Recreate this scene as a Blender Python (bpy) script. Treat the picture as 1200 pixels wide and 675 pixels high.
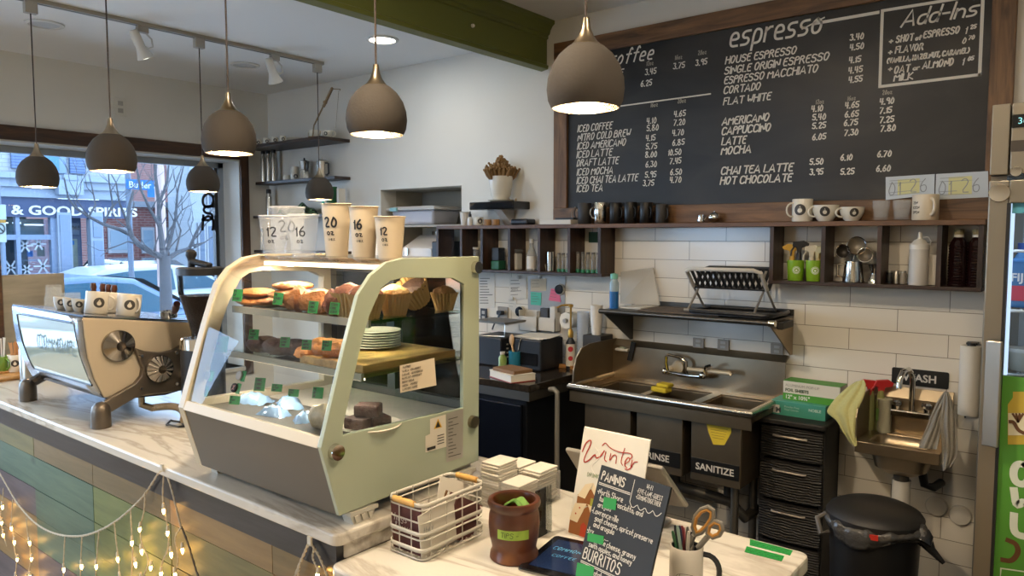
import bpy, math, random
from mathutils import Vector, Matrix, Euler
random.seed(7)
for o in list(bpy.data.objects): bpy.data.objects.remove(o)
SC = bpy.context.scene
COL = SC.collection
PI = math.pi
def R(d): return math.radians(d)

# ------------------------------------------------------------------ camera
EYE = Vector((0, 0, 1.70)); YAW, PITCH, FPX = R(38.739), R(4.026), 870.0
cam_data = bpy.data.cameras.new('camera'); cam = bpy.data.objects.new('camera', cam_data); COL.objects.link(cam)
cam_data.sensor_width = 36.0; cam_data.lens = FPX / 1200 * 36.0; cam_data.clip_start = 0.05; cam_data.clip_end = 200
cam.location = EYE; cam.rotation_euler = (R(90) - PITCH, 0, YAW)
SC.camera = cam

def lin(h):
    h = h.lstrip('#'); out = []
    for i in (0, 2, 4):
        c = int(h[i:i+2], 16) / 255
        out.append(c / 12.92 if c <= 0.04045 else ((c + 0.055) / 1.055) ** 2.4)
    return (out[0], out[1], out[2], 1.0)

# ------------------------------------------------------------------ world and exposure
SC.view_settings.view_transform = 'Standard'; SC.view_settings.look = 'None'
SC.view_settings.gamma = 1.0; SC.view_settings.use_curve_mapping = False
SC.view_settings.exposure = 0.0
SC.cycles.max_bounces = 8; SC.cycles.transparent_max_bounces = 24
SC.cycles.sample_clamp_indirect = 6.0
SC.cycles.caustics_reflective = False; SC.cycles.caustics_refractive = False
W = bpy.data.worlds.new('overcast_sky'); SC.world = W; W.use_nodes = True
bg = W.node_tree.nodes['Background']; bg.inputs[0].default_value = (0.52, 0.72, 1.0, 1); bg.inputs[1].default_value = 11.0

def area(name, loc, size, power, color, target=None, shape='DISK', size_y=None, spread=None):
    d = bpy.data.lights.new(name, 'AREA'); d.energy = power; d.color = color; d.shape = shape; d.size = size
    if size_y: d.size_y = size_y
    if spread: d.spread = spread
    o = bpy.data.objects.new(name, d); COL.objects.link(o); o.location = loc
    if target is not None:
        o.rotation_euler = (Vector(target) - Vector(loc)).to_track_quat('-Z', 'Y').to_euler()
    return o
WARM = (1.0, 0.82, 0.60)
SOFT = (0.93, 0.97, 1.0)
# recessed lamps: one seen, one from cast shadows, the rest unseen added fill (their trims are built with the ceiling)
DOWNLIGHTS_AND_FILL = [(-1.5, 1.0, 2.955, 38), (-0.1, 1.3, 2.955, 22), (1.1, 2.0, 2.955, 4), (-1.4, -1.2, 2.955, 12), (0.6, -0.9, 2.955, 16),
              (-3.41, 3.02, 2.872, 5), (-3.7, -1.4, 2.872, 28), (-4.9, -1.6, 2.872, 30)]
for i, (x, y, z, p) in enumerate(DOWNLIGHTS_AND_FILL):
    area('downlight_lamp', (x, y, z - 0.012), 0.12, p, WARM if i < 5 else SOFT, (x, y, 0))
# daylight portal in the window opening (guides sampling of the sky, gives no light itself)
pl = area('window_portal', (-5.9, 1.2, 1.5), 4.4, 1, (1, 1, 1), (0, 1.2, 1.5), 'RECTANGLE', 1.7); pl.data.cycles.is_portal = True
pl2 = area('window_portal', (-4.45, -3.38, 1.6), 1.75, 1, (1, 1, 1), (-4.45, 0, 1.6), 'RECTANGLE', 2.2); pl2.data.cycles.is_portal = True

# ------------------------------------------------------------------ materials
def newmat(name):
    m = bpy.data.materials.new(name); m.use_nodes = True
    nt = m.node_tree; b = nt.nodes['Principled BSDF']
    return m, nt, b
MATS = {}
def mat(name, color, rough=0.5, metal=0.0, emit=None, estr=0.0, noise=0.0, nscale=20.0, bump=0.0, bscale=60.0, spec=0.5, trans=0.0, coat=0.0, alpha=1.0):
    if name in MATS: return MATS[name]
    m, nt, b = newmat(name)
    c = lin(color) if isinstance(color, str) else color
    b.inputs['Base Color'].default_value = c; b.inputs['Roughness'].default_value = rough; b.inputs['Metallic'].default_value = metal
    b.inputs['Specular IOR Level'].default_value = spec
    if coat: b.inputs['Coat Weight'].default_value = coat; b.inputs['Coat Roughness'].default_value = 0.1
    if trans: b.inputs['Transmission Weight'].default_value = trans
    if emit: b.inputs['Emission Color'].default_value = lin(emit); b.inputs['Emission Strength'].default_value = estr
    if alpha < 1: b.inputs['Alpha'].default_value = alpha
    if noise or bump:
        tc = nt.nodes.new('ShaderNodeTexCoord')
        if noise:
            n = nt.nodes.new('ShaderNodeTexNoise'); n.inputs['Scale'].default_value = nscale; n.inputs['Detail'].default_value = 4
            nt.links.new(tc.outputs['Object'], n.inputs['Vector'])
            mx = nt.nodes.new('ShaderNodeMix'); mx.data_type = 'RGBA'
            mx.inputs[6].default_value = tuple(max(0, x * (1 - noise)) for x in c[:3]) + (1,)
            mx.inputs[7].default_value = tuple(min(1, x * (1 + noise)) for x in c[:3]) + (1,)
            nt.links.new(n.outputs['Fac'], mx.inputs[0]); nt.links.new(mx.outputs[2], b.inputs['Base Color'])
        if bump:
            n2 = nt.nodes.new('ShaderNodeTexNoise'); n2.inputs['Scale'].default_value = bscale; n2.inputs['Detail'].default_value = 3
            nt.links.new(tc.outputs['Object'], n2.inputs['Vector'])
            bp = nt.nodes.new('ShaderNodeBump'); bp.inputs['Strength'].default_value = bump; bp.inputs['Distance'].default_value = 0.01
            nt.links.new(n2.outputs['Fac'], bp.inputs['Height']); nt.links.new(bp.outputs['Normal'], b.inputs['Normal'])
    MATS[name] = m
    return m
def ramp(nt, stops):
    r = nt.nodes.new('ShaderNodeValToRGB'); el = r.color_ramp.elements
    while len(el) < len(stops): el.new(0.5)
    for e, (p, c) in zip(el, stops): e.position = p; e.color = lin(c) if isinstance(c, str) else c
    return r
def wood(name, dark, light, axis='X', scale=1.0, rough=0.55, knots=True):
    if name in MATS: return MATS[name]
    m, nt, b = newmat(name); b.inputs['Roughness'].default_value = rough
    tc = nt.nodes.new('ShaderNodeTexCoord'); mp = nt.nodes.new('ShaderNodeMapping')
    s = [14 * scale] * 3; s['XYZ'.index(axis)] = 1.3 * scale
    mp.inputs['Scale'].default_value = s
    nt.links.new(tc.outputs['Object'], mp.inputs['Vector'])
    n = nt.nodes.new('ShaderNodeTexNoise'); n.inputs['Scale'].default_value = 2.0; n.inputs['Detail'].default_value = 8; n.inputs['Roughness'].default_value = 0.65; n.inputs['Distortion'].default_value = 0.6
    nt.links.new(mp.outputs[0], n.inputs['Vector'])
    r = ramp(nt, [(0.3, dark), (0.7, light)]); nt.links.new(n.outputs['Fac'], r.inputs[0])
    out = r.outputs[0]
    if knots:
        mp2 = nt.nodes.new('ShaderNodeMapping'); s2 = [9.0] * 3; s2['XYZ'.index(axis)] = 4.5; mp2.inputs['Scale'].default_value = s2
        nt.links.new(tc.outputs['Object'], mp2.inputs['Vector'])
        v = nt.nodes.new('ShaderNodeTexVoronoi'); v.inputs['Scale'].default_value = 0.8
        nt.links.new(mp2.outputs[0], v.inputs['Vector'])
        r2 = ramp(nt, [(0.03, (0.25, 0.25, 0.25, 1)), (0.16, (1, 1, 1, 1))]); nt.links.new(v.outputs['Distance'], r2.inputs[0])
        mx = nt.nodes.new('ShaderNodeMix'); mx.data_type = 'RGBA'; mx.blend_type = 'MULTIPLY'; mx.inputs[0].default_value = 0.8
        nt.links.new(out, mx.inputs[6]); nt.links.new(r2.outputs[0], mx.inputs[7]); out = mx.outputs[2]
    nt.links.new(out, b.inputs['Base Color'])
    bp = nt.nodes.new('ShaderNodeBump'); bp.inputs['Strength'].default_value = 0.12; bp.inputs['Distance'].default_value = 0.005
    nt.links.new(n.outputs['Fac'], bp.inputs['Height']); nt.links.new(bp.outputs['Normal'], b.inputs['Normal'])
    MATS[name] = m
    return m
def marble(name):
    if name in MATS: return MATS[name]
    m, nt, b = newmat(name); b.inputs['Roughness'].default_value = 0.22
    tc = nt.nodes.new('ShaderNodeTexCoord'); mp = nt.nodes.new('ShaderNodeMapping'); mp.inputs['Scale'].default_value = (0.9, 3.6, 3); mp.inputs['Rotation'].default_value = (0, 0, 0.12)
    nt.links.new(tc.outputs['Object'], mp.inputs['Vector'])
    n = nt.nodes.new('ShaderNodeTexNoise'); n.inputs['Scale'].default_value = 1.3; n.inputs['Detail'].default_value = 7; n.inputs['Roughness'].default_value = 0.55; n.inputs['Distortion'].default_value = 0.7
    nt.links.new(mp.outputs[0], n.inputs['Vector'])
    r = ramp(nt, [(0.28, '#c6c0b4'), (0.44, '#d4cec2'), (0.492, '#b3aa9d'), (0.53, '#d2ccbf'), (0.75, '#dad4c8')])
    nt.links.new(n.outputs['Fac'], r.inputs[0]); nt.links.new(r.outputs[0], b.inputs['Base Color'])
    MATS[name] = m
    return m
def glass(name, tint=(1, 1, 1), refl=0.12, rough=0.0, spec=1.0):
    """clear sheet: see-through with a mirror reflection that grows at grazing angles"""
    if name in MATS: return MATS[name]
    m = bpy.data.materials.new(name); m.use_nodes = True; nt = m.node_tree; nt.nodes.clear()
    o = nt.nodes.new('ShaderNodeOutputMaterial'); t = nt.nodes.new('ShaderNodeBsdfTransparent'); g = nt.nodes.new('ShaderNodeBsdfGlossy')
    t.inputs[0].default_value = tuple(tint) + (1,); g.inputs['Roughness'].default_value = rough
    g.inputs[0].default_value = (spec, spec, spec, 1)
    lw = nt.nodes.new('ShaderNodeFresnel'); lw.inputs['IOR'].default_value = 1.0 + refl * 4
    mx = nt.nodes.new('ShaderNodeMixShader')
    nt.links.new(lw.outputs[0], mx.inputs[0]); nt.links.new(t.outputs[0], mx.inputs[1]); nt.links.new(g.outputs[0], mx.inputs[2]); nt.links.new(mx.outputs[0], o.inputs[0])
    MATS[name] = m
    return m
def emis(name, color, strength):
    if name in MATS: return MATS[name]
    m = bpy.data.materials.new(name); m.use_nodes = True; nt = m.node_tree; nt.nodes.clear()
    o = nt.nodes.new('ShaderNodeOutputMaterial'); e = nt.nodes.new('ShaderNodeEmission'); e.inputs[0].default_value = lin(color); e.inputs[1].default_value = strength
    nt.links.new(e.outputs[0], o.inputs[0]); MATS[name] = m
    return m
def brick(name, c1, c2, mortar, bw, rh, msize, x0=0, z0=0, axes='XZ', rough=0.3, offset=0.5, bump=0.3, noise=0.0):
    if name in MATS: return MATS[name]
    m, nt, b = newmat(name); b.inputs['Roughness'].default_value = rough
    tc = nt.nodes.new('ShaderNodeTexCoord'); sp = nt.nodes.new('ShaderNodeSeparateXYZ'); cb = nt.nodes.new('ShaderNodeCombineXYZ')
    nt.links.new(tc.outputs['Object'], sp.inputs[0])
    for k, (a, off) in enumerate(zip(axes, (x0, z0))):
        ad = nt.nodes.new('ShaderNodeMath'); ad.operation = 'SUBTRACT'; ad.inputs[1].default_value = off
        nt.links.new(sp.outputs['XYZ'.index(a)], ad.inputs[0]); nt.links.new(ad.outputs[0], cb.inputs[k])
    t = nt.nodes.new('ShaderNodeTexBrick'); t.offset = offset; t.offset_frequency = 2; t.squash = 1
    t.inputs['Color1'].default_value = lin(c1); t.inputs['Color2'].default_value = lin(c2); t.inputs['Mortar'].default_value = lin(mortar)
    t.inputs['Scale'].default_value = 1; t.inputs['Mortar Size'].default_value = msize; t.inputs['Mortar Smooth'].default_value = 0.1
    t.inputs['Brick Width'].default_value = bw; t.inputs['Row Height'].default_value = rh
    nt.links.new(cb.outputs[0], t.inputs['Vector']); nt.links.new(t.outputs['Color'], b.inputs['Base Color'])
    bp = nt.nodes.new('ShaderNodeBump'); bp.inputs['Strength'].default_value = bump; bp.inputs['Distance'].default_value = 0.004; bp.invert = True
    nt.links.new(t.outputs['Fac'], bp.inputs['Height']); nt.links.new(bp.outputs['Normal'], b.inputs['Normal'])
    MATS[name] = m
    return m

# ------------------------------------------------------------------ pixel ray helper (point of the photograph on a real plane)
_f = Vector((-math.sin(YAW) * math.cos(PITCH), math.cos(YAW) * math.cos(PITCH), -math.sin(PITCH)))
_r = Vector((math.cos(YAW), math.sin(YAW), 0)); _u = _r.cross(_f)
def at(px, py, ax, val):
    d = _r * ((px - 600) / FPX) + _u * (-(py - 337.5) / FPX) + _f
    k = 'XYZ'.index(ax)
    return EYE + d * ((val - EYE[k]) / d[k])

# ------------------------------------------------------------------ mesh builder
class MB:
    def __init__(s): s.v = []; s.f = []; s.mi = []; s.sm = []; s.cur = 0
    def mat(s, i): s.cur = i; return s
    def add(s, vs, fs, smooth=False):
        o = len(s.v); s.v += [Vector(v) for v in vs]
        for f in fs: s.f.append([i + o for i in f]); s.mi.append(s.cur); s.sm.append(smooth)
        return s
    def box(s, x0, x1, y0, y1, z0, z1):
        x0, x1 = min(x0, x1), max(x0, x1); y0, y1 = min(y0, y1), max(y0, y1); z0, z1 = min(z0, z1), max(z0, z1)
        return s.add([(x0,y0,z0),(x1,y0,z0),(x1,y1,z0),(x0,y1,z0),(x0,y0,z1),(x1,y0,z1),(x1,y1,z1),(x0,y1,z1)],
                     [(0,3,2,1),(4,5,6,7),(0,1,5,4),(1,2,6,5),(2,3,7,6),(3,0,4,7)])
    def obox(s, M, sx, sy, sz):
        """box of full sizes sx,sy,sz centred on matrix M"""
        a = MB().box(-sx/2, sx/2, -sy/2, sy/2, -sz/2, sz/2)
        return s.add([M @ v for v in a.v], a.f)
    def prism(s, pts, axis, a, b, smooth=False):
        """pts: polygon in the two other axes (in XYZ order), from a to b along axis"""
        n = len(pts)
        def P(p, t):
            return {'X': (t, p[0], p[1]), 'Y': (p[0], t, p[1]), 'Z': (p[0], p[1], t)}[axis]
        vs = [P(p, a) for p in pts] + [P(p, b) for p in pts]
        s.add(vs, [list(range(n))[::-1], list(range(n, 2*n))])
        o = len(s.v) - 2*n
        for i in range(n):
            j = (i+1) % n; s.f.append([o+i, o+j, o+n+j, o+n+i]); s.mi.append(s.cur); s.sm.append(smooth)
        return s
    def lathe(s, prof, c=(0,0,0), n=20, smooth=True, M=None, close=False):
        """prof: (radius, height) pairs; caps where radius is 0"""
        vs = []; rings = []
        M = M or Matrix.Translation(Vector(c))
        for r, z in prof:
            if r <= 1e-6: rings.append([len(vs)]); vs.append(M @ Vector((0, 0, z)))
            else:
                rings.append(list(range(len(vs), len(vs)+n)))
                for i in range(n):
                    a = 2*PI*i/n; vs.append(M @ Vector((r*math.cos(a), r*math.sin(a), z)))
        fs = []
        pr = list(zip(rings, rings[1:])) + ([(rings[-1], rings[0])] if close else [])
        for A, B in pr:
            for i in range(n):
                j = (i+1) % n
                if len(A) == 1 and len(B) == 1: break
                if len(A) == 1: fs.append([A[0], B[j], B[i]])
                elif len(B) == 1: fs.append([A[i], A[j], B[0]])
                else: fs.append([A[i], A[j], B[j], B[i]])
        return s.add(vs, fs, smooth)
    def cyl(s, p0, p1, r0, r1=None, n=14, smooth=True):
        p0, p1 = Vector(p0), Vector(p1); r1 = r0 if r1 is None else r1; d = p1 - p0; L = d.length
        M = Matrix.Translation(p0) @ d.to_track_quat('Z', 'Y').to_matrix().to_4x4()
        o = len(s.f)
        s.lathe([(r0, 0), (r1, L)], n=n, M=M, smooth=smooth)
        k = len(s.v) - 2*n
        s.f.append([k+i for i in range(n)][::-1]); s.f.append([k+n+i for i in range(n)]); s.mi += [s.cur]*2; s.sm += [False]*2
        return s
    def tube(s, pts, r, n=8, closed=False, smooth=True):
        P = [Vector(p) for p in pts]; m = len(P); rings = []
        up = None
        for i in range(m):
            t = (P[(i+1) % m] - P[i-1]) if closed else (P[min(i+1, m-1)] - P[max(i-1, 0)])
            if t.length < 1e-9: t = Vector((0, 0, 1))
            t.normalize()
            if up is None:
                up = Vector((0, 0, 1)) if abs(t.z) < 0.9 else Vector((1, 0, 0))
            a = t.cross(up)
            if a.length < 1e-6: a = t.orthogonal()
            a.normalize(); b = a.cross(t); b.normalize(); up = b
            rr = r[i] if isinstance(r, (list, tuple)) else r
            rings.append([P[i] + a*rr*math.cos(2*PI*k/n) + b*rr*math.sin(2*PI*k/n) for k in range(n)])
        vs = [v for g in rings for v in g]; fs = []
        for i in range(m if closed else m-1):
            j = (i+1) % m
            for k in range(n):
                l = (k+1) % n; fs.append([i*n+l, i*n+k, j*n+k, j*n+l])
        s.add(vs, fs, smooth)
        if not closed: s.add(rings[0], [list(range(n))]); s.add(rings[-1], [list(range(n))[::-1]])
        return s
    def sph(s, c, r, n=16, m=10, M=None):
        if not isinstance(r, (list, tuple)): r = (r, r, r)
        prof = [(math.sin(PI*i/m), -math.cos(PI*i/m)) for i in range(m+1)]; prof[0] = (0, -1); prof[-1] = (0, 1)
        K = Matrix.Translation(Vector(c)) @ (M or Matrix.Identity(4)) @ Matrix.Diagonal((r[0], r[1], r[2], 1))
        return s.lathe(prof, n=n, M=K)
    def quad(s, a, b, c, d): return s.add([a, b, c, d], [(0, 1, 2, 3)])
    def slab(s, a, b, c, d, t):
        """four corners of one face and a thickness vector"""
        t = Vector(t); q = [Vector(x) for x in (a, b, c, d)]
        return s.add(q + [x + t for x in q], [(0,1,2,3),(7,6,5,4),(1,0,4,5),(2,1,5,6),(3,2,6,7),(0,3,7,4)])
    def grid(s, fn, nu, nv, smooth=True):
        vs = [fn(i/nu, j/nv) for j in range(nv+1) for i in range(nu+1)]; w = nu+1
        return s.add(vs, [(j*w+i, j*w+i+1, (j+1)*w+i+1, (j+1)*w+i) for j in range(nv) for i in range(nu)], smooth)
    def moved(s, M):
        s.v = [M @ v for v in s.v]; return s
    def join(s, o, M=None):
        k = len(s.v); s.v += [(M @ v if M else v) for v in o.v]
        s.f += [[i+k for i in f] for f in o.f]; s.mi += o.mi; s.sm += o.sm; return s
    def build(s, name, mats, parent=None, loc=(0,0,0), rz=0, bev=0, seg=2, sub=0, solid=0):
        me = bpy.data.meshes.new(name)
        me.from_pydata([tuple(v) for v in s.v], [], s.f)
        if not isinstance(mats, (list, tuple)): mats = [mats]
        for m in mats: me.materials.append(m)
        me.polygons.foreach_set('material_index', s.mi); me.polygons.foreach_set('use_smooth', s.sm)
        me.update()
        import bmesh
        b = bmesh.new(); b.from_mesh(me); bmesh.ops.recalc_face_normals(b, faces=b.faces); b.to_mesh(me); b.free()
        if any(s.sm): me.set_sharp_from_angle(angle=R(38))
        o = bpy.data.objects.new(name, me); COL.objects.link(o)
        if parent: o.parent = parent
        o.location = loc; o.rotation_euler = (0, 0, rz)
        if solid: md = o.modifiers.new('solid', 'SOLIDIFY'); md.thickness = solid; md.offset = 0
        if bev:
            md = o.modifiers.new('round', 'BEVEL'); md.width = bev; md.segments = seg; md.limit_method = 'ANGLE'; md.angle_limit = R(40)
        if sub: md = o.modifiers.new('smooth', 'SUBSURF'); md.levels = sub; md.render_levels = sub
        return o

def tag(o, label, cat, group=None, kind=None):
    o['label'] = label; o['category'] = cat
    if group: o['group'] = group
    if kind: o['kind'] = kind
    return o
def thing(name, label, cat, loc=(0,0,0), rz=0, group=None):
    o = bpy.data.objects.new(name, None); COL.objects.link(o); o.empty_display_size = 0.05
    o.location = loc; o.rotation_euler = (0, 0, rz)
    return tag(o, label, cat, group)
def struct(o): o['kind'] = 'structure'; return o
def copy_tree(o, parent=None):
    c = o.copy(); COL.objects.link(c)
    if parent: c.parent = parent
    for ch in o.children: copy_tree(ch, c)
    return c
def dup(o, loc, rz=None, label=None, group=None):
    c = copy_tree(o); c.location = loc
    if rz is not None: c.rotation_euler = (0, 0, rz)
    if label: c['label'] = label
    if group: c['group'] = group
    return c
def frame(origin, right, up):
    r = Vector(right).normalized(); u = Vector(up); u = (u - r * u.dot(r)).normalized(); n = r.cross(u)
    M = Matrix((r, u, n)).transposed().to_4x4(); M.translation = Vector(origin); return M

# ------------------------------------------------------------------ lettering
_G = dict(zip('ABCDEFGHIJKLMNOPQRSTUVWXYZ', ["02 39 62;14 54", "02 09 39 48 47 36 06;36 55 53 42 02", "58 49 19 07 04 12 42 53", "02 09 29 47 44 22 02", "49 09 02 42;06 36", "49 09 02;06 36",
  "58 49 19 07 04 12 42 54 55 35", "02 09;52 59;06 56", "02 09", "49 43 32 12 03", "02 09;49 05 52", "09 02 42", "02 09 35 69 62", "02 09 52 59", "39 19 07 04 12 32 44 57 39", "02 09 39 48 47 36 06",
  "39 19 07 04 12 32 54 57 39;34 62", "02 09 39 48 47 36 06;26 52", "58 39 19 07 16 36 54 42 12 03", "09 59;39 32", "09 04 12 42 54 59", "09 32 59", "09 12 36 52 69", "02 59;09 52", "09 36 59;36 32", "09 59 02 52"]))
_G.update(dict(zip('0123456789', ["29 17 04 12 32 44 47 29", "07 19 12", "08 19 39 47 02 42", "09 49 26 45 43 22 03", "09 05 45;39 32", "49 09 06 36 45 43 22 03", "39 17 04 12 32 44 36 05", "09 49 12", "26 08 19 39 48 26 04 12 42 54 26", "46 26 07 19 39 48 42"])))
_G.update(dict(zip('abcdefghijklmnopqrstuvwxyz', ["46 26 05 03 12 32 44;46 42", "09 02 32 43 45 36 06", "46 16 05 03 12 42", "46 16 05 03 12 32 44;49 42", "04 44 45 36 16 05 03 12 42", "48 39 28 22;06 46", "46 26 05 04 23 43;46 41 20 01", "09 02;05 26 45 42", "06 02;08 09", "26 21 10;28 29",
  "09 02;36 04 32", "09 02", "02 06;05 16 25 22;25 36 45 42", "02 06;05 26 45 42", "26 05 03 12 32 43 45 26", "00 06 36 45 43 32 02", "46 16 05 03 12 42;46 40", "02 06;05 26 36", "46 16 05 14 34 43 32 02", "19 13 22 32;06 36", "06 03 12 32 43;46 42", "06 22 46", "06 12 25 32 46", "06 42;02 46", "06 23;46 20 00", "06 46 02 42"])))
_G.update({'.': "02 12", ',': "13 01", '+': "05 45;27 23", '-': "05 35", '(': "29 07 04 22", ')': "09 27 24 02", '*': "05 15 14 04 05", ':': "03 04;06 07", '/': "02 49", '%': "02 59;08 18;43 53", "'": "09 07", '!': "09 05;03 02", '&': "52 07 19 38 04 12 32 54", '"': "09 07;29 27", '#': "04 54;07 57;12 29;32 49"})
def stroke_width(txt, h, sp=0.9):
    w = 0
    for c in txt:
        if c == ' ': w += 3; continue
        g = _G.get(c, "02"); w += max(int(t[0]) for p in g.split(';') for t in p.split()) + 1 + sp
    return w * h / 7
def stroke(mb, txt, M, h, w, slant=0.12, sp=0.9, jit=0.0, narrow=1.0, rounds=1, lift=0.0):
    """hand lettering: flat pen strokes; h = capital height, w = pen width, in plane of M (x right, y up, z out)"""
    s = h / 7; x = 0.0
    for c in txt:
        if c == ' ': x += 3 * narrow; continue
        g = _G.get(c)
        if g is None: x += 3; continue
        jx, jy = random.uniform(-jit, jit), random.uniform(-jit, jit)
        adv = 0
        for p in g.split(';'):
            pts = []
            for t in p.split():
                a, b = int(t[0]), int(t[1]); adv = max(adv, a); yy = (b - 2 + jy)
                pts.append(Vector(((x + a*narrow + jx + yy * slant * 1.0) * s, yy * s)))
            closed = len(pts) > 3 and (pts[0] - pts[-1]).length < 1e-6
            if len(pts) > 3:
                for _ in range(rounds):
                    q = [pts[0]]
                    for a, b in zip(pts, pts[1:]): q += [a*0.75 + b*0.25, a*0.25 + b*0.75]
                    q.append(pts[-1]); pts = q
            ribbon(mb, [M @ Vector((q.x, q.y, lift)) for q in pts], w, M.col[2].to_3d())
        x += adv * narrow + 1 + sp
    return x * s
def ribbon(mb, pts, w, nrm):
    n = len(pts); L = []; Rr = []
    for i in range(n):
        t = (pts[min(i+1, n-1)] - pts[max(i-1, 0)]); t.normalize(); b = nrm.cross(t).normalized() * (w/2)
        e = Vector((0, 0, 0))
        if i == 0: e = -t * w * 0.4
        if i == n-1: e = t * w * 0.4
        L.append(pts[i] + b + e); Rr.append(pts[i] - b + e)
    mb.add(L + Rr, [(i, i+1, n+i+1, n+i) for i in range(n-1)])
def print_text(mb, txt, M, size, align='LEFT', shear=0.0, bold=0.0, extrude=0.0, sx=1.0):
    """printed lettering from the built-in typeface, added to mb as mesh"""
    cu = bpy.data.curves.new('lettering', 'FONT'); cu.body = txt; cu.size = size; cu.align_x = align; cu.shear = shear; cu.offset = bold; cu.extrude = extrude
    cu.resolution_u = 3
    ob = bpy.data.objects.new('lettering', cu)
    me = bpy.data.meshes.new_from_object(ob)
    K = M @ Matrix.Diagonal((sx, 1, 1, 1))
    mb.add([K @ v.co for v in me.vertices], [list(p.vertices) for p in me.polygons])
    bpy.data.objects.remove(ob); bpy.data.curves.remove(cu); bpy.data.meshes.remove(me)
    return mb
def bw(mb, name, mats, parent=None, **k):
    """build from world coordinates under a parent that is not rotated"""
    off = Vector((0, 0, 0)); p = parent
    while p: off += Vector(p.location); p = p.parent
    mb.v = [v - off for v in mb.v]
    return mb.build(name, mats, parent, **k)
def solo(mb, name, mats, loc, label, cat, group=None, rz=0, **k):
    """a thing that is one mesh, built in its own coordinates"""
    return tag(mb.build(name, mats, None, loc, rz, **k), label, cat, group)
def solow(mb, name, mats, loc, label, cat, group=None, **k):
    mb.v = [v - Vector(loc) for v in mb.v]
    return tag(mb.build(name, mats, None, loc, 0, **k), label, cat, group)
def subdiv(mb, maxlen):
    """split ribbon quads wider than maxlen is left alone; kept simple: fans long polygons into triangles around their centre"""
    return mb
def wrap(flat, dst, rad, phi, lift=0.0007, z0=0.0):
    """roll flat artwork (x along the girth, y up) round a vertical body of radius rad(z); phi = azimuth it faces"""
    o = len(dst.v)
    for v in flat.v:
        z = v.y + z0; r = rad(z) + lift + v.z; a = phi + v.x / max(rad(z), 1e-4)
        dst.v.append(Vector((r*math.cos(a), r*math.sin(a), z)))
    dst.f += [[i+o for i in f] for f in flat.f]; dst.mi += flat.mi; dst.sm += flat.sm
    return dst
def face_cam(loc): return math.atan2(EYE.y - loc[1], EYE.x - loc[0])
def disc2(mb, cx, cy, r, z=0.0, n=20, r2=None):
    """flat disc or ring in concentric bands so that it can be rolled"""
    rr = [r*(k/3) for k in range(1, 4)] if r2 is None else [r2, r]
    vs = []; fs = []
    if r2 is None:
        vs.append((cx, cy, z))
        for k in range(n): fs.append((0, 1+k, 1+(k+1) % n))
    b = len(vs)
    for q in rr: vs += [(cx + q*math.cos(2*PI*k/n), cy + q*math.sin(2*PI*k/n), z) for k in range(n)]
    for j in range(len(rr)-1):
        for k in range(n): fs.append((b+j*n+k, b+j*n+(k+1) % n, b+(j+1)*n+(k+1) % n, b+(j+1)*n+k))
    return mb.add(vs, fs)
def drop_logo(r, dark=0, light=1):
    m = MB(); m.mat(dark); disc2(m, 0, 0, r); m.mat(light)
    disc2(m, 0, -r*.15, r*.40, .0003); m.add([(-r*.36, 0, .0003), (r*.36, 0, .0003), (r*.02, r*.62, .0003)], [(0, 1, 2)])
    return m
white = mat('white_glaze', '#e3dccb', .2); logo_dark = mat('logo_dark', '#3b3733', .5)
def handle_pts(r, zc, h, out, n=9):
    """C-shaped handle path in the XZ plane starting at radius r"""
    return [(r - .002 + out*math.sin(PI*k/(n-1))**.75, 0, zc + h*.5*math.cos(PI*k/(n-1))) for k in range(n)]
def mug(name, label, cat, loc, r, h, m=None, hrot=0.0, group=None, logo=None, taper=1.0, cup=False, hm=None, inner=None, handle=True, hout=.026, thick=.003, hh=None, hr=.0042):
    """mug or cup with a hollow body, handle at angle hrot, logo facing the camera"""
    m = m or white
    t = thing(name, label, cat, loc, 0, group)
    if cup: prof = [(0, 0), (r*.52, 0), (r*.56, h*.05), (r*.78, h*.3), (r*.93, h*.62), (r, h), (r-thick, h), (r*.9, h*.6), (r*.72, h*.28), (r*.45, h*.1), (0, h*.08)]
    else: prof = [(0, 0), (r*taper-.003, 0), (r*taper, .004), (r, h-.002), (r-.001, h), (r-thick, h-.001), (r*taper-thick, .008), (0, .007)]
    b = MB(); b.lathe(prof, n=28); body = b.build('body', [m], t)
    if handle:
        q = MB(); q.tube([Matrix.Rotation(hrot, 4, 'Z') @ Vector(p) for p in handle_pts(r*(.96 if not cup else .9), h*(.52 if not cup else .6), hh or h*.62, hout)], hr, 7); q.build('handle', hm or m, t)
    if logo:
        def rad(z):
            pp = [p for p in prof[1:6]]
            for a, c in zip(pp, pp[1:]):
                if a[1] <= z <= c[1] and c[1] > a[1]: return a[0] + (c[0]-a[0])*(z-a[1])/(c[1]-a[1])
            return r
        k = MB(); wrap(drop_logo(logo[0]), k, rad, face_cam(loc) + logo[1], .0008, h*(.52 if not cup else .6)); k.build('logo', [logo_dark, m], t)
    return t
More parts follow.
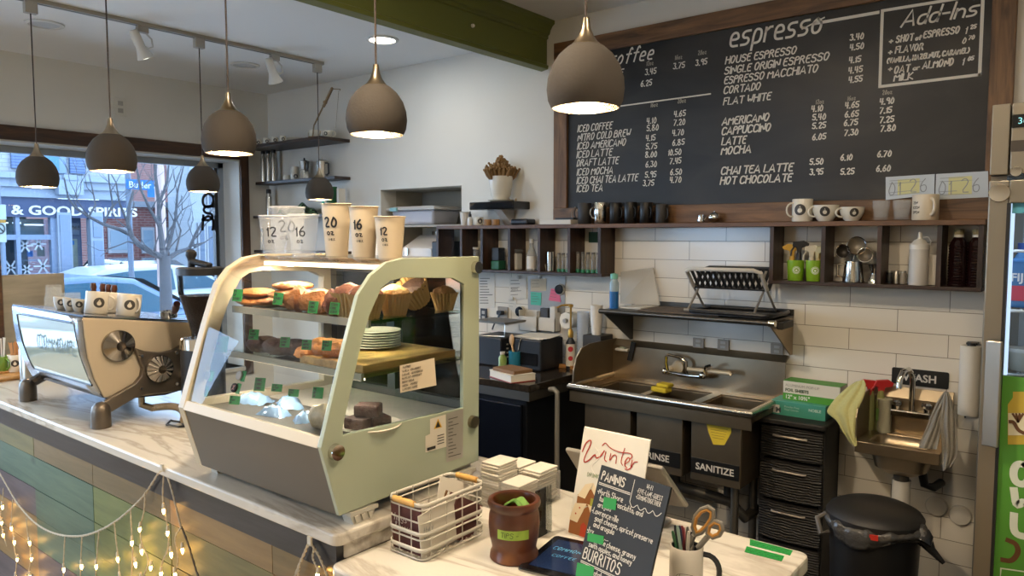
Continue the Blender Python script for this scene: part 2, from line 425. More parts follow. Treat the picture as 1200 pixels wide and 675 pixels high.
# ================================================================== THE ROOM
BY = 3.65; WX = -5.56
paint = mat('warm_white_paint', '#dfdbd1', 0.8, noise=0.03, nscale=3)
ceil_paint = mat('ceiling_paint', '#f0efec', 0.9)
tile = brick('white_wall_tile', '#dfd8ca', '#dbd3c4', '#8d8577', 0.4015, 0.0995, 0.0016, -1.1205, 1.373, 'XZ', 0.16)
NX0, NX1, NZ0, NZ1, ND = -4.156, -3.357, 1.46, 2.032, 0.42
m = MB()
m.box(-5.86, NX0, BY, BY+.15, 0, 3.0); m.box(NX1, 2.3, BY, BY+.15, 0, 3.0)
m.box(NX0, NX1, BY, BY+.15, NZ1, 3.0); m.box(NX0, NX1, BY, BY+.15, 0, NZ0)
struct(m.build('wall_back', paint))
m = MB()
m.box(NX0-.02, NX0, BY+.15, BY+ND, NZ0-.02, NZ1+.02); m.box(NX1, NX1+.02, BY+.15, BY+ND, NZ0-.02, NZ1+.02)
m.box(NX0, NX1, BY+.15, BY+ND, NZ1, NZ1+.02); m.box(NX0, NX1, BY+.15, BY+ND, NZ0-.02, NZ0); m.box(NX0-.02, NX1+.02, BY+ND, BY+ND+.02, NZ0-.02, NZ1+.02)
struct(m.build('wall_niche', mat('niche_paint', '#b9b4a6', 0.8)))
m = MB().box(NX0, NX1, BY+.01, BY+ND, 1.762, 1.776)
struct(m.build('niche_shelf_board', mat('niche_board', '#a9a498', 0.7)))
m = MB().box(-3.30, 2.2, BY-.008, BY, 0, 1.755)
struct(m.build('wall_tiles', tile))
# window wall: opening Y -1.2..3.37, Z 0.62..2.30
OY0, OY1, OZ0, OZ1 = -1.2, 3.37, 0.62, 2.305
m = MB()
m.box(-5.86, WX, -3.2, OY0, 0, 2.9); m.box(-5.86, WX, OY1, 3.65, 0, 2.9); m.box(-5.86, WX, OY0, OY1, OZ1, 2.9); m.box(-5.86, WX, OY0, OY1, 0, OZ0)
struct(m.build('wall_left', paint))
m = MB(); m.box(-5.86, -5.3, -3.35, -3.2, 0, 3.0); m.box(-3.6, 2.3, -3.35, -3.2, 0, 3.0); m.box(-5.3, -3.6, -3.35, -3.2, 2.7, 3.0); m.box(-5.3, -3.6, -3.35, -3.2, 0, .5); struct(m.build('wall_front', paint))
m = MB(); m.box(-5.3, -3.6, -3.30, -3.26, .5, .57); m.box(-5.3, -3.6, -3.30, -3.26, 2.63, 2.7)  # unseen front window, shaped to add daylight at the left end
for x_ in (-5.3, -4.48, -3.66): m.box(x_, x_+.06, -3.30, -3.26, .57, 2.63)
m.cur = 0; struct(m.build('window_2', mat('window_alu', '#9aa0a6', 0.45, 0.2)))
struct(MB().box(-5.24, -3.66, -3.284, -3.278, .57, 2.63).build('window_pane', glass('window_glass', (.95, .98, 1.0), 0.10)))
struct(MB().box(-30, 30, -60, -3.4, -.5, -.40).build('street', mat('asphalt', '#a9acb0', .9)))
struct(MB().box(2.3, 2.45, -3.35, 3.8, 0, 3.0).build('wall_right', paint))
struct(MB().box(-5.86, -2.66, -3.2, 3.65, 2.88, 3.0).build('ceiling_left', ceil_paint))
struct(MB().box(-2.66, 2.3, -3.2, 3.65, 2.965, 3.05).build('ceiling_right', ceil_paint))
struct(MB().box(-5.86, 2.3, 1.12, 3.65, -.1, 0).build('floor', mat('dark_floor', '#2f2d2a', 0.6, noise=.2, nscale=6)))
struct(MB().box(-5.86, 2.3, -3.2, 1.12, -.1, 0).build('floor', wood('pale_floor_boards', '#a8916f', '#c9b592', 'X', .7, .5, False)))
# green beam with stepped crown
green = mat('olive_paint', '#6b7233', 0.42, noise=.04, nscale=4)
m = MB().prism([(-2.715, 2.688), (-2.700, 2.682), (-2.652, 2.690), (-2.648, 2.71), (-2.660, 2.716), (-2.660, 2.862), (-2.650, 2.868), (-2.650, 2.884), (-2.640, 2.890), (-2.632, 2.915), (-2.618, 2.935), (-2.604, 2.945), (-2.604, 2.965), (-2.715, 2.965)], 'Y', -3.2, 3.648)
struct(m.build('beam_ceiling', green))
o = MB().lathe([(0.0, 0), (.011, .002), (.009, .012), (0, .014)], M=frame((-2.66, 2.98, 2.80), (0, 1, 0), (0, 0, 1))).build('beam_button', mat('white_button', '#e8e4da', 0.4))
tag(o, 'small round white button sensor stuck on the green ceiling beam', 'sensor')
# window trim, frame, pane
darkwood = wood('dark_stained_wood', '#22150d', '#5a3a22', 'Y', 1.0)
m = MB().box(WX, WX+.02, OY0-.09, OY1+.078, OZ1+.012, OZ1+.105)
struct(m.build('trim_1', darkwood))
m = MB().box(WX, WX+.02, OY1+.006, OY1+.078, .55, OZ1+.012)
struct(m.build('trim_2', wood('dark_stained_wood_upright', '#22150d', '#5a3a22', 'Z', 1.0)))
win = MB(); fx0, fx1 = -5.855, -5.80
win.box(fx0, fx1, OY0, OY1, OZ1-.045, OZ1); win.box(fx0, fx1, OY0, OY1, OZ0, OZ0+.05); win.box(fx0, fx1, OY1-.045, OY1, OZ0, OZ1); win.box(fx0, fx1, OY0, OY0+.05, OZ0, OZ1)
struct(win.build('window_1', mat('window_alu', '#9aa0a6', 0.45, 0.2)))
struct(MB().box(-5.832, -5.826, OY0+.05, OY1-.045, OZ0+.05, OZ1-.045).build('window_pane', glass('window_glass', (.95, .98, 1.0), 0.10)))
struct(MB().box(-5.86, WX+.03, OY0, OY1, OZ0-.03, OZ0).build('window_sill', mat('sill_white', '#cfccc4', .6)))
m = MB()
pa = at(249.6, 200, 'X', -5.84).y
m.box(-5.845, -5.80, pa-.014, pa+.014, OZ0+.05, OZ1-.045)
struct(m.build('window_mullion', mat('black_metal', '#15161a', 0.45)))
m = MB()
for ch, yc in (('o', 232.5), ('s', 248), ('n', 259)):
    c = at(243, yc, 'X', -5.822)
    stroke(m, ch, frame(c + Vector((0, -.045, -.07)), (0, 1, 0), (0, 0, 1)), .20, .022, .1, narrow=.8, rounds=2)
tag(m.build('window_lettering', mat('black_vinyl', '#101014', .5)), 'black script lettering running down the shop window glass', 'window lettering')
# outlet high on the window wall, three recessed lamp trims, fire sensor
def outlet(name, M, label, w=.07, h=.115, color='#dcd8cc'):
    t = thing(name, label, 'outlet', M.translation)
    K = M.copy(); K.translation = (0, 0, 0)
    MB().obox(K @ Matrix.Translation((0, 0, .004)), w, h, .008).build('cover_plate', mat('plate_' + color[1:], color, .45), t, bev=.002)
    for s in (-1, 1): MB().obox(K @ Matrix.Translation((0, s*h*.2, .009)), w*.42, h*.24, .004).build('socket', mat('socket_grey', '#a7a297', .5), t)
    return t
outlet('wall_outlet', frame(at(140.5, 125.5, 'X', WX+.001), (0, 1, 0), (0, 0, 1)), 'white wall outlet high above the shop window', .085, .13)
def recessed(loc, label, lit):
    t = thing('recessed_light', label, 'ceiling light', loc, 0, None)
    MB().lathe([(.098, 0), (.098, -.006), (.080, -.010), (.076, -.004), (.076, 0)], n=32).build('trim_ring', mat('white_trim_metal', '#d8d6d0', .5), t)
    MB().lathe([(.077, -.003), (0, -.003)], n=32).build('diffuser', emis('lamp_disc', '#fff4e2', 14) if lit else mat('unlit_disc', '#bfbfbd', .6), t)
    return t
recessed(at(448, 46, 'Z', 2.879), 'lit round recessed ceiling light beside the green beam', True)
recessed(at(52, 28, 'Z', 2.879), 'unlit round recessed light behind the first pendant cord on the track', False)
recessed(at(287, 76, 'Z', 2.879), 'unlit round recessed light close to the window wall corner', False)
for i, (x, y, z, p) in enumerate(DOWNLIGHTS_AND_FILL):
    if i < 5: recessed((x, y, 2.964), 'lit round recessed light in the higher ceiling over the counters', True)['group'] = 'recessed lights in the higher ceiling'
    elif i > 5: recessed((x, y, 2.879), 'lit round recessed light in the lower ceiling on the customer side', True)['group'] = 'recessed lights on the customer side'

# ================================================================== THE STREET
_indoor = set(MATS)
GZ = -0.40
STREET_DARKEN = 0.26   # street colours darkened to offset the strong sky light
struct(MB().box(-60, -5.9, -30, 60, GZ-.2, GZ).build('street', mat('asphalt', '#a9acb0', .9)))
struct(MB().box(-8.9, -5.87, -30, 60, GZ, GZ+.12).build('sidewalk', mat('pale_concrete_walk', '#d2d2d0', .9)))
struct(MB().box(-16, -14, -30, 9, GZ, GZ+.12).build('far_sidewalk', mat('concrete_walk', '#a9adb2', .9)))
FX = -16.0
def fy(px, py=250, X=FX): return at(px, py, 'X', X).y
def fz(px, py, X=FX): return at(px, py, 'X', X).z
bluep = mat('blue_shop_paint', '#9fb2d0', .5); bluel = mat('pale_blue_paint', '#bccbe0', .5); blued = mat('dark_blue_sign', '#56658a', .45)
whitebrick = brick('white_painted_brick', '#e4e8ee', '#d8dee6', '#b8c0cc', .22, .075, .006, 0, 0, 'YZ', .8)
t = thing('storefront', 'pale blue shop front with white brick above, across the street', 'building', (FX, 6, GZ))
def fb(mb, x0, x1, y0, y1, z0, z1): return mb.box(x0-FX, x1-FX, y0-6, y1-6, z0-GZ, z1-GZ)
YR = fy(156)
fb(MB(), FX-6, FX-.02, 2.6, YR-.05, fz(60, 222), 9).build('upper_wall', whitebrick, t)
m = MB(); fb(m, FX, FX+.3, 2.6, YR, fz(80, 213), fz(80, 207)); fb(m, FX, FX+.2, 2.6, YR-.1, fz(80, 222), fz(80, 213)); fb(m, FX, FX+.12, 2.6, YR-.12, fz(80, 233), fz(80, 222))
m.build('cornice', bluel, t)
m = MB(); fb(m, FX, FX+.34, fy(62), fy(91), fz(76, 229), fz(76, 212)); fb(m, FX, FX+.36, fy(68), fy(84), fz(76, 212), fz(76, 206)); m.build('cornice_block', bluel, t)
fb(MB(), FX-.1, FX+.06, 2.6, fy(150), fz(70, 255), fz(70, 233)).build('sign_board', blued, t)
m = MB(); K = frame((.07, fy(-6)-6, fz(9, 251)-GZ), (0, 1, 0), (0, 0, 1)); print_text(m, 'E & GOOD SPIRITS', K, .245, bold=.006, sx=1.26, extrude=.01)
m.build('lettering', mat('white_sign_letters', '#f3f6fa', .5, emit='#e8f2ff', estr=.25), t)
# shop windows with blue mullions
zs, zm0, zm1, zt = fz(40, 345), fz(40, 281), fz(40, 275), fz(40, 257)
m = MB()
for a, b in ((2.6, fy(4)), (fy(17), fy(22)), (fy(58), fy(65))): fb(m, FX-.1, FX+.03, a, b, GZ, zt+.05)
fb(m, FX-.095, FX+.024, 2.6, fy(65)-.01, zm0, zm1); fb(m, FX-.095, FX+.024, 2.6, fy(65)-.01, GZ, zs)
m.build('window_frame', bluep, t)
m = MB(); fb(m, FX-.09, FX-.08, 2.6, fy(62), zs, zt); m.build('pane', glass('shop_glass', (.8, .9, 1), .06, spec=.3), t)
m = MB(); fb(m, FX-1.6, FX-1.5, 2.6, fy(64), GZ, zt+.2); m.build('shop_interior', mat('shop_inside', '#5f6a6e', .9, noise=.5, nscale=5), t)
m = MB(); fb(m, FX-.5, FX-.4, 2.6, fy(60), fz(40, 276), fz(40, 256)); m.build('shop_blind', mat('shop_blind_cloth', '#a2aca4', .9), t)
m = MB()
for a, b, yy in ((4, 16, 262), (22, 31, 262), (36, 57, 264)): fb(m, FX-.36, FX-.3, fy(a), fy(b), fz(40, yy), fz(40, yy-1.6))
m.build('strip_light', emis('shop_strip', '#ffffff', 2.2), t)
m = MB()
for px, py, r in ((29, 288, .14), (45, 286, .13), (11, 314, .15), (49, 312, .16), (30, 316, .1)):
    c = Vector((-.06, fy(px)-6, fz(px, py)-GZ))
    for k in range(6):
        a = k*PI/3; d = Vector((0, math.cos(a), math.sin(a)))*r; e = Vector((0, -math.sin(a), math.cos(a)))*.016
        m.quad(c+e, c+d+e, c+d-e, c-e)
m.build('snowflake_sticker', mat('sticker_white', '#dfeaf5', .7), t)
m = MB()
for a, b, c0, c1, k in ((48, 57, 301, 290, 0), (36, 43, 301, 294, 1), (27, 53, 306, 305, 2)):
    m.mat(k); fb(m, FX-.3, FX-.28, fy(a), fy(b), fz(45, c0), fz(45, c1))
m.build('shop_notice', [mat('tan_notice', '#c9ad90', .8), mat('blue_notice', '#3f8fd8', .8), mat('sticker_white', '#dfeaf5', .7)], t)
m = MB(); fb(m, FX-.1, FX+.10, fy(64.5), fy(81), GZ, fz(70, 249)); fb(m, FX-.1, FX+.10, fy(103), fy(118), GZ, fz(110, 249))
m.build('pilaster', bluel, t)
m = MB(); fb(m, FX+.1, FX+.12, fy(67), fy(79), GZ+.4, fz(73, 252)); fb(m, FX+.1, FX+.12, fy(106), fy(116), GZ+.3, fz(110, 282)); fb(m, FX+.1, FX+.12, fy(106), fy(116), fz(110, 278), fz(110, 254))
m.build('pilaster_panel', bluep, t)
m = MB(); fb(m, FX-.5, FX-.4, fy(81), fy(104), GZ, fz(90, 252)); m.build('door_recess', mat('recess_blue', '#5d7196', .6), t)
d = MB(); fb(d, FX-.4, FX-.34, fy(82.5), fy(101), GZ, fz(90, 276)); d = d.build('door', mat('grey_blue_door', '#6f7f9b', .5), t)
m = MB(); fb(m, FX-.34, FX-.32, fy(84), fy(97), GZ+.2, fz(90, 280)); m.build('door_glass', mat('door_pane', '#a8b3a8', .2, noise=.4, nscale=8), d)
m = MB(); fb(m, FX-.31, FX-.3, fy(85.5), fy(93), fz(90, 287), fz(90, 282)); m.build('open_sign', mat('blue_notice', '#3f8fd8', .8), d)
m = MB(); fb(m, FX-.4, FX-.36, fy(82.5), fy(101), fz(90, 275), fz(90, 261)); m.build('transom', mat('transom_glass', '#8fa0b8', .3), t)
m = MB(); print_text(m, '4065', frame((-.35, fy(88)-6, fz(88, 269)-GZ), (0, 1, 0), (0, 0, 1)), .11, bold=.004); m.build('house_number', mat('black_vinyl', '#101014', .5), t)
m = MB()
for a, b in ((12, 33), (80.5, 98)): fb(m, FX-.02, FX+.05, fy(a, 180), fy(b, 180), fz(a, 197 if a < 40 else 203), fz(a, 158))
m.build('shutter', brick('shutter_slats', '#8ea6d2', '#8ea6d2', '#6c83b0', 3, .055, .012, 0, 0, 'YZ', .6), t)
m = MB(); fb(m, FX-.02, FX+.03, fy(35), fy(79), fz(50, 202), fz(50, 158)); w = m.build('upper_window', mat('window_trim_blue', '#a5bfe8', .5), t)
m = MB()
for a, b in ((38, 52), (54, 71)): fb(m, FX+.03, FX+.035, fy(a), fy(b), fz(50, 199), fz(50, 160))
m.build('pane', mat('sky_pane', '#7fb4d8', .3, spec=.1), w)

def house(name, label, X, px0, px1, ptop, wallmat, wins, winmat, depth=6, extra=None):
    y0, y1 = fy(px0, 250, X), fy(px1, 250, X); zt = fz((px0+px1)/2, ptop, X)
    t = thing(name, label, 'building', (X, (y0+y1)/2, GZ)); cy = (y0+y1)/2
    MB().box(-depth, 0, y0-cy, y1-cy, 0, zt-GZ).build('wall', wallmat, t)
    MB().box(-depth, .12, y0-cy, y1-cy+.1, zt-GZ, zt-GZ+.18).build('parapet', mat('parapet_grey', '#b7bdc9', .7), t)
    for a, b, c0, c1 in wins:
        wy0, wy1, wz0, wz1 = fy(a, c0, X)-cy, fy(b, c0, X)-cy, fz(a, c1, X)-GZ, fz(a, c0, X)-GZ
        w = MB().box(-.05, .06, wy0-.06, wy1+.06, wz0-.1, wz1+.1).build('window', mat('stone_lintel', '#c9cdd6', .7), t)
        MB().box(.06, .07, wy0, wy1, wz0, wz1).build('pane', winmat, w)
    return t
redbrick = brick('red_brick', '#a2625c', '#8f544f', '#b09a98', .24, .08, .01, 0, 0, 'YZ', .85)
skyp = mat('pale_pane', '#a9c0d4', .2)
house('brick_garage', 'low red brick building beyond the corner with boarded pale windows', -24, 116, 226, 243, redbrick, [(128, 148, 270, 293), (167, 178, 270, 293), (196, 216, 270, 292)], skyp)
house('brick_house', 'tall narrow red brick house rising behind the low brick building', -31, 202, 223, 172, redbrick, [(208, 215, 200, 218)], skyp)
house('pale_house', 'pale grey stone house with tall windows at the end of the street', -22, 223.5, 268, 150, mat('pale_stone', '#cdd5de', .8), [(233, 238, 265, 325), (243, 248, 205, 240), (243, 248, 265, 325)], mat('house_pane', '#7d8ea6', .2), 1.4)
def car(name, label, loc, rz, paintm, glassm):
    t = thing(name, label, 'car', loc, rz)
    body = [(-2.15, .35), (-2.2, .75), (-2.05, .98), (-1.2, 1.02), (1.1, 1.0), (2.0, .86), (2.2, .62), (2.2, .35)]
    MB().prism(body, 'X', -.88, .88).build('body', paintm, t, bev=.09, seg=3)
    cab = [(-2.0, .98), (-1.75, 1.36), (-1.35, 1.5), (-.2, 1.54), (.35, 1.48), (1.15, 1.0)]
    m = MB(); n = len(cab); vs = []
    for s, k in ((-1, 0), (1, 0)):
        for y, z in cab: vs.append((s*(.84 - .28*max(0, (z-.98))/.56*.6), y, z))
    m.add(vs, [list(range(n)), list(range(n, 2*n))[::-1]] + [(i, i+1, n+i+1, n+i) for i in range(n-1)])
    m.build('cabin', paintm, t, bev=.05, seg=3)
    m = MB()
    for s in (-1, 1):
        for q in ([(-1.72, 1.06), (-1.5, 1.38), (-.95, 1.44), (-.95, 1.06)], [(-.88, 1.06), (-.88, 1.44), (-.15, 1.46), (-.15, 1.06)], [(-.08, 1.06), (-.08, 1.46), (.3, 1.42), (.9, 1.06)]):
            vs = [(s*(.86 - .28*(z-.98)/.56*.6), y, z) for y, z in q]; m.add(vs, [(0, 1, 2, 3)])
    m.build('side_glass', glassm, t)
    m = MB(); m.add([(-.7, .42, 1.47), (.7, .42, 1.47), (.78, 1.13, 1.03), (-.78, 1.13, 1.03)], [(0, 1, 2, 3)]); m.moved(Matrix.Translation((0, .02, .012))); m.build('windscreen', glassm, t)
    for y in (-1.35, 1.35):
        for s in (-1, 1):
            w = MB().cyl((s*.72, y, .33), (s*.9, y, .33), .33, n=24).build('wheel', mat('tyre_rubber', '#1b1c1f', .8), t)
            MB().cyl((s*.9, y, .33), (s*.915, y, .33), .2, n=16).build('hub_cap', mat('hub_silver', '#b4b9c0', .3, .8), w)
    return t
cg = mat('car_glass_teal', '#4a7288', .12, spec=.15)
rf = at(140, 323, 'X', -9.6)
car('parked_car', 'silver blue car parked at the near kerb just outside the window', (-10.3, rf.y-.15, rf.z-1.53), 0, mat('silver_blue_paint', '#8fa9cf', .35, .3, spec=.3), cg)
car('parked_car', 'white car parked across the street behind the tree trunk', (-14.9, fy(190, 320, -14.9), GZ), 0, mat('white_car_paint', '#e6ecf2', .35), cg)
car('parked_car', 'dark grey car parked beside the brick building', (-19.5, fy(146, 315, -19.5), GZ), R(90), mat('grey_car_paint', '#5d6a80', .2, coat=1), cg)
# poles and signs
def pole(name, label, cat, px, X, r, top, matl, rt=None):
    y = fy(px, 280, X); t = thing(name, label, cat, (X, y, GZ)); MB().cyl((0, 0, 0), (0, 0, top-GZ), r, rt or r*.8, n=14).build('post', matl, t); return t
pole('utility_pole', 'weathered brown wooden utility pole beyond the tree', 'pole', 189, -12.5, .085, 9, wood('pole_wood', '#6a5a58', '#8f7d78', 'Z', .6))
sp = pole('street_sign', 'blue street name sign on a grey steel post', 'street sign', 152.5, -13.2, .045, 3.6, mat('grey_blue_steel', '#8797ae', .5, .3), .045)
c = at(166, 216.5, 'X', -13.1); L = c - sp.location; hw = (fy(183, 216, -13.1) - fy(149, 216, -13.1))/2; hh = .085
MB().box(.06, .09, L.y-hw, L.y+hw, L.z-hh, L.z+hh).build('name_plate', mat('sign_blue', '#1f86d6', .5), sp)
m = MB(); print_text(m, 'Butler ST', frame((.095, L.y-hw+.03, L.z-.055), (0, 1, 0), (0, 0, 1)), .155, bold=.002); m.build('lettering', mat('white_sign_letters', '#f3f6fa', .5), sp)
c2 = at(178.5, 227, 'X', -13.1) - sp.location; MB().box(.06, .08, c2.y-.07, c2.y+.07, c2.z-.06, c2.z+.08).build('small_plate', mat('sign_blue', '#1f86d6', .5), sp)
ns = pole('parking_sign', 'white no stopping sign on a thin post at the kerb', 'street sign', -1, -8.4, .03, 2.5, mat('grey_blue_steel', '#8797ae', .5, .3), .03)
for a, b, col_, nm in ((240, 257, '#dfeef2', 'upper_plate'), (257.5, 261, '#e0a64a', 'amber_plate'), (261.5, 284, '#e2eef0', 'lower_plate')):
    q0, q1 = at(-6, b, 'X', -8.35), at(7, a, 'X', -8.35); l0, l1 = q0 - ns.location, q1 - ns.location
    MB().box(.03, .045, l0.y, l1.y, l0.z, l1.z).build(nm, mat('plate_' + col_[1:], col_, .5), ns)
q = at(3, 268, 'X', -8.3) - ns.location; m = MB(); m.tube([(.05, q.y+.035*math.cos(k*PI/8), q.z+.045*math.sin(k*PI/8)) for k in range(16)], .006, 4, True); m.tube([(.05, q.y-.025, q.z+.03), (.05, q.y+.025, q.z-.03)], .006, 4)
m.build('crossed_circle', mat('black_vinyl', '#101014', .5), ns)
# street tree
bark = mat('grey_bark', '#6a6a70', .9, noise=.35, nscale=14, bump=.5, bscale=20)
TX = -8.6
tb = at(194, 345, 'X', TX); tr = thing('street_tree', 'bare branched young street tree growing in the sidewalk', 'tree', (TX, tb.y, GZ+.12))
def tp(px, py, dx=0): return at(px, py, 'X', TX+dx) - tr.location
MB().tube([Vector((0, 0, 0)), tp(194.5, 345), tp(194, 325), tp(193, 300)], [.085, .068, .064, .062], 12).build('trunk', bark, tr)
random.seed(11); m = MB()
main = [([(193, 303), (178, 296), (163, 287), (155, 278), (150, 262), (152, 240), (156, 224)], .040), ([(155, 276), (140, 269), (121, 263), (104, 254), (88, 243), (80, 232), (75, 208)], .024), ([(192, 303), (190, 285), (187, 262), (186, 235), (182, 205), (184, 172)], .040),
        ([(196, 304), (208, 296), (222, 291), (229, 275), (236, 262), (250, 244)], .032), ([(194, 300), (200, 280), (206, 255), (208, 225), (215, 195)], .026), ([(187, 265), (176, 246), (165, 222), (160, 196), (150, 176)], .02), ([(186, 240), (196, 214), (198, 190), (210, 172)], .018),
        ([(104, 254), (112, 240), (108, 220), (104, 204)], .012), ([(121, 263), (132, 240), (128, 214), (126, 190)], .014), ([(150, 262), (140, 238), (136, 214), (128, 200)], .014), ([(206, 296), (212, 270), (204, 250), (214, 230)], .014), ([(225, 288), (240, 284), (254, 274)], .014), ([(163, 287), (150, 283), (128, 292), (118, 300)], .010)]
def twigs(P, d, r, n):
    if n == 0 or r < .0025: return
    q = [P]; dd = d.copy(); L = random.uniform(.10, .24)
    for k in range(3):
        dd = (dd + Vector((random.uniform(-.3, .3), random.uniform(-.35, .35), random.uniform(-.1, .4)))).normalized(); q.append(q[-1] + dd * L * .5)
    m.tube(q, [r, r*.85, r*.7, r*.5], 5)
    for k in range(random.choice((1, 2, 2))):
        twigs(q[random.choice((2, 3))], (dd + Vector((random.uniform(-.5, .5), random.uniform(-.9, .9), random.uniform(-.2, .6)))).normalized(), r*.62, n-1)
for pts, r in main:
    dxs = 0; P = []
    for i, (a, b) in enumerate(pts):
        P.append(tp(a, b, dxs)); dxs += random.uniform(-.08, .12)
    k = len(P); m.tube(P, [r*(1 - .7*i/(k-1)) for i in range(k)], 7)
    for i in range(1, k):
        d = (P[i] - P[i-1]).normalized()
        for _ in range(random.choice((0, 1, 1, 1))): twigs(P[i].lerp(P[i-1], random.random()), (d + Vector((random.uniform(-.6, .6), random.uniform(-1, 1), random.uniform(-.2, .8)))).normalized(), max(.005, r*(1 - .7*i/(k-1))*.45), 3)
m.build('branches', bark, tr)
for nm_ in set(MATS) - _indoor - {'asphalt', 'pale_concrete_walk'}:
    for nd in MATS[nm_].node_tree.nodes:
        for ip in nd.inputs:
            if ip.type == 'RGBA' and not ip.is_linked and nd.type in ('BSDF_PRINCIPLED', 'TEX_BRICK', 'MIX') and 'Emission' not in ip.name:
                c = ip.default_value; ip.default_value = (c[0]*STREET_DARKEN, c[1]*STREET_DARKEN, c[2]*STREET_DARKEN, 1)
# ================================================================== SERVICE COUNTER
mrb = marble('veined_marble')
cnt = thing('service_counter', 'long marble topped counter faced with multicoloured planks', 'counter', (-3.1, 1.45, 0))
def rc(x0, x1, y0, y1, r, n=5, corners=(1, 1, 1, 1)):
    """rectangle outline with rounded corners: (x0,y0),(x1,y0),(x1,y1),(x0,y1)"""
    out = []
    for k, (cx, cy, a) in enumerate(((x0, y0, 180), (x1, y0, 270), (x1, y1, 0), (x0, y1, 90))):
        if not corners[k]: out.append((cx, cy)); continue
        ox = cx + (r if cx == x0 else -r); oy = cy + (r if cy == y0 else -r)
        for i in range(n+1):
            t = R(a + 90*i/n); out.append((ox + r*math.cos(t), oy + r*math.sin(t)))
    return out
m = MB().prism(rc(-4.62, -1.416, 1.092, 1.80, .025, 5, (0, 1, 1, 0)), 'Z', .948, .98); bw(m, 'countertop', mrb, cnt, bev=.006)
bw(MB().box(-4.6, -1.44, 1.108, 1.14, .872, .948), 'trim_board', wood('charcoal_board', '#15161b', '#33333a', 'X', 1, .3, False), cnt)
bw(MB().prism(rc(-1.62, -1.432, 1.13, 1.79, .01), 'Z', .905, .948), 'end_block', mrb, cnt, bev=.004)
PL = [('#56603f', '#6f7a54'), ('#615a32', '#7d7345'), ('#62522f', '#7d6842'), ('#4a4144', '#645759'), ('#735a36', '#8f7449'), ('#3f5443', '#5a6f58'), ('#596132', '#737a45')]
pm = [wood('plank_%d' % i, a, b, 'X', .8, .5) for i, (a, b) in enumerate(PL)]
m = MB(); rows = [.872, .786, .650, .529, .395, .26, .125, 0.0]
seq = [[0, 1, 2, 2, 4, 2], [0, 5, 5, 6, 1, 4], [5, 3, 5, 6, 1, 6], [4, 4, 5, 6, 6, 1], [2, 4, 3, 0, 6, 4], [1, 3, 4, 2, 6, 5], [0, 4, 2, 3, 1, 6]]
xs = [-4.6, -4.02, -3.437, -2.866, -2.29, -1.727, -1.44]
for r in range(7):
    for c in range(6):
        m.mat(seq[r][c]); m.box(xs[c]+.0012, xs[c+1]-.0012, 1.115 + random.uniform(0, .003), 1.132, rows[r+1]+.0012, rows[r]-.0012)
bw(m, 'plank_panel', pm, cnt)
bw(MB().box(-4.6, -1.445, 1.133, 1.76, 0, .905), 'counter_body', mat('counter_core', '#2a2623', .8), cnt)
# lower pay counter
pay = thing('pay_counter', 'lower marble topped pay counter beside the pastry case', 'counter', (-1.0, 1.47, 0))
LX = -.545
m = MB().prism(rc(-1.431, LX, 1.075, 1.872, .03, 6, (1, 0, 1, 0)), 'Z', .868, .91); bw(m, 'countertop', mrb, pay, bev=.007)
bw(MB().box(-1.43, LX-.03, 1.11, 1.84, 0, .868), 'cabinet_body', wood('tan_cabinet', '#6b5236', '#8a6d49', 'Z', .6, .6, False), pay)

# ================================================================== PASTRY CASE
CX0, CX1, CZT = -2.12, -1.44, 1.640
case = thing('pastry_case', 'mint green glass pastry display case with curved front on the counter end', 'display case', (-1.78, 1.37, .98))
def cp(px, py): q = at(px, py, 'X', CX1); return (q.y, q.z)
O = [cp(398, 605), cp(376, 525), cp(405, 402), cp(420, 345), cp(435, 322), cp(453, 307.5), cp(472, 302.5), (1.53, CZT), (1.640, CZT), (1.640, 1.35), (1.635, 1.03)]
I = [cp(402, 510), cp(401.5, 502), cp(424, 400), cp(433, 370), cp(447, 338), cp(458, 329), cp(473, 325.5), cp(531, 326), cp(544, 333), cp(543, 420), cp(543, 478)]
mint = mat('mint_enamel', '#a9b39e', .22, coat=.3); cream = mat('cream_edge', '#c6b99e', .4)
def side(x0, x1):
    m = MB(); n = len(O)
    vs = [(x, p[0], p[1]) for x in (x0, x1) for p in O + I]
    fs = []
    for i in range(n):
        j = (i+1) % n
        fs += [(i, j, n+j, n+i), (2*n+j, 2*n+i, 3*n+i, 3*n+j), (j, i, 2*n+i, 2*n+j), (n+i, n+j, 3*n+j, 3*n+i)]
    return m.add(vs, fs)
bw(side(CX1-.014, CX1), 'side_frame', mint, case, bev=.002)
bw(side(CX0, CX0+.03), 'side_frame', cream, case, bev=.002)  # far mint frame coloured cream for the LED light falling on it
cglass = glass('case_glass', (.96, .985, .97), .11)
for x in (CX1-.008, CX0+.014):
    m = MB(); m.add([(x, p[0], p[1]) for p in I], [list(range(len(I)))]); bw(m, 'side_pane', cglass, case)
# lower tub, front lip, rear frame, top plate
tub = [O[0], (O[1][0]+.004, O[1][1]-.004), (O[1][0]+.03, O[1][1]-.002), (1.63, 1.176), (1.632, 1.03)]
bw(MB().prism(tub, 'X', CX0+.03, CX1-.014), 'base_tub', mat('warm_grey_steel', '#5f594f', .4, .2), case)
lip = MB().prism([(O[1][0]-.002, O[1][1]-.004), (O[1][0]+.010, O[1][1]+.022), (O[1][0]+.040, O[1][1]+.012), (O[1][0]+.034, O[1][1]-.002)], 'X', CX0+.03, CX1-.014)
bw(lip, 'front_lip', cream, case, bev=.002)
m = MB()
path = [(O[1][0]+.012, O[1][1]+.02)] + O[2:7]
ins = []
for i, p in enumerate(path): ins.append((p[0]+.004, p[1]-.003 if i else p[1]))
fine = []
for a, b in zip(ins, ins[1:]):
    for k in range(4): fine.append((a[0]+(b[0]-a[0])*k/4, a[1]+(b[1]-a[1])*k/4))
fine.append(ins[-1])
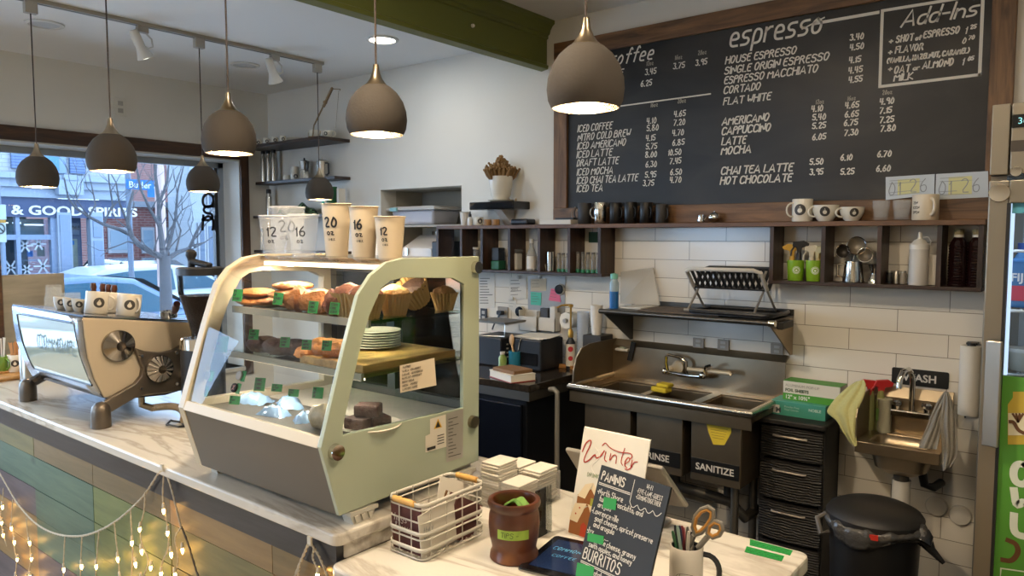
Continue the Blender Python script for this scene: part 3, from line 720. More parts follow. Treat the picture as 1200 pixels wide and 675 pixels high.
for _ in range(3): fine = [fine[0]] + [((fine[i-1][0]+2*fine[i][0]+fine[i+1][0])/4, (fine[i-1][1]+2*fine[i][1]+fine[i+1][1])/4) for i in range(1, len(fine)-1)] + [fine[-1]]
fg = glass('front_glass', (.97, .985, .985), .075)
for y, z in fine: m.v += [Vector((CX0+.03, y, z)), Vector((CX1-.014, y, z))]
for i in range(len(fine)-1): m.f.append([2*i, 2*i+1, 2*i+3, 2*i+2]); m.mi.append(0); m.sm.append(True)
bw(m, 'curved_glass', fg, case)
steel = mat('brushed_steel', '#b9b4aa', .28, 1.0, bump=.02, bscale=200)
m = MB().box(CX0+.03, CX1-.014, ins[-1][0]-.01, 1.636, CZT-.016, CZT-.004); bw(m, 'top_plate', mat('top_plate_steel', '#b3aa9a', .22, .9), case, bev=.002)
m = MB(); m.box(CX0+.03, CX1-.014, 1.605, 1.632, 1.176, 1.21); m.box(CX0+.03, CX1-.014, 1.605, 1.632, CZT-.06, CZT-.016); m.box(CX0+.03, CX0+.06, 1.605, 1.632, 1.21, CZT-.06); m.box(CX1-.044, CX1-.014, 1.605, 1.632, 1.21, CZT-.06); m.box(-1.80, -1.765, 1.600, 1.63, 1.21, CZT-.06)
bw(m, 'rear_door_frame', mat('case_dark_frame', '#3b3d38', .4), case)
m = MB().box(CX0+.06, CX1-.044, 1.615, 1.619, 1.21, CZT-.06); bw(m, 'rear_door_pane', cglass, case)
bw(MB().box(CX0+.035, CX1-.02, O[1][0]+.04, 1.60, 1.178, 1.186), 'case_floor', mat('case_floor_steel', '#c9c3b5', .45, .2, noise=.12, nscale=40), case)
m = MB()
for k in range(26): x = -1.98 + k*.0175; m.obox(Matrix.Translation((x, 1.135, 1.1885)) @ Matrix.Rotation(R(20), 4, 'Z'), .006, .05, .004)
bw(m, 'air_vent_slats', mat('vent_dark', '#2d2b28', .5), case)
bw(MB().box(CX0+.03, CX1-.015, 1.24, 1.58, 1.476, 1.484), 'glass_shelf', glass('shelf_glass', (.86, .93, .9), .1), case)
bw(MB().box(CX0+.03, CX1-.015, 1.232, 1.24, 1.466, 1.486), 'shelf_edge_rail', mat('shelf_rail_clear', '#b9b5a6', .2, .3), case)
bw(MB().box(CX0+.03, CX1-.015, 1.215, 1.58, 1.340, 1.348), 'glass_shelf', glass('shelf_glass', (.86, .93, .9), .1), case)
bw(MB().box(CX0+.03, CX1-.015, 1.206, 1.215, 1.334, 1.352), 'shelf_edge_rail', mat('shelf_rail_clear', '#b9b5a6', .2, .3), case)
bw(MB().box(CX0+.04, CX1-.02, 1.34, 1.36, CZT-.032, CZT-.020), 'light_strip', emis('case_led', '#ffe7c0', 4), case)
# side hardware
def disc(px, py, r, x=CX1, d=.014):
    q = at(px, py, 'X', x); return MB().cyl((x, q.y, q.z), (x+d, q.y, q.z), r, r*.92, 22)
chrome = mat('chrome', '#d9d6d0', .08, 1.0)
brz = mat('bronze_cap', '#8a7f6c', .3, .9)
for px, py, mm, r in ((392.5, 529.5, chrome, .021), (553, 494, brz, .019), (557, 313.5, chrome, .019)): bw(disc(px, py, r), 'corner_bolt', mm, case)
def foot(x, y):
    m = MB(); m.box(x-.045, x+.0, y-.03, y+.06, 1.003, 1.014)
    m.prism([(y-.026, 1.003), (y+.054, 1.003), (y+.042, .98), (y-.018, .98)], 'X', x-.04, x-.004)
    for k in range(3): m.prism([(y-.018+k*.022, 1.002), (y-.006+k*.022, 1.002), (y-.012+k*.022, .984)], 'X', x-.004, x+.002)
    return m
for x in (CX1+.004, CX0+.05):
    for y in (1.18, 1.56): bw(foot(x, y), 'foot', mat('pale_plastic', '#c6c2b6', .5), case)
bw(MB().box(CX0+.03, CX1-.02, 1.13, 1.62, 1.010, 1.03), 'base_rail', mat('case_base_rail', '#b9b5a8', .5), case)
# stickers on the side panel
def pside(px, py, dx=.0015): return at(px, py, 'X', CX1+dx)
def patch(mb, pts, dx=.0015): mb.add([pside(a, b, dx) for a, b in pts], [list(range(len(pts)))]); return mb
m = MB()
patch(m.mat(0), [(504, 491), (522.5, 485.5), (523, 523.5), (498.5, 530.5), (498.5, 511), (504, 508.5)])
patch(m.mat(1), [(513.3, 490.5), (518, 500.5), (508.5, 503)], .0022)
patch(m.mat(2), [(513.3, 493), (516.2, 500), (510.2, 501.5)], .0026)
patch(m.mat(2), [(500.5, 525), (510.5, 522), (510.5, 525.5), (500.5, 528.5)], .0022)
for k in range(4): patch(m.mat(2), [(512.5, 510.5+k*3.2), (520.5, 508.2+k*3.2), (520.5, 509.2+k*3.2), (512.5, 511.5+k*3.2)], .0022)
bw(m, 'warning_sticker', [mat('sticker_paper', '#d9d2c2', .5), mat('warning_yellow', '#d8a92a', .5), mat('print_black', '#1c1a18', .6)], case)
m = MB(); patch(m.mat(0), [(523.5, 484.5), (543, 479), (542.5, 536), (523, 542)])
for k in range(12):
    a = random.uniform(.3, 1); patch(m.mat(1), [(525.5, 491+k*4), (525.5+15*a, 491+k*4-4*a), (525.5+15*a, 492+k*4-4*a), (525.5, 492+k*4)], .0022)
bw(m, 'rating_plate', [mat('plate_silver', '#a8a49b', .35, .3), mat('print_grey', '#55524d', .6)], case)
note = MB(); patch(note.mat(0), [(468.5, 428.5), (509, 419.5), (511.5, 451.5), (469, 460.5)], -.004+.0)
K = frame(pside(471, 434, -.002), pside(511, 425, -.002)-pside(471, 434, -.002), (0, 0, 1))
rowsn = ['  PASTRIES', 'VANILLA  -CRANBERRY', 'CARAMEL  -GINGERBREAD', 'HAZELNUT -PEPPERMINT', 'BROWN SUGAR', 'MOCHA    -PUMPKIN', 'LAVENDER -MAPLE']
note.mat(1)
for k, s in enumerate(rowsn): stroke(note, s, K @ Matrix.Translation((0, .004-.0098*k, 0)), .0052, .0011, .1, narrow=.72, rounds=0)
bw(note, 'flavour_note', [mat('note_card', '#dccdb4', .7), mat('print_black', '#1c1a18', .6)], case)
# case lamp
cl = area('pastry_case_lamp', (-1.78, 1.35, CZT-.036), .6, 5, (1, .86, .62), (-1.78, 1.37, 1.2), 'RECTANGLE', .02)
bw(MB().box(CX0+.06, CX1-.04, 1.225, 1.240, 1.328, 1.334), 'light_strip', emis('case_led', '#ffe7c0', 4), case)  # strip and lamp added under the middle shelf to brighten the case floor
area('pastry_case_lamp', (-1.78, 1.233, 1.324), .6, 1.7, (1, .90, .72), (-1.78, 1.30, 1.0), 'RECTANGLE', .012)
# ---- price tags, magnets
tagg = mat('green_tape', '#218a3e', .55); ink = mat('print_black', '#1c1a18', .6)
def ptag(px, py, w, h, Y, tilt, label, group):
    c = at(px, py, 'Y', Y); s = 870/((c-EYE) @ _f); W_, H_ = w/s*1.06, h/s*1.1
    K = Matrix.Rotation(R(34), 4, 'Z') @ Matrix.Rotation(R(74), 4, 'X') @ Matrix.Rotation(R(tilt*.5), 4, 'Z')
    m = MB(); m.obox(K, W_, H_, .0012)
    m.mat(1)
    for k in range(3 if h > 7 else 2): stroke(m, random.choice(['CHOC', 'SCONE', 'OAT BAR', 'LEMON', 'GF', 'VEGAN', 'MUFFIN', 'PB']), K @ Matrix.Translation((-W_*.4, H_*(.22-.3*k), .001)), H_*.19, H_*.05, .1, narrow=.55, rounds=0)
    return solo(m, 'price_tag', [tagg, ink], c, label, 'price tag', group)
TY = 1.2305
for px, py in ((278.5, 346), (326, 350), (367, 360), (392, 361.5)): ptag(px, py, 11, 13, TY, -8, 'green handwritten price tag on the top shelf edge of the pastry case', 'price tags on the top shelf')
for px, py in ((297.5, 392), (334, 401), (359.5, 404), (383, 405)): ptag(px, py, 11, 11, 1.2045, -4, 'green handwritten price tag on the middle shelf edge of the pastry case', 'price tags on the middle shelf')
for px, py, h in ((304.5, 450.5, 14), (324.5, 454.5, 8), (344, 460.5, 8), (372.5, 460.5, 12), (275, 469, 9)): ptag(px, py, 12, h, 1.150, -6, 'green handwritten price tag low inside the pastry case front', 'price tags in the bottom row')
ptag(257, 403, 20, 17, 1.195, -5, 'largest green price tag at the far end of the pastry case', None)
for i, (px, py) in enumerate(((243.5, 440), (281, 440), (238, 458), (275, 454.5))):
    c = at(px, py, 'Y', 1.142); K = Matrix.Rotation(R(72), 4, 'X'); dark = i > 1
    m = MB(); m.lathe([(0, .004), (.013, .004), (.014, 0), (0, 0)], M=K, n=20); m.mat(1).obox(K @ Matrix.Translation((.016, 0, -.002)), .02, .03, .001)
    if dark: m.mat(2); stroke(m, '%', K @ Matrix.Translation((-.005, -.006, .0046)), .013, .0028, .1)
    solo(m, 'round_marker', [mat('marker_black', '#15161b', .3) if dark else mat('marker_grey', '#b9b6b2', .4), tagg, mat('marker_pink', '#e8a9a4', .5)], c, ('black round marker with pale symbol' if dark else 'plain grey round marker') + ' on green tape inside the case front', 'marker', 'dark round markers' if dark else 'grey round markers')
# ---- pastries
def blob(mb, c, r, seed, n=14, mm=9, amp=.12, M=None):
    random.seed(seed); ph = [random.uniform(0, 6.28) for _ in range(6)]
    o = MB().sph((0, 0, 0), 1, n, mm)
    for v in o.v:
        k = 1 + amp*(math.sin(5*v.x+ph[0])*math.cos(4*v.y+ph[1]) + .6*math.sin(9*v.y+ph[2]+3*v.z)*math.cos(8*v.x+ph[3]))
        v *= k
    T = Matrix.Translation(Vector(c)) @ (M or Matrix.Identity(4)) @ Matrix.Diagonal((r[0], r[1], r[2], 1))
    return mb.join(o, T)
def crust(name, c, n=.35): return mat(name, c, .7, noise=n, nscale=45, bump=.6, bscale=90)
golden = crust('golden_crust', '#a5672f'); choc = crust('dark_chocolate_crumb', '#3a2318'); oat = crust('oat_cookie', '#8f5526'); pale = crust('pale_crumb', '#b08a58')
z0 = 1.484
def pastry(name, label, px, py, Y, r, m, seed, group=None, z=None, tilt=0, amp=.12):
    c = at(px, py, 'Y', Y)
    if z is not None: c.z = z + r[2]*.92
    o = MB(); blob(o, (0, 0, 0), r, seed, amp=amp, M=Matrix.Rotation(R(tilt), 4, 'Y'))
    return solo(o, name, m, c, label, 'pastry', group)
ck = 'flat golden cookie in the leaning pile on the top case shelf'; g = 'cookies piled on the top shelf'
for i, (px, Y, dz, rr, tl) in enumerate(((300, 1.30, 0, .065, 3), (318, 1.33, 0, .066, -2), (302, 1.31, .026, .064, 2), (352, 1.33, 0, .064, -3), (338, 1.32, .026, .066, 4), (376, 1.34, 0, .066, 2), (366, 1.34, .027, .064, 3), (392, 1.35, .026, .062, 12), (344, 1.34, .052, .064, 0))):
    pastry('cookie', ck, px, 360, Y, (rr, rr*.95, .0135), oat if i % 2 else golden, 20+i, g, z0+dz, tl, .06)
for i, (px, Y, rr) in enumerate(((349, 1.285, .046), (371, 1.285, .050), (396, 1.275, .046))):
    pastry('crumb_bun', ('craggy crumb bun between the leaning cookies on the top case shelf', 'largest craggy crumb bun behind the middle tags of the top shelf', 'berry flecked crumb bun beside the curved corner of the case')[i], px, 360, Y, (rr, rr*.9, .034), crust('bun_crust_%d' % i, ('#9a5f2c', '#a86a34', '#7a4630')[i], .5), 70+i, None, z0, 0, .22)
def muffin(label, loc, s, topm, seed, open_=False, tilt=None):
    t = thing('muffin', label, 'muffin', loc, 0)
    if tilt: t.rotation_euler = tilt
    m = MB(); n = 48; prof = [(.030, 0), (.037, .028), (.044, .052), (.047, .060)]
    for r, z in prof:
        for k in range(n):
            q = r*(1 + (.045 if k % 2 else -.045)*(.4 + z*14)); a = 2*PI*k/n; m.v.append(Vector((q*math.cos(a), q*math.sin(a), z + (.002 if k % 4 == 0 else 0)))*s)
    for i in range(len(prof)-1):
        for k in range(n): m.f.append([i*n+k, i*n+(k+1) % n, (i+1)*n+(k+1) % n, (i+1)*n+k]); m.mi.append(0); m.sm.append(False)
    m.f.append(list(range(n))[::-1]); m.mi.append(0); m.sm.append(False)
    m.build('paper_liner', mat('tan_paper_liner', '#cda96c', .75), t)
    o = MB(); blob(o, (0, 0, .046*s if open_ else .058*s), (.041*s, .041*s, (.010 if open_ else .026)*s), seed)
    o.build('muffin_top', topm, t)
    return t
muffin('large muffin in a pleated tan paper, nearest the case side window', (-1.505, 1.268, z0), 1.08, crust('berry_crumb', '#8a5236'), 31)
muffin('dark chocolate muffin sunk in a wide pleated paper behind the others', (-1.51, 1.465, z0+.028), 1.12, choc, 32, True, (R(38), 0, 0))
muffin('tan paper muffin in the middle of the top shelf row', (-1.508, 1.37, z0), 1.0, pale, 33)
muffin('pale topped small muffin at the service end of the top shelf', (-1.50, 1.555, z0), .85, pale, 34)
muffin('crumb topped muffin among the cookies behind the curved glass', (-1.60, 1.29, z0), 1.05, crust('berry_crumb', '#8a5236'), 35)
z1 = 1.348
solow(MB().box(-1.74, -1.47, 1.225, 1.57, z1, z1+.022), 'serving_board', wood('serving_board_wood', '#8a6a3a', '#d2ab66', 'Y', 1, .5, False), (-1.6, 1.4, z1), 'long pale wooden serving board on the middle case shelf', 'board', bev=.003)
for i, (px, Y) in enumerate(((366, 1.27), (382, 1.28), (393, 1.27))):
    pastry('scone', 'craggy golden scone on the middle case shelf', px, 412, Y, (.048, .046, .024), crust('scone_crust', '#d08a48'), 40+i, 'scones on the middle shelf', z1+(.022 if px > 375 else 0), 0, .2)
for i, (px, Y, rz) in enumerate(((309, 1.27, .4), (327, 1.27, .2), (345, 1.29, .3))):
    c = at(px, 410, 'Y', Y); c.z = z1+.024
    o = MB(); blob(o, (0, 0, 0), (.062, .034, .026), 50+i, amp=.07); solo(o, 'dark_loaf_slice', choc, c, 'dark brown loaf cake slice lying on the middle case shelf', 'pastry', 'loaf slices on the middle shelf', rz)
# plate of brownies
zf = 1.186
pt = (-1.505, 1.27, zf)
m = MB().lathe([(0, .004), (.055, .004), (.062, .008), (.086, .020), (.088, .018), (.062, .004), (.058, 0), (0, 0)], n=36); solo(m, 'cake_plate', mat('white_glaze', '#e3dccb', .2), pt, 'white plate of brownies on the case floor by the side window', 'plate')
for i, (dx, dy, dz, a) in enumerate(((-.01, -.022, .009, .2), (.012, .022, .009, -.3), (0, 0, .041, .6))):
    o = MB().box(-.033, .033, -.026, .026, 0, .031); solo(o, 'brownie', choc, (pt[0]+dx, pt[1]+dy, zf+dz), 'square dark brownie stacked on the white plate', 'brownie', 'brownies on the plate', a, bev=.005)
o = MB(); blob(o, (0, 0, 0), (.05, .032, .036), 61, amp=.15); solo(o, 'granola_bag', mat('granola_pack', '#b7ab8c', .4, noise=.5, nscale=60), (-1.60, 1.20, zf+.036), 'small crumpled bag of granola at the case front corner', 'bag')
reflection_blue = mat('blue_cellophane', '#8badd2', .12, noise=.25, nscale=30, coat=.5)  # blue shapes standing in for window reflections in the case glass
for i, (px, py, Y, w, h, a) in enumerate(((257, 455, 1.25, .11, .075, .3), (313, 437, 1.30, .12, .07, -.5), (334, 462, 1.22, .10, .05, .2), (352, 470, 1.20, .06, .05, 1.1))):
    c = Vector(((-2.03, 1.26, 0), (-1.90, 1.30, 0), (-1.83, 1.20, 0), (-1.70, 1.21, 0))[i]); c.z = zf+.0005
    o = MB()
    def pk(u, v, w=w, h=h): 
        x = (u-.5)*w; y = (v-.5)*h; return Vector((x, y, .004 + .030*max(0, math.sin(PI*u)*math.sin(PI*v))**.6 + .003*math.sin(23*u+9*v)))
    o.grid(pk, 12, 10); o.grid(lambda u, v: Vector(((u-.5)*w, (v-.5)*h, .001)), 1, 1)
    solo(o, 'wrapped_snack', reflection_blue, c, ['blue cellophane wrapped snack at the far bottom end of the case', 'blue cellophane wrapped snack below the loaf slices', 'flat blue wrapped snack in the middle of the case floor', 'narrow blue wrapped snack beside the granola bag'][i], 'packet', None, a)
blk_ = mat('satin_black', '#17181b', .4)
for k in range(7):
    solo(MB().lathe([(0, .003), (.04, .003), (.07, .010), (.071, .008), (.042, 0), (0, 0)], n=28), 'saucer', mat('white_glaze', '#e3dccb', .2), (at(441, 409, 'Z', z1+.023).x-.02, at(441, 409, 'Z', z1+.023).y+.02, z1+.0225 + k*.0075), 'white saucer in the stack on the wooden board inside the pastry case', 'saucer', 'stacked saucers inside the case')
pq = at(512, 412, 'Y', 1.72); t = thing('payment_terminal', 'white payment terminal with a lit blue screen behind the pastry case', 'payment terminal', (pq.x, 1.72, .98))
MB().box(-.05, .05, -.03, .03, 0, .02).build('terminal_foot', mat('terminal_grey', '#6f6f6d', .4), t, bev=.006)
MB().box(-.012, .012, -.012, .012, .02, pq.z-.98-.02).build('post', mat('terminal_grey', '#6f6f6d', .4), t)
K = Matrix.Translation((0, 0, pq.z-.98+.03)) @ Matrix.Rotation(R(28), 4, 'Z') @ Matrix.Rotation(R(-14), 4, 'X')
MB().obox(K, .075, .06, .12).build('housing', mat('terminal_white', '#cfcbc2', .4), t, bev=.012)
MB().obox(K @ Matrix.Translation((-.008, -.0305, .012)), .05, .003, .085).build('bezel', blk_, t)
MB().obox(K @ Matrix.Translation((-.008, -.0325, .010)), .036, .002, .056).build('screen', mat('screen_blue', '#2a4fd0', .3, emit='#3d66ff', estr=1.3), t)
# ================================================================== ESPRESSO MACHINE
mx0, mx1 = -3.66, -2.94
em = thing('espresso_machine', 'beige and steel espresso machine on bronze feet at the window end of the counter', 'espresso machine', (-3.3, 1.4, .98))
def ms(px, py, x=mx1): q = at(px, py, 'X', x); return (q.y, q.z)
beige = mat('beige_side_panel', '#b5a791', .38, .15); polished = mat('polished_steel', '#aeb2ba', .18, 1.0); bronze = mat('bronze_cast', '#6a6157', .38, .75)
prof = [ms(97, 372), ms(99, 395), ms(103, 420), ms(111, 445), ms(122, 466), (1.27, 1.075), (1.45, 1.065), (1.60, 1.085), (1.66, 1.18), (1.655, 1.33), ms(215, 378)]
bw(MB().prism(prof, 'X', mx1-.012, mx1), 'side_panel', beige, em, bev=.004)
bw(MB().prism(prof, 'X', mx0, mx0+.012), 'side_panel', beige, em, bev=.004)
inner = [(y + (.012 if y < 1.3 else -.012), z - .008) for y, z in prof]
bw(MB().prism(inner, 'X', mx0+.012, mx1-.012), 'body', mat('dark_steel_body', '#4a4845', .4, .7), em)
bp = prof[:5]
def bpt(u, v, off):
    k = v*4; i = min(int(k), 3); f = k - i
    y = bp[i][0] + (bp[i+1][0]-bp[i][0])*f; z = bp[i][1] + (bp[i+1][1]-bp[i][1])*f
    return Vector((mx0+.004 + (mx1-mx0-.008)*u, y - off, z - off*.2))
bw(MB().grid(lambda u, v: bpt(u, v, .002), 6, 12), 'back_panel', polished, em, solid=.003)
wpts = [(.10, .10), (.86, .10), (.92, .16), (.95, .80), (.90, .84), (.22, .84), (.14, .74), (.08, .16)]
w = MB()
def wpt(u, v):
    x0 = .09 + .05*v; x1 = .90 + .05*v
    return bpt(x0 + (x1-x0)*u, .10 + .74*v, .006)
win_ = bw(w.grid(wpt, 8, 10), 'back_window', mat('pale_mint_glass', '#c4d2c4', .05, spec=1.0, coat=1), em)  # pale mint colour stands in for a reflection in this glass
edge = [wpt(u, 1.0) for u in (0, .25, .5, .75, 1)]; edge = [wpt(0, v) for v in (0, .25, .5, .75, .95)] + edge
bw(MB().tube(edge, .004, 6), 'window_seal', mat('dark_seal', '#2a2c30', .5), em)
lt = MB(); c0 = bpt(.36, .50, .0085); K = frame(c0, (1, 0, 0), bpt(.36, .3, .0085) - bpt(.36, .6, .0085))
stroke(lt, 'COMMONPL', K, .055, .008, .25, narrow=.85, rounds=2); bw(lt, 'lettering', mat('mint_grey_print', '#7c8c84', .4), em)
bw(MB().slab((mx0, prof[0][0], prof[0][1]+.001), (mx1, prof[0][0], prof[0][1]+.001), (mx1, prof[-1][0]+.13, prof[-1][1]-.012), (mx0, prof[-1][0]+.13, prof[-1][1]-.012), (0, 0, .006)), 'cup_tray', polished, em)
cast = [(155, 407), (167, 411), (184, 412.5), (199, 410), (212, 402.5), (226, 396), (228, 458), (213, 457), (194, 458), (170, 461), (155, 466), (121, 486), (111, 480), (120, 469), (155, 449), (162, 440), (164, 430)]
bw(MB().prism([ms(a, b) for a, b in cast], 'X', mx1, mx1+.024), 'cast_bracket', bronze, em, bev=.005)
def mfoot(x, y):
    return MB().lathe([(0, 0), (.034, 0), (.035, .004), (.034, .06), (.030, .080), (.018, .094), (0, .098)], (x, y, .981), 20)
for x, y in ((-2.925, 1.178), (-3.66, 1.178), (-2.925, 1.60), (-3.66, 1.60)): bw(mfoot(x, y), 'foot', bronze, em)
for x in (-3.66,): bw(MB().tube([(x, 1.178, 1.05), (x+.01, 1.25, 1.085), (x+.02, 1.36, 1.12)], [.022, .022, .026], 8), 'foot_arm', bronze, em)
bw(MB().tube([(-2.925, 1.60, 1.05), (-2.925, 1.55, 1.08), (-2.93, 1.48, 1.11)], [.022, .022, .026], 8), 'foot_arm', bronze, em)
def fan(px, py, r, x):
    y, z = ms(px, py, x); m = MB(); K = frame((x, y, z), (0, 1, 0), (0, 0, 1)); n = 40; vs = []
    for k in range(n):
        a = 2*PI*k/n; vs.append(K @ Vector((r*math.cos(a), r*math.sin(a), .012)))
    for k in range(n):
        a = 2*PI*k/n; vs.append(K @ Vector((r*.3*math.cos(a), r*.3*math.sin(a), .030 + (.004 if k % 2 else 0))))
    vs.append(K @ Vector((0, 0, .024)))
    m.add(vs, [(k, (k+1) % n, n+(k+1) % n, n+k) for k in range(n)] + [(n+k, n+(k+1) % n, 2*n) for k in range(n)])
    m.cyl(K @ Vector((0, 0, 0)), K @ Vector((0, 0, .013)), r, r, n)
    return m
bw(fan(138, 405, .060, mx1), 'steam_knob', mat('dark_chrome', '#9a938a', .16, 1.0), em)
bw(fan(186, 432, .054, mx1+.024), 'steam_knob', mat('dark_chrome', '#9a938a', .16, 1.0), em)
for px, py in ((165, 417), (206, 413), (165, 455), (206, 449.5)):
    y, z = ms(px, py, mx1+.024); bw(MB().cyl((mx1+.022, y, z), (mx1+.034, y, z), .0085, .006, 12), 'hex_bolt', chrome, em)
ho = []
for k in range(60):
    f = k/59; ho.append((-2.96 + .25*f, 1.38 + .05*math.sin(f*3), 1.012 + .012*math.sin(f*4) ))
hr = [.0125 + (.003 if k % 2 else 0) for k in range(60)]
bw(MB().tube(ho, hr, 8), 'drain_hose', mat('hose_tan', '#8c7c64', .5), em)
bw(MB().tube([(-2.97, 1.35, 1.07), (-2.97, 1.35, 1.03), (-2.95, 1.38, 1.015)], .014, 8), 'pipe_elbow', brz, em)
# cups, glasses and tools on the warming tray
def mz(y): return prof[0][1] + .007 + (y-prof[0][0])*((prof[-1][1]-.012-prof[0][1])/(prof[-1][0]+.13-prof[0][0]))
def on_machine(px, py, Y):
    p = at(px, py, 'Y', Y); p.z = mz(Y) + .0005; return p
mugm = mat('grey_white_glaze', '#cbc3b4', .3)
def lean(t):
    sl = math.atan2(prof[-1][1]-.012-prof[0][1], prof[-1][0]+.13-prof[0][0]); t.rotation_euler[0] = sl; return t
lean(mug('coffee_mug', 'white logo mug at the back edge of the espresso machine top', 'mug', on_machine(112.5, 372, 1.25), .042, .088, mugm, .9, None, (.020, .18)))
lean(mug('coffee_mug', 'white logo mug in the middle of the espresso machine top', 'mug', on_machine(150, 373, 1.34), .044, .088, mugm, .2, None, (.020, .05)))
lean(mug('coffee_mug', 'half hidden white mug between two logo mugs on the machine', 'mug', on_machine(131, 371, 1.38), .040, .085, mugm, .6))
for i, (px, Y) in enumerate(((72, 1.22), (83, 1.22), (93, 1.235))):
    p = on_machine(px, 372, Y); t = mug('espresso_cup', 'small white espresso cup on the corner of the machine top', 'cup', p, .032, .05, mugm, 2.5, 'espresso cups on the machine', (.013, -.1), cup=True); lean(t)
def facet_glass(label, loc, r, h, group=None, flip=False):
    m = MB(); n = 12
    prof = [(0, .004), (r*.78, .004), (r*.82, .010), (r*.9, h*.55), (r, h*.6), (r, h), (r-.0025, h), (r-.003, h*.6), (r*.8, h*.5), (r*.7, .016), (0, .014)]
    m.lathe(prof, n=n, smooth=False)
    o = solo(m, 'faceted_glass', mat('tumbler_glass', '#dfe6e6', .03, alpha=.13, spec=1), loc, label, 'glass', group)
    if flip: o.rotation_euler[0] = PI; o.location.z += h
    return o
p = on_machine(64, 365, 1.30); facet_glass('upturned clear glass tumbler on the far corner of the espresso machine', p, .040, .10, None, True)
p = on_machine(85, 366, 1.36); facet_glass('shorter clear glass tumbler behind the small cups on the machine', p, .036, .066)
for i, (px, a) in enumerate(((112, -.3), (121, .1), (127, 0.25), (133, .35))):
    p = on_machine(px, 365, 1.42); m = MB()
    m.lathe([(0, 0), (.012, .0), (.013, .03), (.008, .06), (.011, .09), (.014, .10), (.011, .118), (0, .12)], n=14, M=Matrix.Rotation(a*.4, 4, 'Y'))
    solo(m, 'tamper_handle', wood('reddish_handle', '#2e170d', '#5e3320', 'Z', 2, .4, False), p, 'turned brown wooden tool handle standing behind the mugs on the machine', 'coffee tool', 'wooden handles on the machine')
pf = on_machine(198, 378, 1.50); t = thing('portafilter', 'steel portafilter with dark wooden handle resting on the machine', 'portafilter', pf)
MB().lathe([(0, 0), (.030, 0), (.034, .006), (.035, .028), (.031, .03), (.028, .012), (0, .01)], n=24).build('basket', chrome, t)
MB().tube([(.033, 0, .016), (.06, -.01, .024), (.09, -.02, .034)], [.008, .009, .011], 10).build('neck', chrome, t)
MB().tube([(.09, -.02, .034), (.13, -.035, .052), (.17, -.05, .072)], [.012, .015, .013], 10).build('handle', wood('reddish_handle', '#2e170d', '#5e3320', 'Z', 2, .4, False), t)
MB().tube([(-.02, 0, 0), (-.06, .01, .004), (-.09, .015, .002)], .006, 8).build('spout', chrome, t)
# ---- grinder
gp = at(238, 420, 'Y', 1.47); gr = thing('coffee_grinder', 'black coffee grinder with a clear hopper half full of dark beans', 'coffee grinder', (gp.x, gp.y, .98))
blk = mat('satin_black', '#17181b', .4); gx = gp.x
sg = 870/((Vector((gp.x, gp.y, 1.4))-EYE) @ _f)
def gz(py): return at(238, py, 'Y', 1.47).z
MB().lathe([(0, 0), (.085, 0), (.085, .02), (.07, .03)], n=28).build('base', blk, gr)
zc0, zc1 = gz(408)-.98, gz(394.5)-.98; rb = 25/sg
MB().lathe([(.068, .02), (rb*.98, .06), (rb*.98, zc0)], n=28).build('body', blk, gr)
MB().lathe([(rb*.98, zc0), (rb, zc0+.002), (rb, zc1-.004), (rb*.94, zc1), (0, zc1)], n=32).build('collar', chrome, gr)
zh0, zh1 = zc1, gz(321)-.98; r1 = 25.5/sg; r0 = 12/sg
MB().lathe([(r0, zh0), (r0, zh0+.02), (r1*.98, zh1-.07), (r1, zh1)], n=32).build('hopper', glass('hopper_acrylic', (.93, .94, .95), .08), gr)
zb = gz(346)-.98; rbn = r0 + (r1*.98-r0)*((zb-zh0-.02)/(zh1-.07-zh0-.02))
bn = MB(); bn.lathe([(0, zh0+.004), (r0-.003, zh0+.004), (r0-.003, zh0+.02), (rbn-.003, zb), (0, zb+.004)], n=32)
bn.build('coffee_beans', mat('roast_beans', '#2a1710', .45, noise=.7, nscale=130, bump=1.0, bscale=140), gr)['kind'] = 'stuff'
MB().lathe([(0, zh1-.004), (r1+.004, zh1-.004), (r1+.004, zh1+.022), (r1-.006, zh1+.026), (0, zh1+.026)], n=32).build('lid', blk, gr)
kn = Vector((-.03, -.02, zh1+.026)); MB().lathe([(0, 0), (.014, 0), (.013, .02), (.015, .032), (.021, .045), (.020, .058), (.012, .066), (0, .068)], kn, 18).build('lid_knob', blk, gr)
MB().obox(Matrix.Translation((.012, -.005, zh1+.040)) @ Matrix.Rotation(R(14), 4, 'Y') @ Matrix.Rotation(R(25), 4, 'Z'), .085, .035, .018).build('lid_lever', blk, gr, bev=.006)
MB().tube([(-.05, -.06, .0), (-.07, -.10, .012), (-.03, -.135, .010), (.03, -.12, .008), (.03, -.07, .004)], .0045, 6).build('power_cord', blk, gr)
# ---- window end of the counter
pn = MB(); q0, q1 = at(2, 322, 'X', -4.58), at(75, 320, 'X', -4.58)
solow(pn.box(-4.60, -4.58, q0.y, q1.y, .982, q1.z), 'wooden_screen', wood('grey_weathered_board', '#75726b', '#928e84', 'Y', .5, .6, False), (-4.59, 1.5, .982), 'plain grey wooden screen board standing at the window end of the counter', 'screen board', bev=.002)
solow(MB().box(-4.61, -4.57, q0.y-.05, q0.y-.004, .982, q1.z+.9), 'dark_post', darkwood, (-4.59, q0.y-.02, .982), 'dark stained square post at the window end of the counter', 'post')
ty = thing('serving_tray', 'small oak tray under the green and white mugs at the window end', 'tray', (-4.33, 1.30, .98))
MB().prism(rc(-.12, .10, -.10, .10, .02), 'Z', 0, .008).build('base', wood('oak_tray', '#9a6c3c', '#c79a5e', 'X', 1, .5, False), ty)
rim = rc(-.12, .10, -.10, .10, .02); MB().tube([(a, b, .013) for a, b in rim], .007, 6, True).build('rim', wood('oak_tray', '#9a6c3c', '#c79a5e', 'X', 1, .5, False), ty)
zt_ = .989
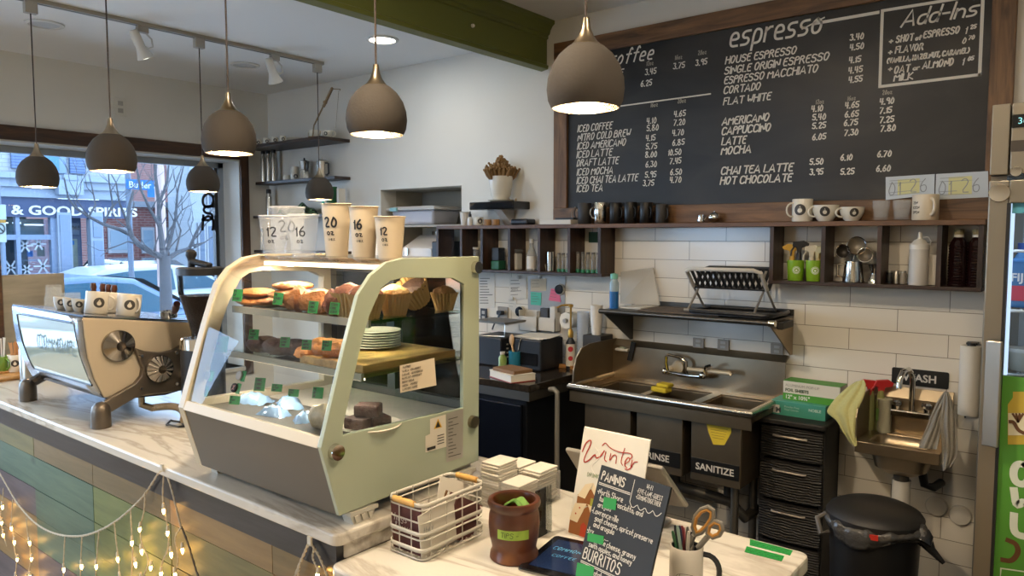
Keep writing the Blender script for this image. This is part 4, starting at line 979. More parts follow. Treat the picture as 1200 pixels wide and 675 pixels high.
p = at(2, 436, 'Z', zt_); mug('coffee_mug', 'green glazed mug holding clear straws on the oak tray', 'mug', p, .040, .085, mat('green_glaze', '#6f9440', .2), .3)
for k in range(8):
    a = random.uniform(0, 6.28); r = .018; solo(MB().tube([(r*math.cos(a)*.5, r*math.sin(a)*.5, 0), (r*math.cos(a)*1.2, r*math.sin(a)*1.2, .17)], .003, 6), 'drinking_straw', mat('clear_straw', '#e9e6de', .3), (p.x, p.y, zt_+.009), 'pale clear straw standing in the green mug', 'straw', 'straws in the green mug')
p = at(19, 435, 'Z', zt_); mug('coffee_mug', 'white logo mug full of wooden stirrers on the oak tray', 'mug', p, .038, .09, white, .5, None, (.018, -.1))
for k in range(16):
    a = random.uniform(0, 6.28); r = random.uniform(.006, .026); lean_ = random.uniform(1.0, 1.35)
    K = Matrix.Translation((r*math.cos(a)*lean_, r*math.sin(a)*lean_, .075)) @ Matrix.Rotation(a, 4, 'Z') @ Matrix.Rotation((lean_-1)*.5, 4, 'Y')
    solo(MB().obox(K, .0015, .006, .14), 'wooden_stirrer', mat('birch_stick', '#c9925c', .6), (p.x, p.y, zt_+.009), 'thin wooden stirrer stick standing in the white logo mug', 'stirrer', 'stirrers in the white mug')
p = at(36, 449, 'Z', .98); t = thing('steel_canister', 'brushed steel canister with a black base behind the espresso machine', 'canister', p)
MB().lathe([(0, 0), (.045, 0), (.045, .022), (0, .022)], n=24).build('base', blk, t); MB().lathe([(.043, .022), (.043, .17), (.040, .175), (0, .175)], n=24).build('body', steel, t)

# ================================================================== CUPS ON THE CASE
cupw = mat('paper_cup_cream', '#d9c7aa', .55); pen = mat('marker_pen', '#15141a', .6)
def paper_cup(label, px, pyb, pyt, wtop, Y, num, frac=.72):
    c = at(px, pyb, 'Y', Y); c.z = CZT - .0035
    s = 870/((c-EYE) @ _f); h = (pyb-pyt)/s; rt = wtop/s/2; rb = rt*frac
    t = thing('paper_cup', label, 'paper cup', c)
    MB().lathe([(0, .004), (rb-.002, .004), (rb, 0), (rt-.002, h-.004), (rt, h-.003), (rt+.0015, h-.001), (rt, h), (rt-.0025, h-.001), (rb-.003, .006), (0, .006)], n=36).build('cup_wall', cupw, t)
    f = MB(); hh = h*.17; K = Matrix.Identity(4)
    w = stroke_width(num, hh, .9)*.9; stroke(f, num, K @ Matrix.Translation((-w*.5, h*.56, 0)), hh, h*.035, .02, narrow=.95, rounds=2)
    stroke(f, 'oz', K @ Matrix.Translation((-w*.32, h*.41, 0)), h*.10, h*.022, 0, narrow=.9, rounds=1)
    stroke(f, '1 MILK', K @ Matrix.Translation((-w*.25, h*.30, 0)), h*.04, h*.009, 0, narrow=.8, rounds=0)
    d = MB(); wrap(f, d, lambda z: rb + (rt-rb)*z/h, face_cam(c) - .42); d.build('lettering', pen, t)
    return t
paper_cup('tallest cream paper cup on the case, marked 20 oz in black pen', 395, 307, 246, 35, 1.47, '20')
paper_cup('middle cream paper cup on the case, marked 16 oz in black pen', 427, 309, 250, 35, 1.45, '16')
paper_cup('shortest cream paper cup on the case, marked 12 oz in black pen', 457.5, 310, 261.5, 37, 1.44, '12', .74)
pet = mat('clear_pet', '#cdd5e0', .12, alpha=.26, spec=.6)
def pet_cup(label, px, pyb, pyt, wtop, Y, num, frac=.74):
    c = at(px, pyb, 'Y', Y); c.z = CZT - .0035
    s = 870/((c-EYE) @ _f); h = (pyb-pyt)/s; rt = wtop/s/2; rb = rt*frac
    t = thing('plastic_cup', label, 'plastic cup', c)
    MB().lathe([(0, .002), (rb-.004, .003), (rb, 0), (rb+(rt-rb)*.86, h*.86), (rb+(rt-rb)*.86+.001, h*.87), (rt, h-.004), (rt+.0025, h-.001), (rt+.0015, h)], n=36).build('cup_wall', pet, t)
    MB().tube([((rt+.001)*math.cos(2*PI*k/36), (rt+.001)*math.sin(2*PI*k/36), h-.001) for k in range(36)], .0018, 5, True).build('rim', mat('rim_clear', '#dfe3e8', .15, alpha=.7), t)
    f = MB(); hh = h*.22; stroke(f, num, Matrix.Translation((-hh*.3, h*.48, 0)), hh, h*.03, .02, rounds=2); stroke(f, 'oz', Matrix.Translation((-hh*.2, h*.32, 0)), h*.1, h*.02, 0)
    d = MB(); wrap(f, d, lambda z: rb + (rt-rb)*z/h, face_cam(c) - .35); d.build('lettering', pen, t)
    return t
pet_cup('clear plastic cup marked 20 nearest the shelf wall, on the case top', 338, 304, 249, 40, 1.52, '20')
pet_cup('clear plastic cup marked 16 beside the cream paper cups', 356, 304, 256, 36, 1.43, '16')
pet_cup('clear plastic cup set at the window side of the case top', 322, 303, 257, 34, 1.42, '12', .74)
# ================================================================== PENDANTS AND TRACK
concrete = mat('grey_concrete', '#3d362e', .85, noise=.08, nscale=25, bump=.08, bscale=120)
nickel = mat('brushed_bronze', '#9b8c76', .3, 1.0); cordm = mat('brown_cord', '#3d3028', .6)
glow = emis('pendant_bulb', '#ffdcaa', 380)
PROF = [(.083, 0), (.0915, .018), (.095, .045), (.0925, .072), (.083, .102), (.066, .128), (.046, .146), (.040, .150)]
INN = [(.040, .146), (.060, .124), (.078, .098), (.088, .070), (.0895, .045), (.087, .020), (.080, .0)]
def pendant(label, loc, ctop, group=None, adaptor=False, s=1.0, strength=1):
    t = thing('pendant_lamp', label, 'pendant lamp', loc, 0, group)
    MB().lathe([(r*s, z*s) for r, z in PROF], n=40).build('lamp_shade', concrete, t)
    rib = []
    for i, (r, z) in enumerate(INN): rib.append((r*s, z*s))
    fine_ = []
    for a, b in zip(rib, rib[1:]):
        for k in range(4):
            f = k/4; fine_.append((a[0]+(b[0]-a[0])*f - (.0018 if k % 2 else 0), a[1]+(b[1]-a[1])*f))
    fine_.append(rib[-1])
    m = MB().lathe([(0, .146*s)] + fine_ + [(.083*s, 0)], n=40); m.build('reflector', mat('reflector_alu', '#d8cdb8', .25, .9), t)
    MB().lathe([(.0402*s, .149*s), (.030*s, .158*s), (.020*s, .172*s), (.0125*s, .190*s), (.0095*s, .208*s), (.0085*s, .216*s), (0, .217*s)], n=24).build('neck', nickel, t)
    MB().sph((0, 0, .044*s), (.030*s, .030*s, .036*s), 18, 10).build('bulb', glow, t)
    top = ctop - loc[2]
    MB().cyl((0, 0, .214*s), (0, 0, top), .0032, .0032, 8).build('cord', cordm, t)
    if adaptor: MB().box(-.016, .016, -.028, .028, top-.055, top).build('track_adaptor', mat('track_white', '#a8a49b', .5), t)
    else: MB().lathe([(.0, top-.03), (.045, top-.025), (.055, top), (0, top)], n=28).build('ceiling_canopy', nickel, t)
    return t
def prow(px, py, w):
    d = (_r*((px-600)/FPX) + _u*(-(py-337.5)/FPX) + _f); return EYE + d*(FPX*.19/w)
RL = [(686, 127, 91, 'grey concrete pendant lamp hanging in front of the chalkboard menu'), (441.5, 158, 71, 'grey concrete pendant lamp hanging over the cream paper cups'), (269, 180, 61.5, 'grey concrete pendant lamp hanging over the coffee grinder and case'), (131.5, 201, 54, 'grey concrete pendant lamp hanging over the espresso machine')]
for px, py, w, lb in RL:
    p = prow(px, py, w); pendant(lb, p, 2.965 if p.x > -2.6 else 2.88)
trk = thing('light_track', 'long pale ceiling track carrying three pendants and two spotlights', 'light track', (-4.235, 1.0, 2.88))
MB().box(-.018, .018, -2.6, 2.215, -.022, 0).build('rail', mat('track_white', '#a8a49b', .5), trk, bev=.002)
MB().box(-.007, .007, -2.6, 2.212, -.0225, -.018).build('conductor_slot', mat('slot_dark', '#4b4843', .6), trk)
for px, py, Y, lb in ((46.5, 219, 1.45, 'small grey pendant on the ceiling track, hanging farthest from the shelves'), (235, 225, 2.33, 'small grey pendant on the ceiling track beside the window lettering'), (366, 234.5, 3.17, 'small pale pendant at the shelf end of the ceiling track')):
    p = at(px, py, 'Y', Y); p.x = -4.235; pendant(lb, p, 2.858, None, True)
def spot(px, Y, lb, yaw):
    t = thing('track_spotlight', lb, 'spotlight', (-4.235, Y, 2.858))
    sw = mat('spot_white', '#d5d1c8', .4)
    MB().box(-.016, .016, -.03, .03, -.035, 0).build('track_adaptor', mat('track_white', '#a8a49b', .5), t, bev=.003)
    MB().tube([(0, .02, -.035), (0, .05, -.06), (0, .055, -.10), (0, .03, -.115), (0, .0, -.10), (0, -.02, -.07)], .005, 6).build('cable_loop', sw, t)
    K = Matrix.Translation((0, -.03, -.075)) @ Matrix.Rotation(yaw, 4, 'Z') @ Matrix.Rotation(R(28), 4, 'X')
    MB().lathe([(0, .05), (.022, .05), (.026, .03), (.026, -.045), (.034, -.07), (.048, -.105), (.045, -.105)], n=24, M=K).build('lamp_head', sw, t)
    MB().lathe([(.044, -.102), (.02, -.108), (0, -.109)], n=24, M=K).build('bulb', emis('spot_bulb', '#fff6e8', 9), t)
    return t
spot(169, 2.0, 'white track spotlight between the first two track pendants', R(10)); spot(311, 2.84, 'white track spotlight near the window wall corner', R(20))

# ================================================================== LEFT WALL SHELVES
dshelf = wood('dark_shelf_wood', '#231a15', '#47372c', 'X', 1, .5, False)
SH = [(2.400, 2.424, 3.375, 'top'), (2.120, 2.143, 3.50, 'second'), (1.842, 1.864, 3.47, 'third'), (1.56, 1.582, 3.47, 'lowest')]
for z0_, z1_, y0_, nm in SH:
    solow(MB().box(-5.53, -4.492, y0_, 3.648, z0_, z1_), 'floating_shelf', dshelf, (-5.0, 3.56, z0_), nm + ' dark floating shelf on the wall beside the window', 'shelf', bev=.002)
flask_m = mat('flask_steel', '#c9c6bf', .25, .9)
def flask(px, pb, pt, Y, z, w, lab, g):
    p = at(px, pb, 'Y', Y); s = 870/((p-EYE) @ _f); h = (pb-pt)/s; r = w/s/2; p.z = z
    t = thing('vacuum_flask', lab, 'flask', p, 0, g)
    MB().lathe([(0, 0), (r, 0), (r, h*.70), (r*.72, h*.78), (r*.72, h*.86), (0, h*.86)], n=20).build('body', flask_m, t)
    MB().lathe([(r*.8, h*.84), (r*.8, h*.98), (r*.7, h), (0, h)], n=20).build('cap', blk, t)
lab = 'slim steel vacuum flask with black cap on the second wall shelf'
for px in (303, 309, 315, 321): flask(px, 211, 172, 3.57, 2.143, 6.2, lab, 'flasks on the second shelf')
for px in (303.5, 315.5): flask(px, 253, 222, 3.57, 1.864, 7, 'slim steel vacuum flask with black cap on the third wall shelf', 'flasks on the third shelf')
flask(307, 291, 266, 3.57, 1.582, 5, 'slim steel vacuum flask standing alone on the lowest wall shelf', None)
for i, (px, w) in enumerate(((302, 9), (312, 9), (321.5, 9), (331, 9))):
    p = at(px, 163, 'Y', 3.45); p.z = 2.424; mug('espresso_cup', 'small white logo cup in the row along the top wall shelf', 'cup', p, .026, .052, white, 1.2, 'small cups on the top shelf', (.013, .2))
p = at(348, 160, 'Y', 3.46); p.z = 2.424
for k in range(3): solo(MB().lathe([(0, .003), (.05, .003), (.075, .009), (.076, .007), (.05, 0), (0, 0)], n=28), 'saucer', white, (p.x, p.y, 2.424+k*.006), 'white saucer in the low stack on the top wall shelf', 'saucer', 'saucers on the top shelf')
p = at(369, 158, 'Y', 3.47); p.z = 2.424; mug('cappuccino_cup', 'white cup behind the jointed arm on the top wall shelf', 'cup', p, .045, .062, white, 3.4, None, None, cup=True)
p = at(384, 158, 'Y', 3.52); p.z = 2.424; mug('cappuccino_cup', 'white logo cup at the open end of the top wall shelf', 'cup', p, .042, .058, white, .5, None, (.014, -.4), cup=True)
p = at(336, 208, 'Y', 3.57); p.z = 2.143; mug('espresso_cup', 'small white cup alone beside the stacked cups on the second shelf', 'cup', p, .030, .042, white, 2.8)
p = at(346, 207, 'Y', 3.58); p.z = 2.143; mug('coffee_cup', 'white logo cup under another cup on the second shelf', 'cup', p, .036, .055, white, 2.9, None, (.018, .1))
p.z += .056; mug('coffee_cup', 'upper white cup stacked on the logo cup, second shelf', 'cup', p, .032, .05, white, 2.6)
def moka(px, lb, cap=True):
    p = at(px, 206, 'Y', 3.57); p.z = 2.143; t = thing('moka_pot', lb, 'coffee pot', p)
    MB().lathe([(0, 0), (.045, 0), (.036, .065), (.036, .07), (.030, .075), (.040, .14), (.036, .142), (0, .155)], n=8 if cap else 24, smooth=not cap).build('body', mat('moka_alu', '#b5b1aa', .25, .95), t)
    MB().sph((0, 0, .16), .008, 10, 6).build('knob', blk, t)
    MB().tube([(.036, -.01, .13), (.07, -.02, .128), (.072, -.02, .09), (.06, -.018, .06)], .007, 7).build('handle', blk, t)
    return t
moka(357, 'faceted aluminium moka pot on the second wall shelf')
p = at(378, 205, 'Y', 3.57); t = thing('french_press', 'steel french press with domed lid on the second wall shelf', 'coffee press', (p.x, p.y, 2.143))
MB().lathe([(0, 0), (.043, 0), (.043, .12), (0, .12)], n=26).build('body', mat('moka_alu', '#b5b1aa', .25, .95), t); MB().lathe([(.046, .118), (.046, .126), (.03, .137), (0, .14)], n=26).build('lid', steel, t); MB().cyl((0, 0, .138), (0, 0, .16), .003).build('plunger_rod', chrome, t); MB().tube([(.042, 0, .11), (.075, 0, .105), (.075, 0, .03), (.042, 0, .02)], .006, 7).build('handle', blk, t)
# folded printed bags, tube on the third shelf
p = at(350, 251, 'Y', 3.55); p.z = 1.864
m = MB()
def bagf(u, v):
    x = (u-.5)*.40; y = (v-.5)*.13
    return Vector((x, y, .005 + .085*(max(0, math.sin(PI*v))**.4)*(max(0, math.sin(PI*u))**.35)*(.75+.25*math.sin(9*u+2)) + .012*math.sin(17*u+7*v)))
m.grid(bagf, 24, 12); m.add([(-.2, -.065, 0), (.2, -.065, 0), (.2, .065, 0), (-.2, .065, 0)], [(0, 1, 2, 3)])
bagm, nt, b_ = newmat('black_green_print'); b_.inputs['Roughness'].default_value = .8
tc = nt.nodes.new('ShaderNodeTexCoord'); n_ = nt.nodes.new('ShaderNodeTexWave'); n_.inputs['Scale'].default_value = 22; n_.inputs['Distortion'].default_value = 14; n_.inputs['Detail'].default_value = 3
r_ = ramp(nt, [(.80, '#0d0f0e'), (.88, '#7fae7a')]); nt.links.new(tc.outputs['Object'], n_.inputs[0]); nt.links.new(n_.outputs['Fac'], r_.inputs[0]); nt.links.new(r_.outputs[0], b_.inputs['Base Color'])
solo(m, 'folded_bag', bagm, p, 'folded black cloth bag with green print on the third wall shelf', 'bag')
p = at(389, 246, 'Y', 3.56); p.z = 1.864; t = thing('gift_tube', 'tall dark green tube with teal ribbon on the third wall shelf', 'tube', p)
MB().lathe([(0, 0), (.042, 0), (.042, .205), (0, .205)], n=26).build('body', mat('deep_green_card', '#1f5a34', .5), t); m = MB()
m.sph((-.02, -.045, .115), (.035, .010, .016), 12, 8); m.sph((-.05, -.042, .09), (.014, .010, .022), 12, 8); m.build('ribbon_bow', mat('teal_ribbon', '#4fc4ac', .4), t)
solo(MB().box(-.012, .012, -.03, .03, 0, .19), 'menu_card', mat('card_white', '#d8d2c4', .7), (p.x+.085, 3.58, 1.864), 'narrow white card standing beside the green tube', 'card')
# jointed arm on the top shelf
def ay(px, py, Y=3.42): return at(px, py, 'Y', Y)
b0 = ay(366, 161); b0.z = 2.424; t = thing('jointed_arm', 'thin jointed brass arm with a hook rising from the top wall shelf', 'lamp arm', b0)
brass = mat('aged_brass', '#8c7658', .4, .8)
bw(MB().tube([b0, ay(368, 147), ay(381, 120)], .006, 8), 'lower_arm', brass, t); bw(MB().sph(ay(381, 120), .016, 12, 8), 'joint', brass, t); bw(MB().tube([ay(379, 125), ay(389, 104)], .011, 8), 'upper_arm', brass, t)
bw(MB().tube([ay(389, 104), ay(394, 104.5), ay(398.5, 104.5), ay(398.5, 106)], .004, 6), 'hook', brass, t); bw(MB().sph(ay(389, 104), .012, 12, 8), 'joint', brass, t)
bw(MB().lathe([(0, 0), (.03, 0), (.03, .01), (0, .012)], b0, 20), 'base', brass, t)
bw(MB().tube([ay(397, 106), ay(395, 130), ay(393.5, 150)], .0015, 5), 'pull_wire', brass, t)

# ================================================================== NICHE
pb = at(489, 263, 'Y', 3.85); pb.z = 1.777; pb.x = max(pb.x, NX0+.26); t = thing('storage_bin', 'clear plastic storage bin with white lid in the wall niche', 'storage bin', pb)
def taper_box(x, y, h, f):
    m = MB(); a = [(-x*f, -y*f, 0), (x*f, -y*f, 0), (x*f, y*f, 0), (-x*f, y*f, 0), (-x, -y, h), (x, -y, h), (x, y, h), (-x, y, h)]
    return m.add(a, [(0, 3, 2, 1), (4, 5, 6, 7), (0, 1, 5, 4), (1, 2, 6, 5), (2, 3, 7, 6), (3, 0, 4, 7)])
taper_box(.22, .14, .105, .9).build('bin_body', mat('frosted_plastic', '#b9b8bf', .35, noise=.12, nscale=12), t, bev=.02, seg=3)
MB().box(-.25, .25, -.165, .165, .105, .122).build('lid', mat('lid_white', '#cfccc6', .4), t, bev=.008); MB().box(-.21, .21, -.13, .13, .122, .134).build('lid_crown', mat('lid_white', '#cfccc6', .4), t, bev=.006)
MB().box(-.19, -.12, -.178, -.160, .098, .126).build('latch', mat('teal_latch', '#7fb3b0', .4), t, bev=.003)
p = at(516, 290, 'Y', 3.99); solo(MB().lathe([(0, 0), (.06, 0), (.06, .27), (.055, .275), (0, .275)], n=32), 'steel_canister', chrome, (p.x, p.y, 1.461), 'tall polished steel canister in the lower wall niche', 'canister')
t = thing('ticket_machine', 'white slanted lid machine with black end in the lower wall niche', 'machine', (-3.82, 3.80, 1.461))
MB().prism([(-.10, .0), (.12, 0), (.12, .23), (.08, .245), (-.10, .15)], 'X', -.17, .13).build('housing', mat('lid_white', '#cfccc6', .4), t, bev=.006)
MB().box(.131, .25, -.10, .12, 0, .20).build('end_box', blk, t, bev=.008); MB().box(-.12, -.10, -.115, -.10, .10, .15).build('lever', chrome, t)

# ================================================================== CHALKBOARD
bx0, bx1, bz0, bz1 = -2.585, -.325, 1.766, 2.822
bd = thing('menu_board', 'large wood framed chalkboard menu with hand lettered drinks and prices', 'menu board', (-1.45, 3.65, bz0))
cb, nt, b_ = newmat('chalkboard'); b_.inputs['Roughness'].default_value = .42; b_.inputs['Specular IOR Level'].default_value = .4
tc = nt.nodes.new('ShaderNodeTexCoord'); mp = nt.nodes.new('ShaderNodeMapping'); mp.inputs['Scale'].default_value = (1.1, 1, 2.4); mp.inputs['Location'].default_value = (.3, 0, .2); n_ = nt.nodes.new('ShaderNodeTexNoise'); n_.inputs['Scale'].default_value = 1.5; n_.inputs['Detail'].default_value = 5; n_.inputs['Distortion'].default_value = 1.0
nt.links.new(tc.outputs['Object'], mp.inputs[0]); nt.links.new(mp.outputs[0], n_.inputs[0])
r_ = ramp(nt, [(.38, '#171615'), (.62, '#2d2a26'), (.8, '#3e3931')]); nt.links.new(n_.outputs['Fac'], r_.inputs[0]); nt.links.new(r_.outputs[0], b_.inputs['Base Color'])
fw = .092; zb_ = 1.862
bw(MB().box(bx0+.05, bx1-.05, 3.630, 3.642, bz0+.05, bz1-.05), 'slate_panel', cb, bd)
fr = wood('frame_wood', '#3d2918', '#8d6640', 'X', 1.0, .5); frz = wood('frame_wood_upright', '#3d2918', '#8d6640', 'Z', 1.0, .5)
bw(MB().box(bx0, bx1, 3.612, 3.65, bz1-fw, bz1), 'frame_rail', fr, bd, bev=.003)
bw(MB().box(bx0, bx1, 3.612, 3.641, bz0+.001, zb_), 'frame_rail', fr, bd, bev=.003)
bw(MB().box(bx0, bx0+.094, 3.613, 3.65, zb_, bz1-fw), 'frame_stile', frz, bd, bev=.003)
bw(MB().box(bx1-.085, bx1, 3.613, 3.65, zb_, bz1-fw), 'frame_stile', frz, bd, bev=.003)
CY = 3.6285
def cpos(px, py): return at(px, py, 'Y', CY)
def cs(p): return 870/((p-EYE) @ _f)
def chalk(mb, px, py, txt, hp, w=.0075, slant=.16, narrow=.72, xend=None, rounds=1):
    p = cpos(px, py); h = hp*.86/cs(p); w = w*.85
    if xend:
        q = cpos(xend, py); narrow = narrow * 1.0
        L = (q.x-p.x); sw = 0
        for c in txt:
            if c == ' ': sw += 3; continue
            sw += max(int(t[0]) for s_ in _G.get(c, '02').split(';') for t in s_.split())
        n = len(txt.replace(' ', '')); narrow = max(.3, (L*7/h - n*1.55)/sw); sp = .55
    else: sp = .6
    stroke(mb, txt, frame(p, (1, 0, 0), (0, 0, 1)), h, w, slant, sp=sp, jit=.12, narrow=narrow, rounds=rounds)
chalkm = mat('chalk_white', '#e0dacd', .9); chalkd = mat('chalk_soft', '#a39c8e', .9)
for px, py, s_, xe in ((677, 154.7, 'ICED COFFEE', 718), (677, 165, 'NITRO COLD BREW', 739.5), (676.5, 175, 'ICED AMERICANO', 734), (676, 185, 'ICED LATTE', 718), (676, 195, 'DRAFT LATTE', 725.5), (676, 205.5, 'ICED MOCHA', 719), (675.8, 215.5, 'ICED CHAI TEA LATTE', 748), (676, 225, 'ICED TEA', 707)): m = MB(); chalk(m, px, py, s_, 8.6, .0068, .22, xend=xe); bw(m, 'drink_lettering', chalkm, bd)
for px, py, s_ in ((758, 145, '4.10'), (758, 153.5, '5.80'), (757, 165, '4.15'), (757, 175, '5.75'), (756, 184.5, '8.00'), (756.5, 196, '6.30'), (756, 208, '5.95'), (753.5, 218, '3.75'), (790, 137, '4.65'), (789.5, 147, '7.20'), (788, 159, '4.70'), (788, 170.5, '6.85'), (783, 182, '10.50'), (785, 192, '7.45'), (785.5, 205, '6.50'), (785, 214, '4.70'), (756, 88, '3.45'), (751, 101.5, '6.25'), (789, 81, '3.75'), (815, 77, '3.95')): m = MB(); chalk(m, px, py, s_, 7.4, .0062, .1, .8); bw(m, 'price_lettering', chalkm, bd)
for px, py, s_ in ((762.5, 125.5, '16oz'), (794, 121, '20oz'), (757.5, 77, '12oz'), (791, 70, '16oz'), (818, 64.5, '20oz'), (956, 122, '12oz'), (993, 118, '16oz'), (1034, 111, '20oz')): m = MB(); chalk(m, px, py, s_, 5.6, .0045, .1, .62); bw(m, 'size_lettering', chalkd, bd)
m = MB(); chalk(m, 684, 82, 'drip coffee', 19, .010, .35, .62, rounds=2); chalk(m, 676, 97, 'HOUSE COFFEE', 8.4, .0068, .2, xend=731); chalk(m, 676, 110, 'POUR OVER', 8.4, .0068, .2, xend=722)
ribbon(m, [cpos(700, 128), cpos(832.5, 110)], .007, Vector((0, -1, 0))); bw(m, 'coffee_lettering', chalkm, bd)
m = MB(); p = cpos(855, 55); stroke(m, 'espresso', frame(p, (1, 0, 0), (0, 0, 1)), 26/cs(p), .0115, .18, sp=.25, narrow=.60, rounds=2)
ribbon(m, [cpos(955, 27.5), cpos(1029, 14.5)], .014, Vector((0, -1, 0))); ribbon(m, [cpos(940, 34), cpos(948, 30), cpos(957, 25), cpos(966, 20.5)], .006, Vector((0, -1, 0)))
bw(m, 'espresso_lettering', chalkm, bd)
for px, py, s_, xe in ((850, 75, 'HOUSE ESPRESSO', 934), (849, 87, 'SINGLE ORIGIN ESPRESSO', 972), (848.5, 98.5, 'ESPRESSO MACCHIATO', 959), (848, 110, 'CORTADO', 892), (847.5, 123, 'FLAT WHITE', 904)): m = MB(); chalk(m, px, py, s_, 9, .0075, .2, xend=xe); bw(m, 'drink_lettering', chalkm, bd)
for px, py, s_, xe in ((846, 146.6, 'AMERICANO', 902), (845.6, 158, 'CAPPUCCINO', 904), (845.6, 170, 'LATTE', 875), (845, 181, 'MOCHA', 881), (845, 204.4, 'CHAI TEA LATTE', 930), (844, 216, 'HOT CHOCOLATE', 929)): m = MB(); chalk(m, px, py, s_, 9.4, .0085, .2, xend=xe); bw(m, 'drink_lettering', chalkm, bd)
for px, py, s_ in ((996, 47.5, '3.40'), (996, 59, '4.50'), (995, 74, '4.15'), (994.5, 86, '4.45'), (994.5, 97, '4.55'), (951, 131, '4.10'), (952, 141, '5.40'), (952, 151, '5.25'), (952, 164, '6.05'), (949, 193, '5.50'), (949, 205, '3.95'), (990.5, 127, '4.65'), (990, 137.5, '6.65'), (989, 147.5, '6.75'), (989.5, 159, '7.30'), (985, 188, '6.10'), (985, 204.5, '5.25'), (1031, 122.5, '4.90'), (1031, 133, '7.15'), (1031, 144, '7.25'), (1032, 154, '7.80'), (1028, 184, '6.70'), (1027, 201, '6.60')): m = MB(); chalk(m, px, py, s_, 7.6, .0066, .1, .82); bw(m, 'price_lettering', chalkm, bd)
m = MB()
cor = [cpos(1034.5, 12.5), cpos(1155, -7), cpos(1148, 87.5), cpos(1031, 101.5)]
cor[1].x = cor[2].x; cor[0].x = cor[3].x
for a, b in zip(cor, cor[1:] + cor[:1]): ribbon(m, [a, b], .0125, Vector((0, -1, 0)))
bw(m, 'add_ins_box', chalkm, bd)
m = MB(); p = cpos(1056, 31.5); stroke(m, 'Add-Ins', frame(p, (1, 0, 0), (0, 0, 1)), 17.5/cs(p), .0085, .3, sp=.4, narrow=.86, rounds=2)
for px, py, s_, xe, hh in ((1042, 51, '+', 1047, 6), (1050, 49.8, 'SHOT', 1071, 8.4), (1073, 47, 'of', 1080, 5.5), (1082, 44.6, 'ESPRESSO', 1125, 8.4), (1041, 64, '+', 1046, 6), (1049, 62.5, 'FLAVOR', 1083, 8.4), (1039.5, 74.3, '(VANILLA, HAZELNUT, CARAMEL)', 1136, 6.2), (1041, 83.5, '+', 1046, 6), (1048, 86, 'OAT', 1067, 9), (1070, 82, 'or', 1078, 5.5), (1081, 80.5, 'ALMOND', 1118, 9), (1047.5, 95, 'MILK', 1071, 8.4)): chalk(m, px, py, s_, hh, .0072, .15, xend=xe)
for px, py, s_, hh in ((1131, 39.5, '1', 9), (1137, 34, '25', 5), (1127.5, 51, '0', 7), (1135, 46.5, '70', 5), (1127.5, 76, '1', 9), (1134, 71, '05', 5)): chalk(m, px, py, s_, hh, .0055, .2, .9)
bw(m, 'add_ins_lettering', chalkm, bd)
paper_b = mat('bluish_paper', '#c8d0d6', .7); paper_y = mat('yellow_tint', '#d6d39a', .7); pencil = mat('pencil_grey', '#8f959a', .7)
for i, pts in enumerate((((1038, 207.5), (1095.5, 204), (1095, 228), (1038, 234.5)), ((1097, 204), (1158, 200.5), (1158, 231), (1096, 234)))):
    q = [at(a, b, 'Y', 3.609) for a, b in pts]; m = MB(); n_ = Vector((0, -.0012, 0))
    m.slab(q[3], q[2], q[1], q[0], n_); c = sum(q, Vector())/4
    def pp(u, v, d=.0016): 
        a = q[3].lerp(q[2], u); b = q[0].lerp(q[1], u); r = a.lerp(b, v); r.y -= d; return r
    m.mat(1).add([pp(.25, .15), pp(.7, .15), pp(.7, .85), pp(.25, .85)], [(0, 1, 2, 3)])
    m.mat(2)
    for k in range(6):
        if k in (2, 3): continue
        v = .16 + k*.13; m.add([pp(.08, v, .0022), pp(random.uniform(.4, .9), v, .0022), pp(random.uniform(.4, .9), v+.02, .0022), pp(.08, v+.02, .0022)], [(0, 1, 2, 3)])
    K = frame(pp(.06, .2, .0026), (1, 0, 0), (0, 0, 1)); stroke(m, '01', K, .055, .0035, 0, narrow=.8); stroke(m, '26', frame(pp(.50, .24, .0026), (1, 0, 0), (0, 0, 1)), .055, .0035, 0, narrow=.8)
    solow(m, 'printed_notice', [paper_b, paper_y, pencil], c, ('pale blue and yellow printed slip pinned on the menu board above the lettered mug', 'pale blue and yellow printed slip pinned on the menu board beside the fridge')[i], 'notice')

# ================================================================== CUBBY SHELVES
sw = wood('walnut_shelf', '#1c120c', '#4a3121', 'X', 1, .45, False); swz = wood('walnut_upright', '#1c120c', '#4a3121', 'Z', 1, .45, False)
SF = 3.485; ST = 1.765
sh = thing('wall_shelf', 'long walnut wall shelf with two rows of open cubbies under the menu board', 'wall shelf', (-1.9, 3.65, 1.46))
bw(MB().box(-3.43, -.385, SF, 3.641, ST-.022, ST), 'top_board', wood('walnut_top', '#3a2415', '#7c5430', 'X', 1, .45, False), sh, bev=.002)
bw(MB().box(-3.43, -2.166, SF, 3.641, 1.474, 1.490), 'bottom_board', sw, sh, bev=.002)
bw(MB().box(-1.25, -.39, SF+.01, 3.641, 1.474, 1.490), 'bottom_board', sw, sh, bev=.002)
for x in (-3.425, -3.215, -3.041, -2.822, -2.598, -2.386, -2.184): bw(MB().box(x-.009, x+.009, SF+.003, 3.641, 1.49, ST-.022), 'divider', swz, sh)
for x in (-1.238, -1.005, -.772, -.545, -.40): bw(MB().box(x-.009, x+.009, SF+.012, 3.641, 1.49, ST-.022), 'divider', swz, sh)
ZT = ST + .0005; ZB = 1.4905
def on(px, py, Y, z): p = at(px, py, 'Y', Y); p.z = z; return p
def pxs(p): return 870/((Vector(p)-EYE) @ _f)
